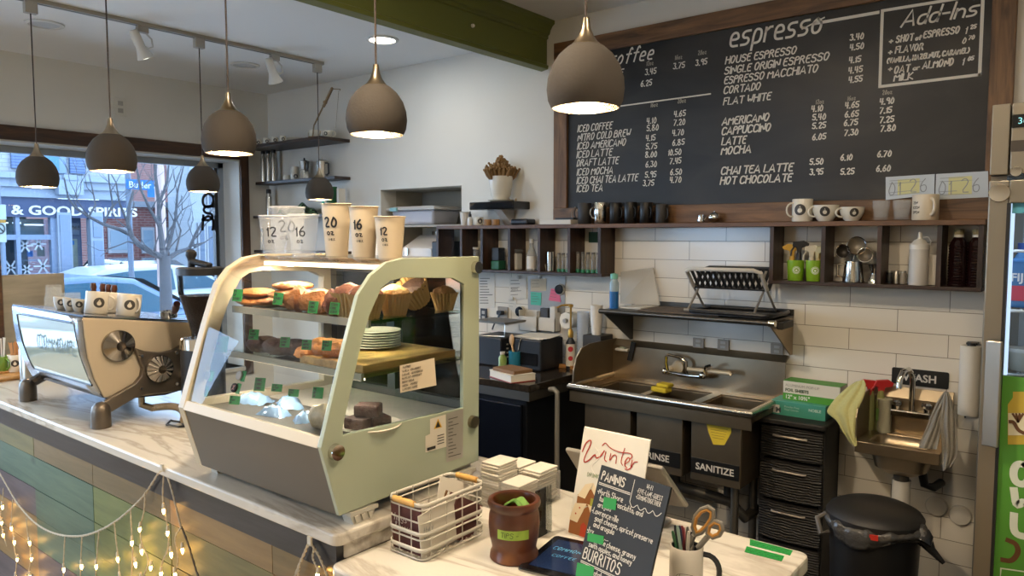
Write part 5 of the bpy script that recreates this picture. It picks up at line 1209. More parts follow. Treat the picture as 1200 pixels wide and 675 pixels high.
# right end: cups, glasses
p = on(940, 259, 3.55, ZT); mug('coffee_mug', 'white logo mug at the head of the cup row on the walnut shelf', 'mug', p, .046, .104, white, 3.9, None, (.026, -.25), hout=.034)
p = on(967, 259, 3.55, ZT); mug('latte_cup', 'wide white logo cup in the middle of the three on the shelf', 'cup', p, .058, .073, white, 3.9, None, (.022, -.05), cup=True, hout=.03)
p = on(998, 258.5, 3.55, ZT); mug('cappuccino_cup', 'lowest white logo cup of the three on the walnut shelf', 'cup', p, .053, .062, white, 3.9, None, (.019, .2), cup=True, hout=.028)
facet_glass('cut glass tumbler beside the low white logo cup', on(1032, 258, 3.56, ZT), .036, .088); facet_glass('cut glass tumbler beside the cream lettered mug', on(1056, 258, 3.56, ZT), .036, .088)
p = on(1084, 258, 3.56, ZT); t = mug('coffee_mug', 'cream mug with small black lettering next to the cut glasses', 'mug', p, .051, .108, mat('cream_glaze', '#dccdb2', .3), face_cam(p)+.45, None, None, hout=.03, hr=.007)
f = MB(); 
for k, s_ in enumerate(('ZEN', 'KEEN', 'OPEN')): stroke(f, s_, Matrix.Translation((-.035, .068-.02*k, 0)), .010, .0022, 0, narrow=.8)
d = MB(); wrap(f, d, lambda z: .051, face_cam(p)-.35); d.build('lettering', ink, t)
# tumblers
bst = mat('black_steel', '#2e2c2a', .32, .75)
def tumbler(px, w, hp, label, m, hang, Y=3.56, group=None, hm=None):
    p = on(px, 263, Y, ZT); s = pxs(p); return mug('steel_tumbler', label, 'tumbler', p, w/s/2, hp/s, m, hang, group, None, taper=.98, hm=hm or m, hout=.024, hh=.06, hr=.004)
tumbler(685, 16, 24.5, 'matte black tumbler beside the folded wire stand on the shelf', mat('matte_black_steel', '#3a3734', .5, .5), 3.6)
tumbler(703.5, 16, 25, 'polished steel mug among the black tumblers on the shelf', mat('bright_steel', '#c9c4ba', .14, 1.0), 4.0)
tumbler(721.5, 15, 24.5, 'black steel mug just past the polished one on the shelf', bst, 5.9)
tumbler(739, 15.5, 25, 'black steel mug third from the end of the tumbler row', bst, 5.7)
tumbler(757, 15.5, 24.5, 'black steel mug second from the end of the tumbler row', bst, 5.7)
tumbler(775.5, 15, 22, 'shortest black mug ending the tumbler row on the shelf', mat('matte_black_steel', '#3a3734', .5, .5), 5.8)
p = on(821.5, 260.5, 3.57, ZT); t = thing('cream_jug', 'tiny chrome cream jug on the walnut shelf under the board', 'jug', p); MB().lathe([(0, 0), (.016, 0), (.019, .012), (.015, .03), (.018, .042), (.016, .042), (0, .01)], n=20).build('body', chrome, t); MB().tube([(.016, 0, .034), (.03, 0, .03), (.018, 0, .012)], .003, 6).build('handle', chrome, t)
p = on(837, 260.5, 3.57, ZT); t = thing('sugar_pot', 'round chrome sugar pot beside the tiny cream jug', 'pot', p); MB().sph((0, 0, .027), (.030, .030, .027), 22, 14).build('body', chrome, t); MB().sph((0, 0, .056), .005, 10, 6).build('knob', chrome, t)
# left end of the top board
t = thing('wire_stand', 'folded wire stand beside the matte black tumbler', 'stand', on(674, 263, 3.56, ZT)); MB().tube([(-.02, 0, .003), (-.025, 0, .07), (0, 0, .10), (.022, 0, .07), (.016, 0, .003)], .002, 6).build('wire_loop', steel, t); MB().box(-.03, .03, -.02, .02, 0, .004).build('base', steel, t)
solo(MB().box(-.11, .11, -.06, .05, 0, .026), 'white_book', mat('book_white', '#d6d0c4', .6), on(657, 264, 3.56, ZT), 'white boxed book lying flat on the walnut shelf', 'book', bev=.002)
solo(MB().box(-.07, .06, -.02, .03, 0, .012), 'tablet_case', blk, on(664, 262, 3.56, ZT+.0265), 'black folded case lying on the white boxed book', 'case', bev=.003)
solo(MB().box(-.065, .065, -.045, .045, 0, .036), 'card_reader', mat('dark_blue_black', '#191c24', .35), on(613, 265, 3.56, ZT), 'small black box with rounded corners on the walnut shelf', 'box', bev=.012, seg=4)
for i, px in enumerate((571.5, 581)): solo(MB().lathe([(0, 0), (.024, 0), (.026, .018), (.024, .036), (0, .036)], n=20), 'wooden_pot', wood('turned_wood', '#8a5a2c', '#c79a62', 'Z', 2, .5, False), on(px, 265, 3.56, ZT), ('darker' if i == 0 else 'paler') + ' little turned wooden pot on the walnut shelf below the plant', 'pot')
p = on(561, 265, 3.56, ZT); mug('espresso_cup', 'small white logo cup beside the turned wooden pots', 'cup', p, .030, .052, white, .2, None, (.016, .3))
p = on(551, 265, 3.53, ZT); t = thing('dropper_bottle', 'little dropper bottle with black top on the walnut shelf', 'bottle', p); MB().lathe([(0, 0), (.018, 0), (.018, .045), (.008, .055), (0, .055)], n=18).build('body', mat('frosted_white', '#cfcac0', .3), t); MB().lathe([(.009, .054), (.009, .068), (.005, .074), (.004, .088), (0, .09)], n=14).build('dropper', blk, t)
p = on(544.5, 265, 3.57, ZT); solo(MB().lathe([(0, .003), (.020, .003), (.022, 0), (.032, .085), (.034, .087), (.031, .087), (.02, .006), (0, .006)], n=24), 'paper_cup', mat('paper_white', '#d9d2c6', .6), p, 'plain white paper cup at the niche end of the walnut shelf', 'paper cup')
# plant on its little bracket shelf
c = at(588, 241, 'Y', 3.56); t = thing('bracket_shelf', 'small black gloss shelf on a pale wall bracket under the plant', 'shelf', (c.x, 3.65, c.z-.025))
MB().box(-.20, .155, -.17, -.003, 0, .048).build('shelf_box', mat('gloss_black', '#131315', .12), t, bev=.006); MB().prism([(-.13, -.002), (-.003, -.002), (-.003, -.11)], 'X', -.03, .03).build('bracket', mat('bracket_white', '#cfcac0', .5), t)
for dx in (.06, .11): MB().cyl((dx, -.09, .048), (dx, -.09, .066), .006).build('knob', brass, t)
pz = c.z + .0235
pc = at(587, 236, 'Y', 3.555); t = thing('potted_succulent', 'brown branching succulent in a white pot on the black bracket shelf', 'potted plant', (pc.x, pc.y, pz))
sp_ = pxs((pc.x, pc.y, pz)); rp = 14/sp_
MB().lathe([(0, 0), (.060, 0), (.078, .008), (.080, .012), (.06, .008), (0, .008)], n=28).build('saucer', white, t)
MB().lathe([(0, .009), (rp*.55, .009), (rp*.85, .04), (rp*.98, .11), (rp*1.02, .155), (rp*.92, .155), (rp*.9, .13), (0, .125)], n=30).build('pot', white, t)
MB().lathe([(0, .132), (rp*.93, .130)], n=20).build('soil', mat('potting_soil', '#3a2c20', .95), t)
random.seed(5); m = MB()
for k in range(64):
    a = random.uniform(0, 6.28); r = random.uniform(.0, .85)*rp; tall = .05 + .105*(1-r/rp)**1.2 * random.uniform(.6, 1); base = Vector((r*math.cos(a), r*math.sin(a), .13)); out = Vector((math.cos(a), math.sin(a), 0))*r*.75
    tip = base + out + Vector((0, 0, tall)); m.tube([base, base.lerp(tip, .5) + out*.1, tip], [.009, .010, .006], 7); m.sph(tip, .0085, 8, 6)
    for j in range(2):
        q = base.lerp(tip, random.uniform(.5, .9)); b = random.uniform(0, 6.28); e = q + Vector((.016*math.cos(b), .016*math.sin(b), .02)); m.tube([q, e], [.007, .006], 6); m.sph(e, .0075, 8, 6)
m.build('succulent_stems', mat('brown_succulent', '#8a6a40', .7, noise=.3, nscale=30), t)
# cubby contents, left row
def cyl_thing(name, label, cat, px, pb, pt, w, Y, z, parts, group=None):
    """parts: list of (name, material, z-from, z-to, radius factor)"""
    p = on(px, pb, Y, z); s = pxs(p); h = (pb-pt)/s; r = w/s/2; t = thing(name, label, cat, p, 0, group)
    for nm, m_, a, b, f in parts: MB().lathe([(0, a*h), (r*f, a*h), (r*f, b*h-.002), (r*f*.92, b*h), (0, b*h)], n=20).build(nm, m_, t)
    return t
wj = mat('jar_white', '#c9c2b4', .4); jg = mat('jar_clear', '#9b958a', .1, alpha=.55); gcap = mat('green_cap', '#1f7a55', .4)
for i, px in enumerate((547, 558)): cyl_thing('storage_jar', ('lidded white jar at the niche end of the cubbies' , 'lidded white jar beside its twin in the first cubby')[i], 'jar', px, 300, 275, 9, 3.56, ZB, [('body', wj, 0, .45, 1), ('glass_top', jg, .45, .9, .85), ('lid', wj, .9, 1, .9)])
t = thing('grinder_box', 'black box with a green base in the second cubby', 'box', on(584, 314, 3.56, ZB)); MB().box(-.032, .032, -.035, .035, 0, .055).build('base', mat('green_plastic', '#1d5a34', .4), t, bev=.004); MB().box(-.028, .028, -.032, .032, .055, .135).build('body', blk, t, bev=.004)
t = thing('canister', 'white square canister with grey lid in the third cubby', 'canister', on(604, 315, 3.56, ZB)); MB().box(-.032, .032, -.03, .03, 0, .105).build('body', wj, t, bev=.008); MB().box(-.034, .034, -.032, .032, .105, .128).build('lid', mat('grey_lid', '#56524c', .5), t, bev=.004)
p = on(623, 316, 3.56, ZB); t = thing('glass_bottle', 'clear glass bottle with white label in the third cubby', 'bottle', p); MB().lathe([(0, 0), (.030, 0), (.030, .10), (.012, .145), (.012, .17), (0, .17)], n=22).build('body', mat('bottle_clear', '#b8b4aa', .08, alpha=.5), t); MB().lathe([(.0305, .012), (.0305, .088)], n=22).build('paper_label', mat('paper_white', '#d9d2c6', .6), t); MB().lathe([(.014, .165), (.014, .19), (0, .19)], n=14).build('stopper', wj, t)
cyl_thing('steel_cup', 'steel cocktail cup in the fourth cubby', 'cup', 644, 317, 294, 9.5, 3.56, ZB, [('body', chrome, 0, 1, 1)])
solo(MB().tube([(0, 0, 0), (-.025, .0, .12), (-.05, 0, .22)], .0025, 6), 'bar_spoon', chrome, on(640, 316, 3.54, ZB), 'long steel bar spoon leaning in the fourth cubby', 'spoon')
for i, px in enumerate((655, 660, 665.5)): cyl_thing('sample_tube', 'slim glass tube with green foot in the fourth cubby', 'tube', px, 319, 297, 4.2, 3.55, ZB, [('foot', gcap, 0, .16, 1.08), ('tube_body', jg, .16, .92, .9), ('lid', mat('grey_lid', '#56524c', .5), .92, 1, .95)], 'tubes in the fourth cubby')
for i, px in enumerate((671.5, 677.2, 683, 689, 695, 700.8)): cyl_thing('sample_tube', 'slim glass tube with green foot in the last cubby of the row', 'tube', px, 320, 296, 4.8, 3.55, ZB, [('foot', gcap, 0, .16, 1.08), ('tube_body', jg, .16, .92, .9), ('lid', mat('grey_lid', '#56524c', .5), .92, 1, .95)], 'tubes in the last cubby')
c = at(697.5, 278, 'Y', 3.63); solo(MB().box(-.045, .045, 0, .012, -.03, .03), 'green_pouch', mat('dark_green_cloth', '#15351f', .8), c, 'dark green cloth square pinned inside the last cubby', 'cloth')
# cubby contents, right row
lime = mat('lime_glaze', '#84ad2c', .25); clog = mat('lime_logo', '#e4ead0', .4)
def lime_cup(px, lab):
    p = on(px, 327, 3.555, ZB); r = .0385; h = .096; t = thing('lime_cup', lab, 'cup', p)
    MB().lathe([(0, 0), (r*.86, 0), (r*.9, .004), (r, h-.002), (r-.003, h), (r*.85, .01), (0, .008)], n=28).build('body', lime, t)
    m = MB(); disc2(m, 0, 0, .0175, 0, 20, .0155); disc2(m, 0, 0, .0135, 0, 20, .0095); disc2(m, 0, -.001, .005); d = MB(); wrap(m, d, lambda z: r*(.9+.1*z/h), face_cam(p)+.1, .0008, h*.52); d.build('logo', clog, t)
    return p
def sprayer(name, lab, p, dx, dz, m_, rz, hand=True):
    name = 'trigger_sprayer'
    t = thing(name, lab, 'spray head', (p.x+dx, p.y, p.z+dz), rz)
    MB().lathe([(0, 0), (.013, 0), (.012, .05), (.008, .06), (0, .06)], n=14).build('collar', m_, t)
    MB().prism([(-.03, .085), (-.028, .105), (.02, .112), (.045, .098), (.04, .086), (.012, .078), (.01, .055), (-.008, .055), (-.012, .078)], 'Y', -.009, .009).build('spray_body', m_, t, bev=.003)
    MB().tube([(-.02, 0, .086), (-.034, 0, .065), (-.036, 0, .04)], .004, 6).build('trigger', m_, t)
pa_ = lime_cup(932, 'lime green logo cup nearest the dish rack in the cubby'); pb_ = lime_cup(954, 'lime green logo cup nearest the metal pitcher in the cubby')
sprayer('spray_head', 'yellow spray head standing in the first lime cup', pa_, -.018, .06, mat('yellow_plastic', '#c79a34', .45), R(200)); sprayer('spray_head', 'black spray head standing in the first lime cup', pa_, .014, .075, blk, R(20))
sprayer('spray_head', 'cream spray head leaning in the second lime cup', pb_, -.014, .055, mat('cream_plastic', '#c6bda4', .45), R(10)); sprayer('spray_head', 'pale yellow spray head at the wall side of the second lime cup', pb_, .016, .05, mat('pale_yellow_plastic', '#b8a468', .45), R(-30))
p = on(1000, 328, 3.555, ZB); t = thing('milk_pitcher', 'steel milk pitcher holding strainers in the cubby', 'pitcher', p)
MB().lathe([(0, 0), (.045, 0), (.046, .004), (.036, .095), (.033, .095), (.04, .01), (0, .008)], n=28).build('body', mat('bright_steel', '#c9c4ba', .14, 1.0), t); MB().tube([(-.036, -.01, .085), (-.065, -.02, .08), (-.062, -.02, .03), (-.043, -.01, .02)], .005, 7).build('handle', mat('bright_steel', '#c9c4ba', .14, 1.0), t)
def strainer(lab, dx, dz, r, tilt, m_):
    t = thing('tea_strainer', lab, 'strainer', (p.x+dx, p.y, p.z+dz)); K = Matrix.Rotation(tilt, 4, 'Y') @ Matrix.Rotation(R(80), 4, 'X')
    MB().lathe([(r, 0), (r*.8, -.02), (r*.45, -.034), (0, -.038)], n=20, M=K).build('mesh_bowl', m_, t); MB().tube([K @ Vector((r*math.cos(2*PI*k/20), r*math.sin(2*PI*k/20), 0)) for k in range(20)], .0025, 6, True).build('rim', chrome, t)
    MB().tube([K @ Vector((0, -r, 0)), K @ Vector((0, -r-.08, 0))], .0025, 6).build('handle', chrome, t)
meshm = mat('strainer_mesh', '#8f8574', .5, .6)
strainer('large conical strainer standing up in the steel pitcher', .008, .165, .040, R(8), meshm); strainer('round tea strainer leaning out of the steel pitcher', .045, .125, .032, R(25), mat('strainer_mesh_grey', '#a39a8c', .45, .6)); strainer('dark ladle shaped strainer at the window side of the pitcher', -.05, .14, .03, R(-18), mat('strainer_dark', '#4b443b', .5, .6))
p = on(1024, 328.5, 3.55, ZB); solo(MB().lathe([(0, 0), (.026, 0), (.012, .04), (.012, .046), (.026, .085), (.023, .085), (0, .05)], n=24), 'jigger', chrome, p, 'double ended steel jigger beside the milk pitcher', 'jigger')
for i, (px, mm) in enumerate(((1042, blk), (1050, steel), (1058, mat('spice_clear', '#9a9184', .2)))): cyl_thing('spice_pot', ('black', 'steel', 'clear brown')[i] + ' little pot behind the squeeze bottle', 'pot', px, 331, 316, 7, 3.60, ZB, [('body', mm, 0, .85, 1), ('lid', steel, .85, 1, .9)])
p = on(1076, 332, 3.55, ZB); t = thing('squeeze_bottle', 'white squeeze bottle with pointed nozzle in the cubby', 'bottle', p)
MB().lathe([(0, 0), (.038, 0), (.039, .01), (.038, .15), (.034, .158), (0, .158)], n=26).build('body', mat('milky_plastic', '#c4beb4', .4), t); MB().lathe([(.039, .152), (.039, .172), (.03, .178), (.022, .19), (.01, .196), (.006, .225), (0, .226)], n=22).build('nozzle_cap', mat('cap_white', '#dcd6c8', .4), t); MB().tube([(.01, 0, .2), (.03, 0, .205), (.042, 0, .185), (.037, 0, .165)], .002, 6).build('cap_tether', mat('cap_white', '#dcd6c8', .4), t)
solo(MB().box(-.035, .035, -.02, .03, 0, .13), 'white_carton', mat('carton_white', '#d6cfc0', .6), on(1093, 332, 3.59, ZB), 'plain white carton standing behind the squeeze bottle', 'carton', bev=.002)
syr = mat('dark_syrup', '#1f0d0c', .12, coat=.6)
for i, px in enumerate((1121.5, 1143.5)):
    p = on(px, 333, 3.555, ZB); t = thing('syrup_bottle', ('ribbed dark red syrup bottle beside the white carton', 'ribbed dark red syrup bottle nearest the fridge')[i], 'bottle', p)
    pr = [(0, 0), (.034, 0)]
    for k in range(15): z = .006 + k*.0115; pr += [(.036, z), (.0325, z+.0058)]
    pr += [(.03, .18), (.02, .20), (.016, .206), (0, .206)]
    MB().lathe(pr, n=26).build('body', syr, t); MB().lathe([(.019, .203), (.019, .214), (0, .214)], n=20).build('neck_ring', wj, t); MB().lathe([(.017, .214), (.019, .222), (.018, .236), (0, .238)], n=10, smooth=False).build('cap', mat('tan_cap', '#8d7d54', .5), t)
# ================================================================== BACK BENCH
C = at(620, 452, 'Z', .935); BX1, BY0 = C.x, C.y
bench = thing('back_bench', 'back bench with thick dark granite top and black under counter fridge', 'work bench', (-2.9, 3.35, 0))
granite = mat('dark_granite', '#2c2620', .14, noise=.5, nscale=60)
bw(MB().box(-3.36, BX1, BY0, 3.64, .897, .935), 'worktop', granite, bench, bev=.004)
bw(MB().box(-3.36, BX1-.004, BY0+.006, 3.64, .85, .897), 'steel_rail', mat('dull_steel', '#6f6c66', .4, .9), bench)
bw(MB().box(-3.35, BX1-.03, BY0+.02, 3.62, .10, .85), 'fridge_body', mat('charcoal_steel', '#1d2026', .3, .5), bench, bev=.004)
bw(MB().box(-3.33, BX1-.05, BY0-.006, BY0+.02, .14, .825), 'fridge_door', mat('navy_black_steel', '#1a1f2b', .22, .6), bench, bev=.006)
for x in (-3.3, BX1-.08):
    for y in (BY0+.06, 3.55): bw(MB().cyl((x, y, 0), (x, y, .10), .02), 'foot', blk, bench)
pz_ = at(653, 470, 'Y', 3.12); pp_ = at(646, 449, 'Y', 3.12)
solow(MB().tube([(pp_.x-.01, 3.12, pz_.z+.055), (pz_.x-.02, 3.12, pz_.z+.06), (pz_.x, 3.12, pz_.z+.045), (pz_.x, 3.12, pz_.z), (pz_.x, 3.12, .02)], .014, 10), 'drain_pipe', mat('pipe_grey', '#8b877f', .4, .4), (pz_.x, 3.12, 0), 'grey pipe with an elbow rising between the bench and the steel sink', 'pipe')
Zb = .9355
def onb(px, py):
    p = at(px, py, 'Z', Zb)
    if p.y > 3.575: p = at(px, py, 'Y', 3.575); p.z = Zb
    return p
p = onb(593, 445); t = thing('hardback_book', 'thick white hardback book with a red strip on the dark bench', 'book', p, R(-20)); MB().box(-.12, .10, -.03, .12, .003, .036).build('pages', mat('page_white', '#d8d2c4', .7), t); MB().box(-.122, .102, -.033, .122, 0, .004).build('cover', mat('red_cover', '#8f2f2a', .5), t); MB().box(-.122, .102, -.033, .122, .036, .040).build('cover_top', mat('page_white', '#d8d2c4', .7), t)
solo(MB().box(-.09, .09, -.02, .11, 0, .018), 'notebook', mat('kraft_brown', '#7d5c3a', .7), (p.x, p.y, Zb+.0405), 'brown notebook lying on the white hardback book', 'notebook', None, R(-12), bev=.002)
p = onb(603.5, 432); s = pxs(p); t = thing('utensil_cup', 'teal cup holding a wooden spoon on the dark bench', 'cup', p); r = 7.6/s; h = 21/s
MB().lathe([(0, 0), (r*.92, 0), (r, .006), (r, h), (r-.004, h), (r*.9, .01), (0, .008)], n=26).build('body', mat('teal_glaze', '#1f6d86', .3), t)
m = MB(); m.tube([(0, 0, .01), (-.015, 0, h), (-.022, 0, h+.03)], .006, 8); m.sph((-.024, 0, h+.055), (.018, .008, .034), 14, 10); solo(m, 'wooden_spoon', wood('spoon_wood', '#b08a5e', '#d3b184', 'Z', 1, .5, False), (p.x, p.y, p.z+.006), 'pale wooden spoon standing in the teal cup', 'spoon')
solo(MB().tube([(0, 0, .01), (.035, 0, h+.05), (.05, 0, h+.075)], .003, 6), 'steel_straw', chrome, (p.x, p.y, p.z+.006), 'thin steel straw leaning out of the teal cup', 'straw')
p = onb(589, 432); cyl_ = thing('soap_bottle', 'small clear bottle of green liquid beside the teal cup', 'bottle', p); s = pxs(p)
MB().lathe([(0, 0), (5/s, 0), (5/s, 13/s), (2.4/s, 17/s), (2.4/s, 18/s), (0, 18/s)], n=20).build('body', mat('green_liquid', '#8fa65a', .15, alpha=.8), cyl_); MB().lathe([(3/s, 17/s), (3/s, 20/s), (0, 20/s)], n=16).build('cap', wj, cyl_)
q0 = onb(607, 430); t = thing('receipt_printer', 'black square printer with papers on top beside the green jar', 'printer', (q0.x+.10, 3.42, Zb)); s = pxs(t.location); MB().box(-.105, .105, -.10, .12, 0, 36/s).build('housing', blk, t, bev=.01); MB().box(-.08, .08, -.105, -.10, .03, .10).build('front_panel', mat('panel_black', '#0d0d0f', .2), t)
for k in range(4): solo(MB().box(-.11, .10, -.09, .10, 0, .0025), 'paper_sheet', mat('page_white', '#d8d2c4', .7), (q0.x+.085+.012*k, 3.42, Zb+36/s+.0005+k*.003), 'loose white paper sheet on top of the black printer', 'paper', 'sheets on the printer', R(4*k))
q1 = onb(574, 431); t = thing('label_printer', 'tall black machine with a wire shelf of papers behind the pastry case', 'printer', (q1.x-.06, 3.40, Zb)); MB().box(-.12, .10, -.10, .14, 0, .17).build('housing', blk, t, bev=.008); MB().tube([(-.10, -.09, .17), (.12, -.09, .18), (.12, -.09, .25), (.12, .10, .25), (-.10, .10, .25)], .004, 6).build('wire_frame', steel, t); MB().box(-.12, .13, -.10, .10, .252, .262).build('tray', mat('dull_steel', '#6f6c66', .4, .9), t)
for k in range(4): MB().box(.101, .104, -.05, -.035, .05+k*.025, .058+k*.025).build('button', wj, t)
p = onb(641.5, 425); s = pxs(p); cyl_thing('herb_jar', 'small green jar with steel lid on the oak strip', 'jar', 641.5, 422, 405, 9, p.y, Zb+.0, [('body', mat('jar_green', '#1f6a3a', .25), 0, .66, 1), ('lid', steel, .66, 1, .8)])
oak = wood('oak_strip', '#8a5a2e', '#b98a50', 'X', 1, .5, False)
for i, (a, b, dy) in enumerate((((628, 427), (668, 433), 0), ((664, 432), (683, 437), .0))):
    v0, v1 = onb(*a), onb(*b); solow(MB().slab((v0.x, v0.y, Zb), (v1.x, v1.y, Zb), (v1.x, v1.y+.035, Zb), (v0.x, v0.y+.035, Zb), (0, 0, .022)), 'oak_strip', oak, v0, ('longer', 'shorter')[i] + ' oak strip lying along the back of the dark bench', 'wood strip', bev=.002)
p = onb(668.5, 432); s = pxs(p); t = thing('syrup_pump_bottle', 'black syrup bottle with red label and gold pump on the bench', 'bottle', p); h = 36/s; r = 5.6/s
MB().lathe([(0, 0), (r, 0), (r, h*.86), (r*.5, h), (r*.5, h*1.04), (0, h*1.04)], n=22).build('body', blk, t)
m = MB(); m.mat(0).lathe([(r*1.02, h*.10), (r*1.02, h*.82)], n=22); lb = m.build('label', [mat('label_cream', '#cfc6b4', .6)], t)
f = MB(); disc2(f, 0, h*.66, r*.55); disc2(f, 0, h*.36, r*.5); d = MB(); wrap(f, d, lambda z: r*1.03, face_cam(p)); d.build('label_mark', mat('label_red', '#b3282c', .5), t)
m = MB(); m.lathe([(r*.6, h*1.03), (r*.6, h*1.2), (r*.3, h*1.3), (0, h*1.3)], n=16); m.cyl((0, 0, h*1.3), (0, 0, h*2.05), .006); m.lathe([(0, h*2.02), (.014, h*2.02), (.014, h*2.1), (0, h*2.12)], n=14); m.tube([(0, 0, h*2.08), (-.05, -.02, h*2.06), (-.075, -.03, h*1.98)], [.007, .006, .005], 8); m.build('pump', mat('gold_pump', '#a8823c', .3, .8), t)
clearp = mat('stack_clear', '#c4ccd6', .15, alpha=.55)
def stack(label, px, pb, pt, w, m_, n, Y=None, z=Zb, g=None):
    p = at(px, pb, 'Y', Y) if Y else onb(px, pb); p.z = z; s = pxs(p); H = (pb-pt)/s; r = w/s/2; st = (H-.10)/max(1, n-1)
    for k in range(n):
        solo(MB().lathe([(0, .002), (r*.7, .002), (r*.72, 0), (r*.97, .096), (r, .097), (r, .1), (r*.96, .1), (r*.69, .006), (0, .006)], n=20), 'stacked_cup', m_, (p.x, p.y, z + k*st), label, 'cup', g)
stack('clear plastic cup in the tall upturned stack beside the syrup bottle', 683, 432, 365, 15, clearp, 14, None, Zb, 'clear cups in the tall stack')
stack('white paper cup in the stack beside the overshelf of the sink', 699, 392, 357, 15, mat('paper_white', '#d9d2c6', .6), 6, 3.55, at(699, 392, 'Y', 3.55).z, 'white cups in the short stack')
zc_ = at(699, 392, 'Y', 3.55).z
t = thing('cup_ledge', 'small dark ledge under the white cup stack beside the sink', 'ledge', (at(699, 392, 'Y', 3.55).x, 3.55, Zb)); MB().box(-.06, .06, -.05, .08, 0, zc_-Zb-.0005).build('box', mat('ledge_dark', '#33302c', .5), t, bev=.004)
# wall notes, discs, sockets under the cubbies
wy = BY - .0095
def wq(px, py, d=0.0): return at(px, py, 'Y', wy - d)
def sheet(name, label, cat, corners, m_, d=0.0, lines=0, pen_=None, txt=None, th=.0012):
    q = [wq(a, b, d) for a, b in corners]; m = MB(); m.slab(q[3], q[2], q[1], q[0], (0, -th, 0)); m.mat(1)
    def pt(u, v): r = q[3].lerp(q[2], u).lerp(q[0].lerp(q[1], u), v); r.y -= th + .0006; return r
    for k in range(lines):
        v = .88 - .8*k/max(1, lines); e = random.uniform(.5, .92); m.add([pt(.08, v), pt(e, v), pt(e, v-.025), pt(.08, v-.025)], [(0, 1, 2, 3)])
    if txt:
        hh = (q[0]-q[3]).length*.12; stroke(m, txt, frame(pt(.12, .42), (1, 0, 0), (0, 0, 1)), hh, hh*.15, 0, narrow=.7)
    c = sum(q, Vector())/4
    return solow(m, name, [m_, pen_ or mat('note_ink', '#6a665f', .7)], c, label, cat)
pw = mat('note_white', '#cfc8ba', .7); pt_ = mat('note_tan', '#b8a98e', .7)
sheet('wall_notice', 'long lined paper hanging beside the case under the cubbies', 'notice', ((561, 321), (580, 321), (580, 361), (561, 361)), pw, 0, 10)
sheet('wall_notice', 'white size chart paper under the first white pin', 'notice', ((597, 325), (617, 325), (617, 350), (597, 352)), pw, .002, 5, None, 'SIZES')
sheet('wall_notice', 'smaller white paper hanging below the size chart', 'notice', ((596, 350), (605, 351), (605, 364), (596, 363)), pw, 0, 3)
sheet('magnet_board', 'grey metal sheet on the wall holding the sticky notes', 'board', ((619, 323.5), (663, 323.5), (662, 368), (619, 366)), mat('grey_sheet_metal', '#98958f', .35, .5), 0, 0, th=.003)
sheet('wall_notice', 'tan paper under the second white pin', 'notice', ((622, 327), (640, 326), (640, 341), (622, 341)), pt_, .004, 3)
sheet('sticky_note', 'teal sticky note on the grey metal sheet', 'note', ((622, 342), (634.5, 343), (634, 358), (622, 357)), mat('teal_note', '#4fae94', .7), .004, 4)
sheet('sticky_note', 'pink sticky note beside the black magnet timer', 'note', ((646, 338), (655, 340), (657.5, 354), (643, 352)), mat('pink_note', '#d4637e', .7), .004, 3)
for px, py, lb in ((656.5, 339, 'round black magnet timer near the pink sticky note'), (610, 365, 'round black magnet timer below the size chart paper')):
    q = wq(px, py, .004); t = thing('magnet_timer', lb, 'timer', q); K = Matrix.Rotation(R(90), 4, 'X'); r = 6.6/pxs(q)
    MB().lathe([(0, 0), (r, 0), (r, .008), (r*.95, .012), (0, .012)], n=28, M=K).build('ring', mat('timer_ring', '#bdb8ac', .4), t); MB().lathe([(0, .012), (r*.88, .012), (r*.8, .020), (0, .022)], n=28, M=K).build('dial', mat('timer_black', '#101218', .2), t)
for px, py, lb in ((607.3, 325, 'round white pin over the size chart paper'), (632.5, 324, 'round white pin over the tan paper'), (600.5, 349.5, 'round white pin over the small lower paper')):
    q = wq(px, py, .005); solo(MB().lathe([(0, 0), (.011, 0), (.012, .006), (0, .010)], n=18, M=Matrix.Rotation(R(90), 4, 'X')), 'wall_pin', wj, q, lb, 'pin')
def wallbox(label, x0, x1, y0, y1, d=.06):
    a, b = wq(x0, y1), wq(x1, y0); t = thing('wall_holder', label, 'holder', (a.x, wy, a.z)); w, h = b.x-a.x, b.z-a.z
    MB().box(0, w, -d, -d+.004, 0, h*.72).build('front', wj, t); m = MB(); m.box(0, .004, -d, 0, 0, h); m.box(w-.004, w, -d, 0, 0, h); m.build('side', wj, t); MB().box(0, w, -.004, 0, 0, h).build('back', wj, t); MB().box(0, w, -d, 0, 0, .004).build('floor', wj, t)
    return t
w1 = wallbox('white wall holder nearer the case, holding papers', 615, 636, 364, 386); w2 = wallbox('white wall holder nearer the sink, holding card readers', 637.5, 657, 366, 386.5)
a = wq(643, 371); solo(MB().box(-.03, .03, -.05, -.012, -.04, .055), 'handheld_reader', mat('reader_grey', '#3a3a3d', .4), (a.x, wy, a.z), 'dark grey card reader in the white wall holder', 'card reader', bev=.005)
a = wq(652.5, 370); solo(MB().box(-.018, .022, -.05, -.02, -.04, .06), 'handheld_reader', wj, (a.x, wy, a.z), 'white card reader in the white wall holder', 'card reader', bev=.005)
outlet('wall_outlet', frame(wq(567.5, 369), (1, 0, 0), (0, 0, 1)), 'black wall outlet just past the case edge', .055, .085, '#2a2a2c')
o2 = outlet('wall_outlet', frame(wq(590, 370), (1, 0, 0), (0, 0, 1)), 'steel wall outlet with two black plugs above the bench', .085, .115, '#8d8579')
m = MB(); m.box(-.022, .022, -.05, -.012, .008, .036); m.build('plug', blk, o2, bev=.008); MB().box(-.022, .022, -.05, -.012, -.04, -.012).build('plug', blk, o2, bev=.008)
solow(MB().tube([wq(587, 366, .045), wq(583, 373, .05), wq(579, 380, .04), wq(577, 386, .03)], .005, 6), 'plug_cord', blk, wq(583, 373), 'black cord running down from the plugs', 'cord')
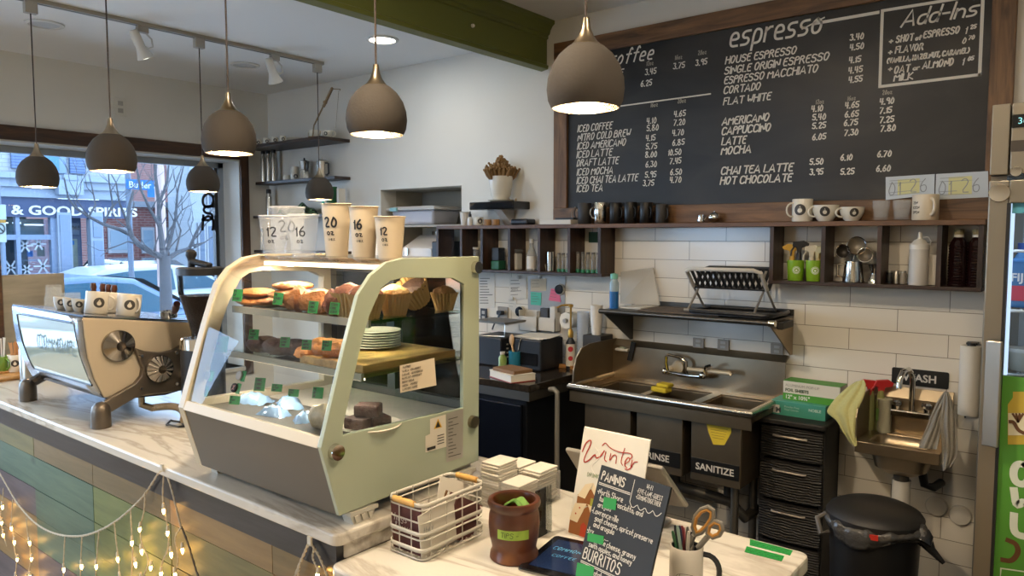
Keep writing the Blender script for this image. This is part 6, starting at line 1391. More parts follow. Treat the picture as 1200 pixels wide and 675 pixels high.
q = wq(668, 375, .05); t = thing('towel_roll', 'small white paper roll on the wall behind the gold pump', 'paper roll', q); MB().lathe([(.014, -.055), (9.5/pxs(q), -.055), (9.5/pxs(q), .04), (.014, .04)], n=30, M=Matrix.Rotation(R(90), 4, 'X'), close=True).build('paper', mat('towel_white', '#d8d1c3', .9), t); MB().cyl((0, .055, 0), (0, -.06, 0), .012).build('spindle', steel, t)

# ================================================================== TRIPLE SINK
ss = mat('sink_steel', '#ab9a80', .30, .95, noise=.12, nscale=14); ssd = mat('sink_steel_worn', '#8a7d69', .38, .9, noise=.2, nscale=9)
SX0, SX1, SY0, SZ = -2.160, -1.192, 3.172, .92
sk = thing('triple_sink', 'stainless steel three basin sink with rolled rim and tall back splash', 'sink', (-1.68, 3.4, 0))
bw(MB().tube([(SX0, 3.62, SZ-.004), (SX0, SY0, SZ-.004), (SX1, SY0, SZ-.004), (SX1, 3.62, SZ-.004)], .017, 10), 'rolled_rim', mat('rim_steel', '#b9b2a5', .25, 1.0), sk)
bas = [(-2.085, -1.815), (-1.780, -1.535), (-1.490, -1.250)]; BYA, BYB, BZ = 3.215, 3.545, .555
m = MB(); zt2 = .895
m.box(SX0, SX1, SY0, BYA, zt2, zt2+.008); m.box(SX0, SX1, BYB, 3.62, zt2, zt2+.008)
ed = [SX0] + [v for b in bas for v in b] + [SX1]
for i in range(0, len(ed), 2): m.box(ed[i], ed[i+1], BYA, BYB, zt2, zt2+.008)
m.box(SX0, SX1, SY0, SY0+.004, .84, SZ); m.box(SX0, SX0+.004, SY0, 3.62, .84, SZ); m.box(SX1-.004, SX1, SY0, 3.62, .875, SZ)
bw(m, 'deck', ss, sk)
for a, b in bas:
    m = MB(); m.box(a, b, BYA-.012, BYA, BZ, zt2); m.box(a, b, BYB, BYB+.008, BZ, zt2); m.box(a, a+.006, BYA, BYB, BZ, zt2); m.box(b-.006, b, BYA, BYB, BZ, zt2); m.box(a, b, BYA, BYB, BZ, BZ+.006)
    bw(m, 'basin', ssd, sk, bev=.003)
    x = (a+b)/2; bw(MB().cyl((x, 3.38, BZ-.10), (x, 3.38, BZ), .028), 'drain_tail', mat('pipe_dark', '#4a463f', .5, .5), sk)
bw(MB().tube([(-2.0, 3.38, BZ-.09), (-1.37, 3.38, BZ-.13), (-1.30, 3.40, BZ-.2), (-1.30, 3.55, BZ-.2)], .026, 10), 'drain_manifold', mat('pipe_dark', '#4a463f', .5, .5), sk)
m = MB().prism([(3.598, SZ-.03), (3.606, SZ-.03), (3.606, 1.085), (3.640, 1.11), (3.640, 1.118), (3.598, 1.088)], 'X', SX0, SX1); bw(m, 'back_splash', ss, sk)
spl = [(3.20, SZ-.01), (3.205, .99), (3.23, 1.06), (3.28, 1.105), (3.36, 1.12), (3.64, 1.12), (3.64, SZ-.01)]
bw(MB().prism(spl, 'X', SX0-.004, SX0+.004), 'side_splash', ssd, sk)
for x in (-2.03, -1.30):
    for y in (3.27, 3.50): bw(MB().cyl((x, y, 0), (x, y, BZ), .019), 'leg', mat('leg_steel', '#8b857a', .35, .9), sk)
bw(MB().cyl((-1.30, 3.27, .25), (-2.03, 3.27, .25), .014), 'cross_brace', mat('leg_steel', '#8b857a', .35, .9), sk)
blackp = mat('black_plastic_sign', '#131312', .4); signw = mat('sign_white', '#c9c4ba', .6)
def bsign(nm, x0, x1, z0_, z1_, txt):
    y = BYA-.0125; t2 = bw(MB().box(x0, x1, y-.003, y, z0_, z1_), nm, blackp, sk, bev=.0025)
    m = MB(); h = (z1_-z0_)*.62; print_text(m, txt, frame(((x0+x1)/2, y-.0036, z0_+(z1_-z0_)*.27), (1, 0, 0), (0, 0, 1)), h, 'CENTER', bold=h*.02)
    bw(m, 'lettering', signw, t2)
def bz(px, py): return at(px, py, 'Y', BYA-.013)
bsign('rinse_sign', bas[1][0]+.005, bas[1][1]-.008, bz(790, 548).z, bz(790, 530).z, 'RINSE'); bsign('sanitize_sign', bas[2][0]+.002, bas[2][1]-.004, bz(835, 558).z, bz(835, 540).z, 'SANITIZE')
q = [bz(828, 496.5), bz(857, 499), bz(857, 507), bz(849, 521.5), bz(836, 521), bz(831, 508)]; m = MB(); m.add([v + Vector((0, -.001, 0)) for v in q], [list(range(6))])
for k in range(5):
    z = q[0].z - .012 - .012*k; m.mat(1).box(q[0].x+.015+.004*k, q[1].x-.016-.004*k, q[0].y-.0018, q[0].y-.0012, z, z+.0018)
bw(m, 'yellow_sticker', [mat('sticker_yellow', '#c9b02c', .6), mat('sticker_print', '#7d6a1c', .6)], sk)
# faucet on the back splash
fa = thing('wall_faucet', 'chrome wall mounted faucet with lever handles over the steel sink', 'faucet', at(805, 437, 'Y', 3.56))
def fq(px, py, Y=3.545): return at(px, py, 'Y', Y)
bw(MB().tube([fq(782, 436.5), fq(804, 440), fq(826, 441.5)], .012, 10), 'mixer_bar', chrome, fa)
for px, py in ((782, 434), (826, 439)):
    a = fq(px, py); m = MB(); m.cyl((a.x, 3.597, a.z), (a.x, 3.52, a.z), .019); m.sph((a.x, 3.52, a.z), .02, 14, 10); bw(m, 'valve', chrome, fa)
bw(MB().tube([fq(782, 434, 3.52), fq(780.5, 424, 3.51), fq(781, 417, 3.50)], [.010, .008, .009], 8), 'lever', chrome, fa)
bw(MB().tube([fq(826, 438, 3.52), fq(827, 430, 3.51), fq(834, 428, 3.50)], [.010, .008, .008], 8), 'lever', chrome, fa)
bw(MB().tube([fq(804, 440), fq(804, 424), fq(797, 419), fq(783, 415.5)], [.010, .010, .008, .007], 8), 'spout_arm', mat('dark_chrome', '#9a938a', .16, 1.0), fa)
bw(MB().tube([fq(806, 432.5, 3.54), fq(830, 435, 3.53), fq(855, 437.5, 3.52), fq(857, 440, 3.52)], .011, 10), 'swing_spout', mat('cream_tube', '#b5a88e', .35, .2), fa)
a = fq(795, 430, 3.595); bw(MB().lathe([(0, 0), (.035, 0), (.033, .012), (0, .014)], n=24, M=frame(a, (1, 0, 0), (0, 0, 1))), 'wall_plate', mat('cream_tube', '#b5a88e', .35, .2), fa)
a = at(775, 459, 'Z', .904); t = thing('sponge', 'yellow sponge lying on the divider of the steel sink', 'sponge', a, R(-8)); MB().box(-.045, .045, -.03, .03, 0, .026).build('foam', mat('sponge_yellow', '#c9b12b', .9, bump=.4, bscale=150), t, bev=.006); MB().box(-.02, .05, -.02, .04, .0265, .045).build('upper_sponge', mat('sponge_yellow', '#c9b12b', .9), t, bev=.006)
a = at(741, 401, 'Y', 3.60); solow(MB().slab((a.x, 3.592, a.z+.005), (a.x+.028, 3.592, a.z), (a.x+.002, 3.590, a.z-.105), (a.x-.025, 3.590, a.z-.10), (0, -.004, 0)), 'black_strap', mat('black_cloth', '#161514', .8), a, 'black strap hanging over the back splash of the sink', 'strap')
a = at(732, 408.5, 'Y', 3.60); t = thing('soap_tray', 'small white soap tray on the back splash ledge', 'tray', (a.x, 3.585, a.z-.01)); MB().box(-.04, .04, -.025, .012, 0, .014).build('tray', wj, t, bev=.004); MB().sph((0, -.006, .016), (.022, .012, .006), 12, 8).build('soap_bar', mat('soap_green', '#9aa08a', .4), t)
for px, py, lb in ((819, 402, 'steel wall outlet under the overshelf, nearer the faucet'), (848, 404, 'steel wall outlet under the overshelf, in the middle of the three'), (911, 409, 'steel wall outlet behind the overshelf bracket')):
    outlet('wall_outlet', frame(wq(px, py), (1, 0, 0), (0, 0, 1)), lb, .062, .055, '#8d8579')
# overshelf
OX0, OX1, OY_ = -2.06, -1.172, 3.30
os_ = thing('overshelf', 'dark steel overshelf on triangular brackets above the sink', 'shelf', (-1.6, 3.64, 1.3)); dst = mat('dark_shelf_steel', '#57534d', .35, .85)
bw(MB().box(OX0, OX1, OY_, 3.641, 1.306, 1.316), 'shelf_plate', dst, os_); bw(MB().tube([(OX0, OY_, 1.308), (OX1, OY_, 1.308)], .013, 10), 'front_roll', dst, os_); bw(MB().box(OX0, OX1, 3.634, 3.641, 1.316, 1.345), 'rear_lip', dst, os_)
for x, mm in ((OX0+.002, dst), (OX1-.008, ss)): bw(MB().prism([(OY_+.01, 1.305), (3.64, 1.305), (3.64, 1.124), (3.615, 1.124)], 'X', x, x+.006), 'bracket', mm, os_)
bw(MB().cyl((OX1, OY_, 1.308), (OX1+.03, OY_, 1.308), .016), 'end_knob', chrome, os_)
bw(MB().box(OX1, OX1+.03, 3.40, 3.55, 1.27, 1.305), 'end_clamp', mat('clamp_black', '#1c1b1a', .5), os_, bev=.006)
Zs = 1.3165
def ons(px, py): return at(px, py, 'Z', Zs)
p = ons(719.5, 361); s = pxs(p); t = thing('spray_bottle', 'bottle of bright blue liquid at the end of the overshelf', 'bottle', p); h = 41/s; r = 5.4/s
MB().lathe([(0, 0), (r, 0), (r, h*.48), (0, h*.48)], n=22).build('blue_liquid', mat('blue_liquid', '#1d5f9e', .2), t); MB().lathe([(r, h*.48), (r, h*.72), (r*.55, h*.85), (0, h*.86)], n=22).build('bottle_top', mat('bottle_frost', '#9fb6bd', .2, alpha=.75), t); MB().lathe([(r*.85, h*.84), (r*.85, h*.97), (0, h)], n=18).build('cap', mat('mint_cap', '#7fc0a8', .4), t)
a = [at(726, 354, 'Y', 3.52), at(773, 352, 'Y', 3.56), at(765, 314, 'Y', 3.625), at(727, 319, 'Y', 3.625)]
t = thing('plastic_tub', 'clear plastic tub leaning on its lid against the tiles on the overshelf', 'tub', (a[0].x, 3.55, Zs)); tubm = mat('tub_clear', '#cfc8ba', .2, alpha=.55)
a[0].z = a[1].z = Zs+.012
m = MB(); m.slab(a[0], a[1], a[2], a[3], (0, .012, .004)); bw(m, 'panel', tubm, t, bev=.004)
l0, l1 = at(724, 362, 'Z', Zs), at(772, 360, 'Z', Zs); bw(MB().box(l0.x, l1.x, l0.y+.02, 3.60, Zs+.0, Zs+.011), 'lid_rim', mat('tub_rim', '#cfc9be', .3, alpha=.85), t, bev=.004)
solow(MB().box(ons(745, 365).x, ons(840, 372).x, 3.335, 3.60, Zs, Zs+.008), 'drying_mat', mat('brown_mat', '#5c5044', .9, noise=.5, nscale=50, bump=.4, bscale=150), (-1.6, 3.45, Zs), 'brown ribbed drying mat on the overshelf', 'mat', bev=.003)
x0_, x1_ = at(806, 372, 'Y', 3.33).x, at(902, 374, 'Y', 3.33).x
t = thing('drip_tray', 'black drip tray under the dish rack', 'tray', ((x0_+x1_)/2, 3.46, Zs+.0085)); w_ = (x1_-x0_)/2
m = MB().prism(rc(-w_, w_, -.135, .15, .04), 'Z', 0, .004); m.build('tray_floor', mat('tray_dark', '#2b2826', .4, noise=.3, nscale=30), t); MB().tube([(x, y, .012) for x, y in rc(-w_, w_, -.135, .15, .04)], .009, 8, True).build('tray_rim', blk, t)
# folding dish rack
xr0, xr1 = at(804, 314, 'Y', 3.37).x, at(891, 318, 'Y', 3.37).x
rk = thing('dish_rack', 'folding dish rack with white rimmed slatted sides on the black drip tray', 'dish rack', ((xr0+xr1)/2, 3.47, Zs+.016)); rw = (xr1-xr0)/2; zr = Zs+.016
zt3 = at(845, 316, 'Y', 3.37).z - zr; zm3 = at(850, 338, 'Y', 3.44).z - zr
rimw = mat('rack_white', '#c4beb2', .35); slat = mat('rack_slat', '#22211f', .45); legm = mat('rack_leg', '#a39d93', .3, .5)
def rackside(sgn, rimm):
    top = Vector((0, sgn*.105, zt3)); bot = Vector((0, sgn*.01, zm3)); d = bot - top
    m = MB(); pts = rc(-rw, rw, 0, 1, .1)
    cr = []
    for x, v in rc(-rw, rw, 0, .30, .035): cr.append(Vector((x, 0, 0)) + top + d*(v))
    m.tube([Vector((-rw, 0, 0)) + bot, Vector((-rw, 0, 0)) + top + d*.12, Vector((-rw+.03, 0, 0)) + top, Vector((rw-.03, 0, 0)) + top, Vector((rw, 0, 0)) + top + d*.12, Vector((rw, 0, 0)) + bot], .010, 8)
    m.build('top_frame', rimm, rk)
    m = MB(); n = 13; m.tube([Vector((-rw, 0, 0)) + bot, Vector((rw, 0, 0)) + bot], .007, 8)
    for k in range(1, n):
        x = -rw + 2*rw*k/n; a = top + d*.06; K = Matrix.Translation((a+bot)/2 + Vector((x, 0, 0))) @ (d.to_track_quat('Z', 'X').to_matrix().to_4x4()); m.obox(K, .008, .012, d.length*.94)
    m.build('slat_panel', slat, rk)
    for x in (-rw+.02*(sgn > 0), rw-.02*(sgn > 0)):
        e = Vector((x, -sgn*.115, .006)); MB().tube([Vector((x, 0, 0)) + bot, e], .006, 8).build('leg', legm, rk)
    MB().tube([Vector((-rw, -sgn*.115, .006)), Vector((rw, -sgn*.115, .006))], .007, 8).build('foot_bar', slat if sgn < 0 else legm, rk)
rackside(-1, rimw); rackside(1, slat)
# ================================================================== DRAWER CART
dx0, dx1, dy0, dz = -1.228, -.940, 3.365, .868
dc = thing('drawer_cart', 'black woven plastic drawer cart between the two sinks', 'drawer cart', ((dx0+dx1)/2, 3.5, 0)); bpl = mat('black_woven_plastic', '#1d1b19', .55)
wv, nt, b_ = newmat('woven_plastic'); b_.inputs['Base Color'].default_value = lin('#211e1c'); b_.inputs['Roughness'].default_value = .5
tc = nt.nodes.new('ShaderNodeTexCoord'); w_1 = nt.nodes.new('ShaderNodeTexWave'); w_1.bands_direction = 'Z'; w_1.inputs['Scale'].default_value = 26; w_1.inputs['Distortion'].default_value = 3.5; w_1.inputs['Detail'].default_value = 2; nt.links.new(tc.outputs['Object'], w_1.inputs[0])
bp_ = nt.nodes.new('ShaderNodeBump'); bp_.inputs['Strength'].default_value = .9; bp_.inputs['Distance'].default_value = .006; nt.links.new(w_1.outputs['Fac'], bp_.inputs['Height']); nt.links.new(bp_.outputs['Normal'], b_.inputs['Normal'])
bw(MB().prism(rc(dx0-.012, dx1+.012, dy0-.02, 3.62, .03), 'Z', dz-.025, dz), 'cart_top', bpl, dc, bev=.006)
m = MB(); m.box(dx0, dx0+.02, dy0+.02, 3.61, .06, dz-.025); m.box(dx1-.02, dx1, dy0+.02, 3.61, .06, dz-.025); m.box(dx0, dx1, 3.59, 3.61, .06, dz-.025); bw(m, 'cart_frame', bpl, dc)
zz = [dz-.032, .675, .482, .289, .10]
for i in range(4):
    m = MB(); m.prism([(dx0+.006, dy0+.03), (dx0+.006, dy0+.006), (dx0+.08, dy0-.006), (dx1-.08, dy0-.006), (dx1-.006, dy0+.006), (dx1-.006, dy0+.03)], 'Z', zz[i+1]+.012, zz[i]-.004); m.box(dx0+.022, dx1-.022, dy0+.03, 3.58, zz[i+1]+.02, zz[i]-.03)
    d_ = bw(m, 'drawer', wv, dc, bev=.003)
    xc = (dx0+dx1)/2; zc2 = zz[i] - .045; h_ = MB().tube([(xc-.075, dy0-.008, zc2), (xc-.06, dy0-.016, zc2), (xc+.06, dy0-.016, zc2), (xc+.075, dy0-.008, zc2)], .0055, 8); bw(h_, 'handle', mat('handle_grey', '#9b9186', .35, .6), d_)
for x in (dx0+.04, dx1-.04):
    for y in (dy0+.06, 3.56): bw(MB().cyl((x-.008, y, .03), (x+.008, y, .03), .03), 'caster', blk, dc); bw(MB().box(x-.012, x+.012, y-.012, y+.012, .03, .07), 'caster_fork', blk, dc)
def carton(name, label, fl, fr, ft, z, depth, face_m, top_m, art=None):
    a, b = at(*fl, 'Z', z), at(*fr, 'Z', z); s = pxs(a); ht = ft/s; d = b - a; L = d.length; rz = math.atan2(d.y, d.x)
    t = thing(name, label, 'box', a, rz); m = MB().box(0, L, 0, depth, 0, ht); m.build('carton', face_m, t, bev=.001)
    q = MB().box(-.001, L+.001, -.001, depth+.001, ht, ht+.002); q.build('lid', top_m, t)
    if art: art(t, L, ht)
    return t
def art_glove(t, L, h):
    m = MB(); m.add([(.01, -.001, h*.12), (L*.16, -.001, h*.12), (L*.16, -.001, h*.72), (.01, -.001, h*.72)], [(0, 1, 2, 3)]); m.build('size_panel', mat('panel_pale', '#c9c6bd', .6), t)
    m = MB(); print_text(m, 'M', frame((.022, -.0016, h*.2), (1, 0, 0), (0, 0, 1)), h*.5, bold=.001); m.build('lettering', mat('glove_ink', '#3a3f3d', .6), t)
    m = MB(); print_text(m, 'NOBLE', frame((L*.70, -.0016, h*.55), (1, 0, 0), (0, 0, 1)), h*.27, bold=.0006); print_text(m, 'Powder-Free\nVinyl Gloves', frame((L*.25, -.0016, h*.6), (1, 0, 0), (0, 0, 1)), h*.2); m.build('lettering', mat('glove_ink2', '#a9c9bd', .6), t)
def art_foil(t, L, h):
    m = MB().box(0, L, -.0012, -.0002, 0, h*.36); m.build('green_band', mat('foil_green', '#4a8f2c', .5), t)
    m = MB(); print_text(m, '12" x 10¾"', frame((L*.04, -.002, h*.08), (1, 0, 0), (0, 0, 1)), h*.28, bold=.0008); m.build('lettering', mat('foil_white', '#dcd9ce', .5), t)
    m = MB(); print_text(m, 'FOIL SHEETS', frame((L*.04, -.002, h*.46), (1, 0, 0), (0, 0, 1)), h*.22, bold=.0008); m.build('lettering', mat('foil_darkgreen', '#4d5a40', .5), t)
    m = MB(); print_text(m, 'ALUMINUM POP-UP', frame((L*.04, -.002, h*.72), (1, 0, 0), (0, 0, 1)), h*.2); m.build('lettering', mat('foil_grey', '#9a978c', .5), t)
zg = dz+.0005
g1 = carton('glove_box', 'flat teal box of vinyl gloves on the drawer cart', (903.5, 484.5), (967, 494), 16, zg, .13, mat('glove_teal', '#3f8f7c', .5), mat('glove_teal_top', '#56a592', .5), art_glove)
zf2 = zg + 16/pxs(g1.location) + .003
carton('foil_box', 'white and green box of foil sheets stacked on the teal glove box', (917.5, 467.5), (984, 477), 22, zf2, .10, mat('foil_box_white', '#cfcabb', .5), mat('foil_green', '#4a8f2c', .5), art_foil)

# ================================================================== HAND SINK
hx0, hx1, hy0, hz = -.806, -.487, 3.335, .83
hs = thing('hand_sink', 'small steel wall hung hand sink under the wash sign', 'sink', ((hx0+hx1)/2, 3.64, hz))
m = MB(); ix0, ix1, iy0, iy1 = hx0+.045, hx1-.045, hy0+.04, 3.55
m.box(hx0, hx1, hy0, iy0, hz-.006, hz); m.box(hx0, hx1, iy1, 3.64, hz-.006, hz); m.box(hx0, ix0, iy0, iy1, hz-.006, hz); m.box(ix1, hx1, iy0, iy1, hz-.006, hz)
m.box(hx0, hx1, hy0, hy0+.005, hz-.048, hz); m.box(hx0, hx0+.005, hy0, 3.64, hz-.048, hz); m.box(hx1-.005, hx1, hy0, 3.64, hz-.048, hz); bw(m, 'deck', ss, hs, bev=.002)
m = MB(); pts = rc(ix0, ix1, iy0, iy1, .05, 4); n = len(pts); lv = [(1, 0), (.97, -.05), (.85, -.11), (.5, -.135)]; cx_, cy_ = (ix0+ix1)/2, (iy0+iy1)/2
vs = [(cx_+(x-cx_)*f, cy_+(y-cy_)*f, hz-.003+dz_) for f, dz_ in lv for x, y in pts]
m.add(vs, [(j*n+i, j*n+(i+1) % n, (j+1)*n+(i+1) % n, (j+1)*n+i) for j in range(3) for i in range(n)] + [list(range(3*n, 4*n))], True); bw(m, 'bowl', ss, hs, solid=.003)
bw(MB().prism([(3.60, hz), (3.641, hz), (3.641, 1.03), (3.625, 1.03), (3.60, .985)], 'X', hx0, hx1), 'back_splash', ss, hs)
bw(MB().prism([(hy0+.004, hz), (3.60, hz), (3.60, 1.02), (3.48, 1.015), (hy0+.02, .965), (hy0+.004, .93)], 'X', hx0, hx0+.004), 'side_splash', ssd, hs)
fx_ = at(1069, 480, 'Y', 3.585).x; fz_ = at(1069, 484, 'Y', 3.585).z
fct = MB().box(fx_-.085, fx_+.075, 3.555, 3.601, fz_-.018, fz_+.012); f1 = bw(fct, 'faucet_base', chrome, hs, bev=.006)
gt = at(1063, 433, 'Y', 3.55).z; bw(MB().tube([(fx_, 3.575, fz_), (fx_, 3.575, gt-.05), (fx_-.004, 3.565, gt-.02), (fx_-.012, 3.545, gt), (fx_-.026, 3.51, gt-.005), (fx_-.034, 3.49, gt-.035), (fx_-.036, 3.486, gt-.075)], .0125, 10), 'gooseneck', chrome, hs)
for dx in (-.058, .058): bw(MB().lathe([(0, 0), (.012, 0), (.012, .014), (.022, .02), (.024, .034), (.016, .042), (0, .043)], (fx_+dx, 3.572, fz_+.012), 12, False), 'tap_knob', chrome, hs)
bw(MB().cyl((fx_-.01, 3.46, hz-.14), (fx_-.01, 3.46, hz-.17), .03), 'drain', mat('pipe_dark', '#4a463f', .5, .5), hs)
bw(MB().cyl((fx_-.01, 3.47, hz-.17), (fx_-.01, 3.47, .40), .036, .036, 22), 'drain_pipe', mat('pvc_white', '#c4bfb4', .5), hs)
bw(MB().tube([(fx_+.05, 3.52, hz-.10), (fx_+.07, 3.52, hz-.19), (fx_+.10, 3.54, hz-.2), (fx_+.12, 3.60, hz-.19)], .018, 10), 'trap', blk, hs)
for dx, z in ((.10, .52), (.19, .50)): bw(MB().lathe([(0, 0), (.045, 0), (.04, .012), (0, .016)], n=24, M=frame((fx_+dx, 3.641, z), (1, 0, 0), (0, 0, 1))), 'wall_flange', mat('pvc_white', '#c4bfb4', .5), hs)
ws = wq(1045, 430), wq(1112, 455)
a, b = wq(1045, 446), wq(1112.5, 437.5); z0w, z1w = wq(1046, 449).z, wq(1046, 430).z
t = thing('wash_sign', 'black sign with pale lettering on the tiles above the hand sink', 'sign', ((a.x+b.x)/2, wy, (z0w+z1w)/2)); hw_ = (b.x-a.x)/2; hh_ = (z1w-z0w)/2
MB().prism(rc(-hw_, hw_, -hh_, hh_, .008), 'Y', -.004, 0).build('plate', blackp, t)
m = MB(); print_text(m, 'WASH', frame((.0, -.0046, -hh_*.45), (1, 0, 0), (0, 0, 1)), hh_*1.25, 'CENTER', bold=.0012); m.build('lettering', signw, t)
p = at(1039.5, 503, 'Z', hz); s = pxs(p); t = thing('soap_dispenser', 'pale soap bottle with green label standing in the hand sink corner', 'bottle', (p.x, 3.565, hz+.0005)); r = 7.6/s; h = 39/s
MB().lathe([(0, 0), (r*.9, 0), (r, .01), (r*.92, h*.9), (r*1.05, h*.96), (r*1.05, h), (0, h)], n=22).build('body', mat('milky_bottle', '#b9b49a', .35), t); MB().box(-r*1.02, -r*.5, -r*.7, r*.3, h*.35, h*.7).build('label', mat('green_label', '#5d7d35', .5), t)
for px, dy, lb, rz in ((1020, 3.576, 'red trigger spray bottle behind the yellow cloth', R(205)), (1032, 3.576, 'red trigger spray bottle beside the soap bottle', R(25))):
    q = at(px, 470, 'Y', dy); t = thing('trigger_bottle', lb, 'spray bottle', (q.x, dy, hz+.0005), rz); ht = at(px, 452, 'Y', dy).z - hz
    MB().lathe([(0, 0), (.0195, 0), (.0195, ht*.62), (.012, ht*.86), (.012, ht*.9), (0, ht*.9)], n=20).build('bottle', mat('olive_bottle', '#9a9a62', .25, alpha=.9), t)
    MB().prism([(-.03, ht*1.0), (-.02, ht*1.12), (.03, ht*1.14), (.05, ht*1.07), (.045, ht*.99), (.015, ht*.97), (.012, ht*.88), (-.012, ht*.88), (-.014, ht*.97)], 'Y', -.010, .010).build('trigger_head', mat('trigger_red', '#b02424', .4), t, bev=.003)
    MB().tube([(-.02, 0, ht*1.02), (-.04, 0, ht*.9), (-.045, 0, ht*.78)], .0045, 6).build('trigger', mat('trigger_red', '#b02424', .4), t)
solow(MB().box(wq(1041, 455).x, wq(1063, 455).x, wy-.012, wy, wq(1050, 459).z, wq(1050, 451).z), 'ledge_packet', mat('packet_pale', '#cfc9b8', .6), wq(1050, 456), 'thin pale packet on the ledge behind the faucet', 'packet')
def cloth(name, label, left, right, Yf, m_, amp, freq, nv=18, nu=14):
    """hanging cloth between two outline curves (photo outline placed on planes that follow the drape)"""
    def interp(c, v):
        k = v*(len(c)-1); i = min(int(k), len(c)-2); f = k-i; return (c[i][0]*(1-f)+c[i+1][0]*f, c[i][1]*(1-f)+c[i+1][1]*f)
    m = MB()
    def fn(u, v):
        a, b = interp(left, v), interp(right, v); Y = Yf(u, v) + amp*math.sin(freq*u + 2*v)*(.3+.7*v) + amp*.5*math.sin(freq*2.3*u+5*v+1)
        return at(a[0]+(b[0]-a[0])*u, a[1]+(b[1]-a[1])*u, 'Y', Y)
    m.grid(fn, nu, nv); c = sum(m.v, Vector())/len(m.v)
    return solow(m, name, m_, c, label, 'cloth', solid=.005, sub=1)
terry = lambda n, c: mat(n, c, .95, noise=.12, nscale=90, bump=.6, bscale=260)
cloth('cleaning_cloth', 'pale yellow cloth draped over the side of the hand sink', [(1004, 447), (990, 456), (976, 470), (967, 483), (980, 492), (987, 505), (996, 519), (1001, 523)], [(1012, 445), (1015.5, 451), (1013, 465), (1007, 477), (1004, 490), (1003, 503), (1003.5, 515), (1004, 523)], lambda u, v: 3.40 - .085*v + .03*(1-u), terry('yellow_terry', '#c2bc7c'), .010, 7)
cloth('hand_towel', 'grey towel hanging over the rim of the hand sink, shorter front lobe', [(1106, 459), (1100, 468), (1092, 484), (1086, 500), (1079, 516), (1076, 525)], [(1110, 462), (1108, 475), (1104, 490), (1102, 505), (1100, 518), (1098, 527)], lambda u, v: 3.44 - .125*v, terry('grey_terry', '#8b8579'), .010, 8)
cloth('hand_towel', 'grey towel hanging down the side of the hand sink, longer lobe', [(1107, 458), (1104, 475), (1101, 495), (1103, 515), (1104, 535), (1105, 553)], [(1111, 459), (1117, 473), (1120.5, 492), (1122, 515), (1122, 535), (1113, 548)], lambda u, v: 3.42 - .10*v, terry('grey_terry', '#8b8579'), .010, 8)
q = wq(1137, 445, .055); rr = 11.5/pxs(q); zt4, zb4 = at(1137, 405, 'Y', q.y).z, at(1137, 486, 'Y', q.y).z
t = thing('paper_towel_roll', 'thick white paper towel roll upright on the wall by the fridge', 'paper roll', (q.x, q.y, zb4)); MB().lathe([(.018, 0), (rr, 0), (rr, zt4-zb4), (.018, zt4-zb4)], n=36, close=True).build('paper', mat('towel_white', '#d8d1c3', .9, bump=.1, bscale=60), t); MB().cyl((0, 0, -.015), (0, 0, zt4-zb4+.012), .016).build('spindle', blk, t); MB().box(-.02, .02, 0, .05, zt4-zb4+.004, zt4-zb4+.012).build('wall_arm', blk, t)
sheet('wall_notice', 'small white notice hanging below the paper towel roll', 'notice', ((1140, 470), (1150, 466), (1150, 506), (1127, 500)), pw, .07, 2)

# ================================================================== TRASH BIN
tb_ = at(1025, 598, 'Z', .60); tx, tyy = tb_.x, tb_.y
tbn = thing('trash_bin', 'round black trash bin with domed lid and a black bag folded over its rim', 'trash bin', (tx, tyy, 0)); bb = mat('bin_black', '#191817', .42); rr = .175
MB().lathe([(0, 0), (rr*.82, 0), (rr*.84, .01), (rr*.95, .50), (rr*.98, .555), (0, .555)], n=36).build('bin_body', bb, tbn)
MB().lathe([(rr*1.02, .565), (rr*1.03, .588), (rr*.96, .606), (rr*.75, .624), (rr*.4, .636), (0, .640)], n=36).build('lid', mat('lid_black', '#242220', .5), tbn)
m = MB(); n = 72
def bag(u, v):
    a = 2*PI*u; w = math.sin(a*11)*.005 + math.sin(a*17+1)*.004 + math.sin(a*29)*.002
    r = rr*(1.01 + .06*math.sin(PI*min(1, v*1.2))) + w*(.3+v); return Vector((r*math.cos(a), r*math.sin(a), .575 - v*(.06 + .025*math.sin(a*3+.6)) + w*.8))
m.grid(bag, n, 6)
m.build('bin_bag', mat('bag_film', '#4a4845', .25, bump=.5, bscale=50), tbn, solid=.002)
e = at(1082, 612, 'Y', tyy-.02) - Vector((tx, tyy, 0)); m = MB(); pts = [Vector((rr*.95, -.04, .53)), e.lerp(Vector((rr, -.02, .5)), .4), e + Vector((0, 0, -.06)), at(1092, 645, 'Y', tyy-.03) - Vector((tx, tyy, 0)), at(1106, 660, 'Y', tyy-.03) - Vector((tx, tyy, 0))]
m.tube(pts, [.05, .045, .034, .016, .008], 10); m.build('bag_tail', mat('bag_black', '#1f1e1d', .25, bump=.6, bscale=40), tbn)
a = face_cam((tx, tyy)) + .0; MB().obox(Matrix.Translation((rr*1.06*math.cos(a), rr*1.06*math.sin(a), .556)) @ Matrix.Rotation(a, 4, 'Z'), .006, .03, .02).build('red_tie', mat('tie_red', '#c22f22', .5), tbn)
a0 = a - 1.35; MB().tube([(rr*1.03*math.cos(a0), rr*1.03*math.sin(a0), .57), (rr*1.22*math.cos(a0), rr*1.22*math.sin(a0), .55), (rr*1.18*math.cos(a0+.15), rr*1.18*math.sin(a0+.15), .50), (rr*1.0*math.cos(a0+.1), rr*1.0*math.sin(a0+.1), .50)], .012, 8).build('lid_clip', mat('clip_grey', '#5a5650', .4), tbn)
# ================================================================== PAY COUNTER
ZL = .9103
def onl(px, py): return at(px, py, 'Z', ZL)
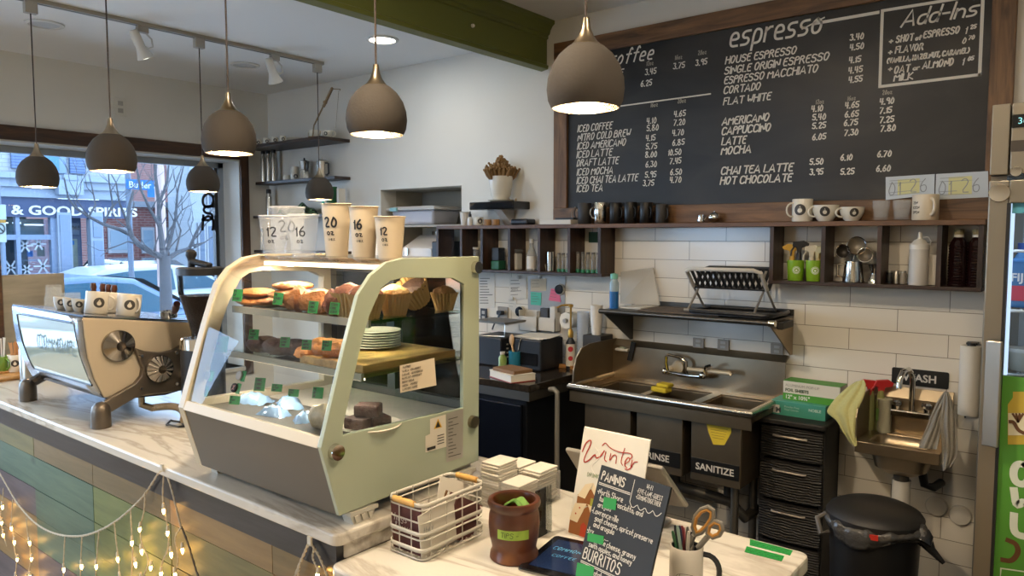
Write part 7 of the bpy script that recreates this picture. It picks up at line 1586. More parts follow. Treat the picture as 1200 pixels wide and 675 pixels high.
# wire basket of cards
bxa, bxb, bya, byb = -1.381, -1.260, 1.226, 1.452; bh = at(494, 592, 'Y', 1.224).z - ZL
kb = thing('wire_basket', 'white wire basket with two wooden handles holding cards, in front of the pastry case', 'basket', ((bxa+bxb)/2, (bya+byb)/2, ZL))
bwid, blen = (bxb-bxa)/2, (byb-bya)/2; wire = mat('white_wire', '#d2ccbf', .4)
m = MB()
def loop(z, g): return [(x, y, z) for x, y in rc(-bwid-g, bwid+g, -blen-g, blen+g, .018, 4)]
for z, r in ((.004, .0022), (bh*.36, .0022), (bh*.66, .0022), (bh*.88, .0022)): m.tube(loop(z, 0), r, 6, True)
bw_ = MB()
for z, hh_ in ((bh*.22, .010), (bh*.50, .010), (bh, .010)):
    pts = rc(-bwid-.002, bwid+.002, -blen-.002, blen+.002, .02, 4); n = len(pts)
    vs = [(x, y, z-hh_) for x, y in pts] + [(x, y, z) for x, y in pts]; bw_.add(vs, [(i, (i+1) % n, n+(i+1) % n, n+i) for i in range(n)], True)
bw_.build('flat_band', wire, kb, solid=.0022)
for k in range(4):
    y = -blen + blen*2*(k+.5)/4
    for s in (-1, 1): m.tube([(s*bwid, y, .0), (s*bwid, y, bh)], .0016, 5)
for x in (-bwid*.35, bwid*.35):
    for s in (-1, 1): m.tube([(x, s*blen, 0), (x, s*blen, bh)], .0016, 5)
for k in range(11):
    y = -blen + 2*blen*(k+.5)/11; m.tube([(-bwid-.003, y, .014), (-bwid+.006, y, .002), (bwid-.006, y, .002), (bwid+.003, y, .014)], .0016, 5)
for k in range(6):
    x = -bwid + 2*bwid*(k+.5)/6; m.tube([(x, -blen-.003, .014), (x, -blen+.006, .002), (x, blen-.006, .002), (x, blen+.003, .014)], .0016, 5)
m.build('wire_frame', wire, kb)
for y in (-blen-.002, blen+.002): MB().lathe([(0, -bwid*.62), (.0075, -bwid*.6), (.0085, 0), (.0075, bwid*.6), (0, bwid*.62)], n=14, M=Matrix.Translation((-.002, y, bh-.004)) @ Matrix.Rotation(R(90), 4, 'Y')).build('wooden_handle', wood('beech_handle', '#b98a42', '#d8ac62', 'X', 2, .5, False), kb)
burg = mat('burgundy_card', '#5e3430', .7); cardw = mat('card_white', '#d8d2c4', .7); wht = mat('white_script', '#d9cfc2', .7)
def card(label, loc, w, h, rot, m_, txt=None, tm=None, th=.0022, grp=None, ts=.012):
    mm = MB(); K = rot; mm.obox(K @ Matrix.Translation((0, h/2, 0)), w, h, th)
    if txt:
        mm.mat(1)
        for k, s_ in enumerate(txt): stroke(mm, s_, K @ Matrix.Translation((-w*.40, h*(.56-.16*k), th/2+.0005)), ts, ts*.10, .25, narrow=.7, rounds=2)
    return solo(mm, 'greeting_card', [m_, tm or ink], loc, label, 'card', grp)
bx_, by_ = kb.location.x, kb.location.y
RF = Matrix.Rotation(R(90), 4, 'X')
card('burgundy card with white script standing at the end of the wire basket', (bx_-.004, by_-blen+.014, ZL+.006), .108, bh*.93, Matrix.Rotation(R(4), 4, 'X') @ RF, burg, ['hugs', '& you'], wht, ts=.018)
SF_ = Matrix.Rotation(R(90), 4, 'Z') @ RF
card('white card with pencil script leaning along the side of the wire basket', (bx_+bwid-.010, by_-.045, ZL+.007), .125, bh*.80, Matrix.Rotation(R(6), 4, 'X') @ SF_ , cardw, ['they', 'why'], pencil, ts=.014)
card('white envelope card tilted above the others in the wire basket', (bx_+.012, by_+.03, ZL+.02), .12, bh*.92, Matrix.Rotation(R(-12), 4, 'Y') @ SF_ @ Matrix.Rotation(R(-24), 4, 'Z'), cardw, ['', 'Thank', 'you'], pencil, ts=.014)
for i in range(7):
    card('brown and cream card slanted in the pack at the back of the wire basket', (bx_+bwid-.016-.010*i, by_+.025+.002*i, ZL+.008), .11, bh*.72, SF_ @ Matrix.Rotation(R(-30), 4, 'Z'), [burg, cardw, mat('kraft_brown', '#7d5c3a', .7)][i % 3], None, None, .003, 'slanted cards in the wire basket')
# clay tip jar
p = onl(602.5, 652); s = pxs(p); tj = thing('tip_jar', 'brown glazed clay jar labelled TIPS beside the wire basket', 'tip jar', p)
Rj = 30.5/s; Hj = (at(602, 583, 'Y', p.y).z - ZL)
clay, nt, b_ = newmat('brown_clay_glaze'); b_.inputs['Roughness'].default_value = .33
tc = nt.nodes.new('ShaderNodeTexCoord'); n_ = nt.nodes.new('ShaderNodeTexNoise'); n_.inputs['Scale'].default_value = 9; n_.inputs['Detail'].default_value = 3; nt.links.new(tc.outputs['Object'], n_.inputs[0]); r_ = ramp(nt, [(.35, '#42210f'), (.6, '#5d3119'), (.74, '#8a5a30')]); nt.links.new(n_.outputs['Fac'], r_.inputs[0]); nt.links.new(r_.outputs[0], b_.inputs['Base Color'])
JP = [(0, 0), (Rj*.90, 0), (Rj*.94, Hj*.02), (Rj*.92, Hj*.10), (Rj*.84, Hj*.17), (Rj*.86, Hj*.23), (Rj*.94, Hj*.38), (Rj*.98, Hj*.58), (Rj*.96, Hj*.74), (Rj*.91, Hj*.83), (Rj*.92, Hj*.855), (Rj*.99, Hj*.89), (Rj*1.02, Hj*.94), (Rj*.99, Hj*.99), (Rj*.91, Hj), (Rj*.82, Hj*.985), (Rj*.78, Hj*.93), (Rj*.82, Hj*.7), (Rj*.82, Hj*.3), (Rj*.6, Hj*.1), (0, Hj*.08)]
MB().lathe(JP, n=48).build('jar_body', clay, tj)
f = MB(); w_, h_ = Rj*1.22, Hj*.155
for k in range(8): x0 = -w_/2 + w_*k/8; f.add([(x0, -h_/2, 0), (x0+w_/8, -h_/2, 0), (x0+w_/8, h_/2, 0), (x0, h_/2, 0)], [(0, 1, 2, 3)])
f.mat(1); stroke(f, 'TIPS -', Matrix.Translation((-w_*.38, -h_*.26, .0008)), h_*.52, h_*.06, .1, narrow=.85, rounds=1)
d = MB(); wrap(f, d, lambda z: Rj*(.965 + .015*(z/Hj-.5)), face_cam(p)-.05, .0012, Hj*.52); d.build('tape_label', [mat('lime_tape', '#8aa53a', .6), mat('tape_ink', '#39471a', .6)], tj)
solo(MB().grid(lambda u, v: Vector(((u-.5)*.075, (v-.5)*.035 + .008*math.sin(u*6), .02*math.sin(u*3.1)+.006*math.sin(7*v))), 10, 5), 'banknote', mat('banknote_green', '#6c9440', .7, noise=.3, nscale=60), (p.x+.006, p.y+.012, ZL+Hj*.80), 'folded green banknote inside the clay tip jar', 'banknote', solid=.0012)
solo(MB().box(-.002, .002, -.035, .035, 0, Hj*.86), 'acrylic_stand', glass('acrylic', (.9, .93, .92), .12), onl(637, 627), 'small clear acrylic stand behind the clay tip jar', 'stand')
# napkin box
nb = thing('napkin_box', 'clear acrylic box overfilled with stacked napkins behind the tip jar', 'napkin holder', (-1.335, 1.70, ZL)); acr = mat('acrylic_clear', '#cfcac0', .08, alpha=.28)
nh = .085; m = MB()
for a in ((-.078, .078, -.1, -.097), (-.078, .078, .097, .1)): MB().box(a[0], a[1], a[2], a[3], 0, nh).build('end_wall', acr, nb)
for a in ((-.078, -.075), (.075, .078)): MB().box(a[0], a[1], -.097, .097, 0, nh).build('side_wall', acr, nb)
MB().box(-.075, .075, -.097, .097, 0, .003).build('floor', acr, nb)
MB().box(-.0015, .0015, -.097, .097, .003, nh).build('divider', acr, nb)
napm = mat('napkin_white', '#d9d2c4', .9, bump=.2, bscale=120); random.seed(3)
def napstack(cx, cy, n, w, d, label, grp, tilt, zz0=.0035, rz0=0):
    z = ZL + zz0
    for k in range(n):
        th = .0075; K = Matrix.Rotation(R(tilt) * min(1, k/max(1, n*.5)), 4, 'Y')
        def nf(u, v, top, th=th): return Vector(((u-.5)*w, (v-.5)*d, th*top*.92 + .0012*math.sin(5*u+k)*math.sin(4*v)))
        m = MB().obox(K @ Matrix.Translation((0, 0, th*.46)), w, d, th*.86)
        solo(m, 'paper_napkin', napm, (cx+random.uniform(-.003, .003), cy+random.uniform(-.003, .003), z), label, 'napkin', grp, rz0 + R(random.uniform(-3, 3)), bev=.0022)
        z += th
napstack(-1.374, 1.652, 17, .068, .088, 'folded white napkin in the tallest pile at the near corner of the acrylic box', 'napkins in the near pile', 0)
napstack(-1.372, 1.75, 13, .066, .088, 'folded white napkin in the pile at the bench side of the acrylic box', 'napkins in the bench side pile', 0)
napstack(-1.298, 1.652, 11, .066, .088, 'folded white napkin in the low pile against the clear side of the acrylic box', 'napkins in the low pile', 0)
napstack(-1.298, 1.75, 13, .066, .09, 'folded white napkin in the far pile against the clear side of the acrylic box', 'napkins in the far pile', 0)
# tablet
q = [at(606, 665.5, 'Z', ZL+.006), at(651, 628, 'Z', ZL+.006)]; d_ = q[1]-q[0]; an = math.atan2(d_.y, d_.x) - R(90)
t = thing('tablet', 'black tablet with a blue screen lying on the pay counter', 'tablet', (q[0].x, q[0].y, ZL), an)
Lt = d_.length; MB().prism(rc(0, .165, 0, Lt, .012, 5), 'Z', 0, .008).build('tablet_body', mat('tablet_black', '#0c0c0f', .12), t, bev=.001)
MB().prism(rc(-.001, .166, -.001, Lt+.001, .012, 5), 'Z', .001, .005).build('metal_edge', mat('tablet_alu', '#8d8a86', .3, .9), t)
MB().box(.018, .148, Lt*.12, Lt*.90, .0081, .0084).build('screen', mat('screen_navy', '#14233f', .15, emit='#18294a', estr=.35), t)
m = MB(); K = frame((.030, Lt*.62, .0088), (1, 0, 0), (0, 1, 0)); stroke(m, 'COMMONPLACE', K, .017, .0016, .1, narrow=.62, rounds=1); stroke(m, 'COFFEE', frame((.045, Lt*.44, .0088), (1, 0, 0), (0, 1, 0)), .013, .0012, 0, narrow=.9, rounds=1)
m.build('screen_lettering', mat('screen_cyan', '#5fa3b8', .4, emit='#4f93ac', estr=.5), t)
# winter card
BL = onl(665, 626); by2 = BL.y; TL, TR = at(684.7, 500.8, 'Y', by2+.06), at(762, 516.7, 'Y', by2+.06); ux = (TR-TL).normalized(); upv = (TL-BL); BR = BL + (TR-TL)
wc = MB(); wc.slab(BL, BR, TR, TL, (0, .005, .002)); K0 = frame(BL, BR-BL, TL-BL); Wd, Hd = (BR-BL).length, (TL-BL).length
def cpt(x, y, d=.0008): return K0 @ Vector((x*Wd, y*Hd, d))
wct = thing('winter_card', 'white seasonal card with red Winter script and a gingerbread house', 'card sign', ((BL.x+BR.x)/2, BL.y, ZL)); bw(wc, 'card', cardw, wct)
def curve_ribbon(m, pts, w, d=.0012):
    P = [Vector(p) for p in pts]
    for _ in range(2):
        q = [P[0]]
        for a, b in zip(P, P[1:]): q += [a*.75+b*.25, a*.25+b*.75]
        P = q + [P[-1]]
    ribbon(m, [cpt(p.x, p.y, d) for p in P], w, K0.col[2].to_3d())
m = MB()
S_ = lambda l: [( (x-685)/77.5 , 1-(y-501-(x-685)*.205)/125.0) for x, y in l]
curve_ribbon(m, S_([(690, 530), (693, 519), (699, 516), (699, 522), (694, 535), (693, 543), (699, 541), (706, 532), (707, 538), (712, 536), (716, 529)]), .0034)
for seg in ([(718, 530), (717, 539), (720, 541)], [(724, 532), (723, 542), (727, 533), (731, 534), (731, 543)], [(739, 526), (736, 541), (739, 545)], [(713, 523), (716, 519), (722, 526), (735, 531), (746, 531), (749, 535), (746, 538)], [(742, 543), (747, 539), (744, 535), (740, 543), (744, 548)], [(749, 539), (748, 549), (751, 541), (755, 541)], [(750, 546), (746, 550), (742, 549)]): curve_ribbon(m, S_(seg), .0026)
bw(m, 'red_script', mat('script_red', '#a8321f', .6), wct)
m = MB(); stroke(m, 'DRINKS', K0 @ Matrix.Translation((Wd*.19, Hd*.565, .001)), .011, .0012, 0, narrow=.8); bw(m, 'green_lettering', mat('print_green', '#6f8450', .6), wct)
m = MB()
def poly(mi, pts, d): m.mat(mi).add([cpt(a, b, d) for a, b in pts], [list(range(len(pts)))])
poly(0, [(.01, .02), (.50, .02), (.50, .16), (.26, .30), (.01, .16)], .001)
poly(0, [(.08, .30), (.42, .30), (.42, .36), (.28, .46), (.08, .38)], .001)
poly(1, [(.0, .14), (.06, .30), (.24, .32), (.13, .13)], .0014); poly(1, [(.25, .32), (.46, .30), (.53, .14), (.39, .15), (.27, .30)], .0014); poly(1, [(.08, .37), (.18, .49), (.30, .52), (.20, .36)], .0014); poly(1, [(.30, .52), (.46, .38), (.40, .36), (.28, .46)], .0014)
poly(2, [(.19, .02), (.19, .12), (.23, .15), (.28, .12), (.28, .02)], .0016); poly(3, [(.29, .31), (.29, .38), (.35, .38), (.35, .31)], .0016)
for a, b in ((.08, .20), (.13, .26), (.38, .26), (.43, .2)): poly(2, [(a, b), (a+.02, b), (a+.02, b+.015), (a, b+.015)], .0018)
bw(m, 'gingerbread_house', [mat('gingerbread', '#8a5426', .7), mat('icing', '#dcc8a4', .7), mat('door_red', '#a83a1c', .7), mat('window_lime', '#9a9a3a', .7)], wct)
m = MB(); curve_ribbon(m, [(.30, .60), (.22, .66), (.30, .72), (.36, .78), (.26, .84)], .002); bw(m, 'steam_swirl', mat('steam_cream', '#e6dfd2', .7), wct)
# chalk menu card
TL, TR = at(707, 545, 'Y', 1.42), at(788, 575, 'Y', 1.38); B0 = at(676.6, 675, 'Y', 1.36); dn = (B0-TL); kf = (TL.z-ZL)/(TL.z-B0.z); TR.z = TL.z; BLp = TL + dn*kf; BRp = BLp + (TR-TL)
pt = thing('panini_board', 'black chalk board listing panini and burritos in white lettering', 'menu sign', ((BLp.x+BRp.x)/2, BLp.y, ZL)); K1 = frame(BLp, BRp-BLp, TL-BLp); uK = (TL-BLp).normalized(); K1.col[1] = (uK.x, uK.y, uK.z, 0); Wp, Hp = (TR-TL).length, (TL-BLp).length
m = MB().slab(BLp, BRp, TR, TL, -K1.col[2].to_3d()*-.006); m.v = [v for v in m.v]; bw(m, 'board', mat('black_chalk_card', '#1e2022', .55), pt)
for v in pt.children[0].data.vertices: pass
wl = mat('paint_pen_white', '#cfc9bd', .6); m = MB()
def pl_(x, y, s_, h, w=.0016, nw=.8): stroke(m, s_, K1 @ Matrix.Translation((x*Wp, y*Hp, .0068)), h, w, .05, sp=.5, narrow=nw, rounds=1, jit=.15)
lines = [(.04, .775, '*North Shore', .0125), (.09, .725, 'turkey, prosciutto, and', .0115), (.09, .675, 'arugula', .0115), (.02, .615, '*Lawrenceville', .0125), (.09, .565, 'goat cheese, apricot preserve', .0115), (.09, .515, 'and arugula', .0115), (.02, .455, '*Ivy', .0125), (.09, .405, 'ham, brie cheese, granny', .0115), (.09, .355, 'smith apples, and honey', .0115), (.09, .16, 'egg, potato, and cheese', .0115), (.09, .11, 'bacon and salsa', .0115)]
for x, y, s_, h in lines: pl_(x, y, s_, h, .0017, .62)
for x, y, s_ in ((.70, .935, 'WI-FI'), (.59, .885, '*FIVE-LANE-GUEST'), (.59, .84, '*COMINGTOGETHER')): pl_(x, y, s_, .0095, .0012, .42)
def box_word(x, y, s_, h):
    pl_(x, y, s_, h, .0030, .62)
box_word(.05, .89, 'PANINIS', .019); box_word(.04, .25, 'BURRITOS', .024)
for y, x1 in ((.862, .50), (.850, .50), (.225, .60), (.213, .60)): ribbon(m, [K1 @ Vector((.03*Wp, y*Hp, .0068)), K1 @ Vector((x1*Wp, y*Hp, .0068))], .0018, K1.col[2].to_3d())
sc = []
for k in range(24):
    a = k/23; sc.append(K1 @ Vector(((.52 + .44*a)*Wp, (.83 - .05*a*0 - .035*abs(math.sin(a*PI*4)) - .03)*Hp, .0068)))
ribbon(m, sc, .0016, K1.col[2].to_3d()); ribbon(m, [K1 @ Vector((.52*Wp, y*Hp, .0068)) for y in (.97, .93, .90, .86, .80)], .0016, K1.col[2].to_3d())
bw(m, 'white_lettering', wl, pt)
m = MB()
for x, y in ((.02, .74), (.02, .445), (.02, .175), (.06, .90)): ribbon(m, [K1 @ Vector(((x+.03*k)*Wp, (y + (.004 if k % 2 else 0) + .005)*Hp, .0067)) for k in range(12)], .0012, K1.col[2].to_3d()) if y < .5 else None
if m.v: bw(m, 'wavy_underline', wl, pt)
for x, y, w_, h_ in ((.16, .69, .19, .085), (.05, .40, .24, .065), (.0, .09, .26, .12)):
    m = MB(); m.obox(K1 @ Matrix.Translation(((x+w_/2)*Wp, (y+h_/2)*Hp, .0078)) @ Matrix.Rotation(R(8), 4, 'Z'), w_*Wp, h_*Hp, .0008); bw(m, 'green_tape', tagg, pt)
# stand behind the cards
tl, tr_, bl, br = at(661, 527, 'Y', 1.70), at(775, 550, 'Y', 1.70), at(692, 578, 'Y', 1.80), at(806, 596, 'Y', 1.80)
ps = thing('register_stand', 'pale silver register stand tilted behind the winter card and the panini board', 'register stand', ((bl.x+br.x)/2, 1.78, ZL)); alu = mat('pale_aluminium', '#a39d95', .35, .6)
m = MB().slab(tl, tr_, br, bl, (0, .012, .008)); bw(m, 'screen_panel', alu, ps, bev=.006)
bw(MB().slab(((tl.x+bl.x)/2+.09, 1.77, ZL), ((tr_.x+br.x)/2-.09, 1.77, ZL), ((tr_.x+br.x)/2-.09, 1.74, ZL+.10), ((tl.x+bl.x)/2+.09, 1.74, ZL+.10), (0, .01, 0)), 'stand_leg', alu, ps); bw(MB().prism(rc((tl.x+bl.x)/2+.05, (tr_.x+br.x)/2-.05, 1.72, 1.85, .02), 'Z', ZL, ZL+.006), 'stand_base', alu, ps)
# mug of pens
p = onl(803.5, 699); s = pxs(p); mh = at(803.5, 637.5, 'Y', p.y).z - ZL; r = 19.3/s
pm_ = thing('pen_mug', 'white printed mug with dark handle full of pens and scissors', 'mug', p)
MB().lathe([(0, 0), (r-.003, 0), (r, .004), (r, mh-.002), (r-.0015, mh), (r-.004, mh-.002), (r-.004, .008), (0, .007)], n=36).build('body', mat('mug_white', '#cfc8ba', .2), pm_)
MB().lathe([(r-.0042, mh-.004), (r-.0042, .009), (0, .0085)], n=36).build('inner_glaze', mat('mug_inside', '#23262b', .3), pm_)
hp = face_cam(p) + R(88)
MB().tube([Matrix.Rotation(hp, 4, 'Z') @ Vector(q_) for q_ in handle_pts(r, mh*.52, mh*.66, .036, 12)], .0062, 8).build('handle', mat('mug_handle_dark', '#2b2c2f', .25), pm_)
f = MB(); el = [(.018*math.cos(2*PI*k/28)*1.05, .0075*math.sin(2*PI*k/28)) for k in range(29)]; ribbon(f, [Vector((x, y, 0)) for x, y in el], .0009, Vector((0, 0, 1))); stroke(f, 'Jazzercise', Matrix.Translation((-.0155, -.0035, 0)), .0085, .0011, .1, sp=.45, narrow=.55, rounds=1)
d = MB(); wrap(f, d, lambda z: r, face_cam(p)-.05, .0006, mh*.50); d.build('printed_logo', ink, pm_)
random.seed(9)
pens = [('#3d6b4a', -.9), ('#20242a', -.75), ('#7a2f36', -.3), ('#b4636a', -.2), ('#5a5650', .05), ('#202024', .3), ('#d0cabc', .12), ('#8fa79a', -.6), ('#2a3550', -.45), ('#c9c2b4', .42)]
for i, (c_, lx) in enumerate(pens):
    a = face_cam(p) + R(90); side_ = Vector((math.cos(a), math.sin(a), 0)); dep = Vector((math.cos(face_cam(p)), math.sin(face_cam(p)), 0))
    b0 = side_*(-lx*r*.2) + dep*random.uniform(-.4, .4)*r + Vector((0, 0, .010)); tpp = side_*(lx*r*.95) + dep*random.uniform(-.5, .5)*r + Vector((0, 0, mh + random.uniform(.022, .045)))
    b0 = Vector((b0.x, b0.y, .0095)); o = MB(); o.tube([b0, b0.lerp(tpp, .93), tpp], [.0038, .0038, .0022], 8)
    solo(o, 'pen', mat('pen_' + c_[1:], c_, .35), p, ('dark green', 'black', 'maroon', 'pink', 'grey brown', 'short black', 'pale cream', 'mint grey', 'navy', 'ivory')[i] + ' pen standing in the white printed mug', 'pen')
# scissors
sc_ = thing('scissors', 'grey and orange handled scissors standing in the pen mug', 'scissors', p); hA = mat('scissor_grey', '#7d7870', .45); hB = mat('scissor_orange', '#b8823a', .45)
a = face_cam(p) + R(90); sx = Vector((math.cos(a), math.sin(a), 0)); up_ = Vector((0, 0, 1))
def sloc(px, py): q_ = at(px, py, 'Y', p.y+.004) - p; return q_
for ring, nm in (([(812, 618), (815, 605), (822, 597), (830, 594), (836, 598), (836, 606), (830, 616), (822, 624), (815, 627)], 'long_handle'), ([(829, 625), (831, 615), (838, 610), (845, 613), (847, 620), (843, 627), (835, 630)], 'short_handle')):
    P_ = [sloc(*q_) for q_ in ring]; MB().tube(P_, .0052, 8, True).build(nm, hA, sc_); c_ = sum(P_, Vector())/len(P_); MB().tube([c_ + (v-c_)*.80 + Vector((0, -.002, 0)) for v in P_], .0038, 8, True).build(nm + '_lining', hB, sc_)
MB().tube([sloc(813, 627), sloc(808, 640)], [.006, .006], 8).build('shank', hA, sc_); MB().tube([sloc(830, 628), sloc(818, 642)], [.006, .006], 8).build('shank', hA, sc_)
MB().slab(sloc(806, 640), sloc(814, 640), sloc(806, 672), sloc(804, 672), (0, .002, 0)).build('blade', steel, sc_)
# green strips on the counter
for i, c4 in enumerate((((879, 632), (929, 645.5), (926, 651), (878.5, 639)), ((875, 640.5), (919, 652), (916, 658), (872.5, 647)))):
    q = [onl(*v) for v in c4]; m = MB().slab(q[3], q[2], q[1], q[0], (0, 0, .0012)); m.mat(1)
    for k in range(26):
        f_ = .06 + .88*k/26; g_ = random.uniform(.2, .7); a_ = q[3].lerp(q[2], f_).lerp(q[0].lerp(q[1], f_), g_) + Vector((0, 0, .0017)); m.obox(Matrix.Translation(a_), .0022, .0014, .0004)
    solow(m, 'green_tape_strip', [tagg, ink], q[3], ('longer' if i == 0 else 'nearer and shorter') + ' green tape strip with dotted black writing on the pay counter', 'tape strip')
# ================================================================== ICICLE LIGHTS
YL = 1.097
def lq(px, py, dy=0): return at(px, py, 'Y', YL+dy)
cord = mat('cream_cord', '#b3a78f', .6); cordd = mat('dark_cord', '#4a4238', .6); sock = mat('clear_socket', '#c9c2b2', .3); bulbm = emis('fairy_bulb', '#ffc266', 55)
def twist(m, pts, r=.0024):
    P = [Vector(x) for x in pts]; fine = []
    for a_, b_ in zip(P, P[1:]):
        k_ = max(2, int((b_-a_).length/.008))
        for i in range(k_): fine.append(a_.lerp(b_, i/k_))
    fine.append(P[-1])
    for ph in (0, PI): m.tube([v + Vector((math.cos(i*1.1+ph), 0, math.sin(i*1.1+ph)))*.0024 for i, v in enumerate(fine)], r, 5)
def smooth(pts, n=2):
    P = list(pts)
    for _ in range(n):
        q = [P[0]]
        for a_, b_ in zip(P, P[1:]): q += [a_*.75+b_*.25, a_*.25+b_*.75]
        P = q + [P[-1]]
    return P
def clip(t, px, py):
    c_ = at(px, py, 'Y', 1.088); m = MB(); K = Matrix.Translation(c_); m.obox(K, .014, .006, .022); m.tube([c_ + Vector((-.004, -.003, -.008)), c_ + Vector((0, -.012, -.014)), c_ + Vector((.004, -.003, -.008))], .0016, 5); bw(m, 'clip', sock, t)
def strings(label, cp_, cords, strands):
    t = thing('icicle_lights', label, 'string lights', lq(*cp_))
    clip(t, *cp_)
    for pts, dark in cords:
        m = MB(); twist(m, smooth([lq(*v) for v in pts])); bw(m, 'main_cord', cordd if dark else cord, t)
    for pts, bulbs in strands:
        m = MB(); twist(m, smooth([lq(*v, -.003) for v in pts]), .0018); bw(m, 'drop_cord', cord, t)
        for bx, by in bulbs:
            c_ = lq(bx, by, -.008); tilt = Matrix.Rotation(R(random.uniform(-18, 18)), 4, 'Y')
            bw(MB().lathe([(0, -.006), (.0034, -.008), (.0046, -.014), (.0034, -.022), (0, -.028)], n=10, M=Matrix.Translation(c_) @ tilt), 'light_bulb', bulbm, t)
            bw(MB().lathe([(.0030, .010), (.0044, .004), (.0048, -.008), (.0036, -.009)], n=10, M=Matrix.Translation(c_) @ tilt), 'bulb_socket', sock, t)
strings('icicle light string swagged along the plank counter front from its first clip', (190, 548),
    [([(190, 548), (182, 560), (170, 580), (152, 598), (135, 612), (115, 623), (95, 629), (72, 628), (52, 621), (36, 609), (20, 590), (6, 566), (-4, 548)], False), ([(191, 549), (197, 560), (203, 580), (207, 598), (212, 617)], False), ([(213, 618), (219, 633), (226, 655), (232, 676), (240, 690)], True)],
    [([(4, 572), (3, 590), (0, 606), (4, 628), (8, 640)], [(2.5, 590), (2, 609), (3.5, 623)]), ([(15, 585), (13, 612), (16, 630), (17, 646), (20, 656), (18, 676)], [(13, 615), (16.5, 631.5), (20.5, 652), (18, 673)]), ([(31, 607), (32, 625), (35, 636), (36, 660), (32, 676)], [(34, 632), (37, 651), (35, 672)]),
     ([(76, 629), (75, 645), (74, 676)], [(74.5, 663)]), ([(96, 629), (95, 648), (94, 676)], [(95, 659)]), ([(116, 622), (114, 645), (112, 676)], [(112.5, 659)]), ([(134, 612), (136, 635), (139, 655), (140, 678)], [(137.5, 650), (140, 673)]), ([(153, 598), (154, 620), (156, 640), (154, 676)], [(154.5, 631), (158, 656)]),
     ([(170, 577), (169, 600), (164, 618), (166, 640), (176, 656), (168, 676)], [(164, 615), (165, 641), (177, 660), (165, 674)]), ([(192, 552), (190, 585), (194, 602), (198, 628), (197, 645), (189, 660), (188, 678)], [(191.5, 593), (196.5, 619), (200, 644), (189, 667)]), ([(212, 618), (204, 630), (208, 645), (209, 660), (204, 676)], [(213.5, 639), (204.5, 668)])])
strings('short icicle light drop hung from the clip near the counter corner', (363, 634),
    [([(362, 636), (356, 650), (348, 668), (342, 690)], False), ([(364, 636), (371, 646), (378, 660), (386, 682)], False)],
    [([(368, 642), (366, 655), (372, 664), (374, 686)], [(373, 668), (376, 690)]), ([(352, 660), (349, 672), (350, 690)], [(350, 690)])])
# ================================================================== FRIDGE
FY = 2.60
def fq_(px, py, d=0): return at(px, py, 'Y', FY-d)
fxl = fq_(1163, 125).x; fw_ = .70; ftop = fq_(1163, 123).z; seam = fq_(1165, 210).z
fr_ = thing('drinks_fridge', 'tall stainless glass door drinks fridge cut off by the photo edge', 'fridge', (fxl+fw_/2, FY+.35, 0))
fs = mat('fridge_steel', '#8d8679', .36, .85, noise=.05, nscale=6); fsd = mat('fridge_inner', '#c9d2da', .5)
x0, x1 = fxl, fxl+fw_
m = MB(); m.box(x0, x0+.04, FY+.04, FY+.72, .06, ftop); m.box(x1-.04, x1, FY+.04, FY+.72, .06, ftop); m.box(x0, x1, FY+.68, FY+.72, .06, ftop); m.box(x0, x1, FY+.04, FY+.72, seam+.01, ftop); m.box(x0, x1, FY+.04, FY+.72, .06, .14); bw(m, 'cabinet', fs, fr_)
bw(MB().box(x0+.04, x1-.04, FY+.66, FY+.679, .14, seam), 'inner_back', fsd, fr_)
xs_ = fq_(1184, 160).x
bw(MB().box(x0, xs_-.002, FY, FY+.04, seam+.012, ftop), 'top_side_panel', fs, fr_, bev=.003); tp_ = bw(MB().box(xs_+.002, x1, FY, FY+.04, seam+.012, ftop), 'top_panel', fs, fr_, bev=.003)
a, b = fq_(1185.5, 150, .001), fq_(1206, 133, .001); bw(MB().box(a.x, b.x, FY-.004, FY, a.z, b.z), 'display', mat('display_black', '#1a1d1f', .2), tp_); m = MB(); print_text(m, '36', frame((a.x+.014, FY-.0045, a.z+.010), (1, 0, 0), (0, 0, 1)), .026); bw(m, 'display_digits', mat('digit_cyan', '#7fc3cc', .4, emit='#7fd0dc', estr=.8), tp_)
a, b = fq_(1184, 178), fq_(1215, 163); bw(MB().box(a.x, b.x, FY-.001, FY+.002, a.z, b.z), 'badge_slot', mat('slot_brown', '#3a332c', .4), tp_)
c_ = fq_(1191, 201); bw(MB().lathe([(0, 0), (.016, 0), (.014, .008), (0, .009)], n=22, M=frame((c_.x, FY, c_.z), (1, 0, 0), (0, 0, 1))), 'lock', chrome, tp_)
gx0 = fq_(1182, 240).x
dr = bw(MB().box(x0, gx0, FY, FY+.045, .07, seam-.004), 'door_stile', fs, fr_, bev=.004)
bw(MB().box(x1-.08, x1, FY, FY+.045, .07, seam-.004), 'door_stile', fs, fr_, bev=.004); bw(MB().box(gx0, x1-.08, FY, FY+.045, fq_(1184, 238).z, seam-.004), 'door_rail', fs, fr_, bev=.003); bw(MB().box(gx0, x1-.08, FY, FY+.045, .07, .16), 'door_rail', fs, fr_, bev=.003)
bw(MB().box(gx0-.004, gx0+.004, FY-.002, FY+.03, .16, fq_(1184, 238).z), 'door_gasket', blk, fr_)
bw(MB().box(gx0, x1-.08, FY+.02, FY+.026, fq_(1178, 440).z, fq_(1184, 238).z), 'door_glass', glass('fridge_glass', (.95, .98, 1), .08), fr_)
c_ = fq_(1171.5, 226); kq = bw(MB().lathe([(0, 0), (.028, 0), (.026, .008), (0, .010)], n=26, M=frame((c_.x, FY, c_.z), (1, 0, 0), (0, 0, 1))), 'round_badge', chrome, fr_)
hz1, hz0 = fq_(1165, 398).z, fq_(1160, 520).z; hxx = fq_(1165, 450).x
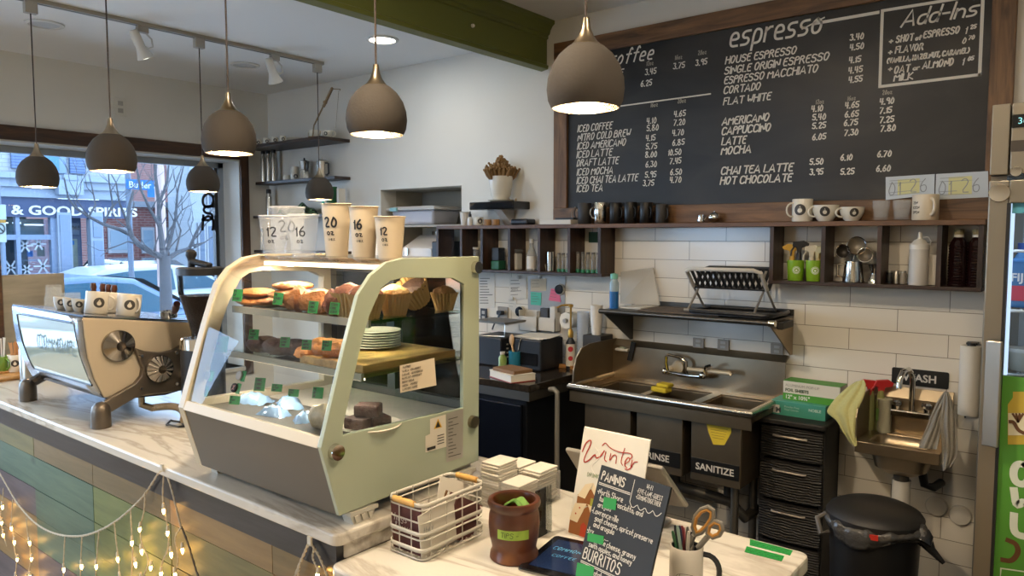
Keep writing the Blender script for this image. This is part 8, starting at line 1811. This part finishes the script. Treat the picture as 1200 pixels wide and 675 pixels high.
bw(MB().prism([(hxx-.022, FY-.035), (hxx+.018, FY-.045), (hxx+.022, FY-.035), (hxx-.018, FY-.022)], 'Z', hz0, hz1), 'door_handle', mat('handle_alu', '#9a958b', .3, .8), fr_, bev=.003)
for z in (hz0+.03, hz1-.03): bw(MB().box(hxx-.008, hxx+.008, FY-.03, FY, z-.012, z+.012), 'handle_mount', blk, fr_)
# wrap on the lower glass
gz1 = fq_(1176, 441).z; gy = FY+.012
wr = bw(MB().box(gx0+.004, x1-.08, gy, gy+.010, .16, gz1), 'green_wrap', mat('wrap_green', '#4c8a2c', .45), fr_)
def wpt_(px, py): q_ = at(px, py, 'Y', gy-.001); return q_
m = MB(); q_ = [wpt_(1181, 521), wpt_(1181, 474), wpt_(1187, 466), wpt_(1187, 459), wpt_(1207, 459), wpt_(1207, 521)]; m.add(q_, [list(range(6))]); m.mat(1).add([v + Vector((0, -.001, 0)) for v in (wpt_(1181.5, 510), wpt_(1181.5, 484), wpt_(1207, 484), wpt_(1207, 510))], [(0, 1, 2, 3)]); m.mat(2); ribbon(m, [v + Vector((0, -.002, 0)) for v in smooth([wpt_(1184, 494), wpt_(1188, 494), wpt_(1193, 504), wpt_(1199, 507)])], .010, Vector((0, -1, 0)))
for dx in (-6, -2, 2, 6): ribbon(m, [wpt_(1193, 494) + Vector((0, -.002, 0)), wpt_(1193+dx, 485) + Vector((0, -.002, 0))], .006, Vector((0, -1, 0)))
bw(m, 'printed_bottle', [mat('print_ochre', '#b39a35', .5), mat('print_cream', '#cfc8a8', .5), mat('print_brown', '#5c3a1c', .5)], wr)
m = MB(); L_ = wpt_(1181, 568)
for ch, y0_, y1_ in (('O', 568, 539), ('W', 597, 571), ('U', 628, 600)):
    a = wpt_(1178.5, y0_); hh_ = wpt_(1178.5, y1_).z - a.z; stroke(m, ch, frame(a + Vector((.018, 0, .01)), (1, 0, 0), (0, 0, 1)), hh_*.80, .020, 0, narrow=1.1, rounds=2)
bw(m, 'white_lettering', mat('print_white', '#c9d0bf', .5), wr)
m = MB(); ribbon(m, smooth([wpt_(1181, 633), wpt_(1191, 637), wpt_(1194, 647), wpt_(1186, 658), wpt_(1175, 656)]), .014, Vector((0, -1, 0))); bw(m, 'brown_squiggle', mat('print_brown', '#5c3a1c', .5), wr)
m = MB(); a, b = wpt_(1172, 666), wpt_(1215, 672); ribbon(m, [wpt_(1173, 666), wpt_(1215, 672), wpt_(1215, 686), wpt_(1172, 680), wpt_(1173, 666)], .004, Vector((0, -1, 0))); bw(m, 'outline_box', mat('print_white', '#c9d0bf', .5), wr)
m = MB(); a, b = fq_(1186, 250, -.018), fq_(1212, 240, -.018); m.box(a.x, b.x, FY+.017, FY+.0195, a.z-.0, b.z+.03); bw(m, 'energy_sticker', mat('sticker_cyan', '#4f9fb8', .5), fr_)
# shelves, light, drinks
shz = [at(1190, 294, 'Y', FY+.12).z, at(1186, 363, 'Y', FY+.12).z, at(1184, 437, 'Y', FY+.12).z]
for z in shz:
    m = MB(); m.tube([(x0+.05, FY+.09, z), (x1-.05, FY+.09, z)], .005, 6); m.tube([(x0+.05, FY+.60, z), (x1-.05, FY+.60, z)], .005, 6)
    for k in range(18): xx = x0+.05+(x1-x0-.1)*k/17; m.tube([(xx, FY+.09, z), (xx, FY+.60, z)], .003, 5)
    bw(m, 'wire_shelf', mat('shelf_wire_white', '#d2dbe2', .4), fr_)
bw(MB().box(x0+.042, x0+.060, FY+.07, FY+.09, shz[2], seam-.05), 'light_tube', emis('fridge_led', '#cfe6ff', 1.2), fr_)
area('fridge_lamp', ((x0+x1)/2, FY+.10, seam-.03), .5, 2.5, (.78, .9, 1), ((x0+x1)/2, FY+.35, .9), 'RECTANGLE', .06)
fb_ = mat('water_bottle_blue', '#3f7fc4', .15, alpha=.9)
for i in range(5):
    xx = at(1193, 350, 'Y', FY+.14).x + .01 + i*.085; z = shz[1]+.006; t = thing('water_bottle', ('square blue water bottle with pink flower label nearest the fridge door edge', 'square blue water bottle second along the fridge shelf', 'square blue water bottle third along the fridge shelf', 'square blue water bottle fourth along the fridge shelf', 'square blue water bottle last along the fridge shelf')[i], 'bottle', (xx, FY+.16, z))
    MB().prism(rc(-.036, .036, -.036, .036, .012, 4), 'Z', 0, .15).build('body', fb_, t, bev=.01); MB().lathe([(.030, .148), (.017, .172), (.015, .18)], n=18).build('neck', fb_, t); MB().lathe([(.019, .178), (.019, .198), (0, .198)], n=18).build('cap', mat('cap_blue', '#2a5cb8', .4), t)
    MB().box(-.033, .033, -.0375, -.0365, .022, .068).build('pink_label', mat('label_pink', '#c23a5a', .5), t); m = MB(); print_text(m, 'FIJI', frame((-.030, -.038, .082), (1, 0, 0), (0, 0, 1)), .034, bold=.001); m.build('lettering', mat('bottle_white', '#dfeaf4', .5), t)
for i in range(4):
    xx = at(1191, 430, 'Y', FY+.14).x + .02 + i*.12; t = thing('food_tub', ('clear round food tub nearest the fridge door edge', 'clear round food tub second on the lower fridge shelf', 'clear round food tub third on the lower fridge shelf', 'clear round food tub last on the lower fridge shelf')[i], 'tub', (xx, FY+.17, shz[2]+.006))
    MB().lathe([(0, 0), (.042, 0), (.050, .060), (0, .060)], n=24).build('tub', mat('tub_pale', '#c3cbc8', .3, alpha=.8), t); MB().lathe([(.053, .058), (.053, .068), (0, .070)], n=24).build('lid', mat('tub_lid', '#cfd9de', .2, alpha=.9), t)
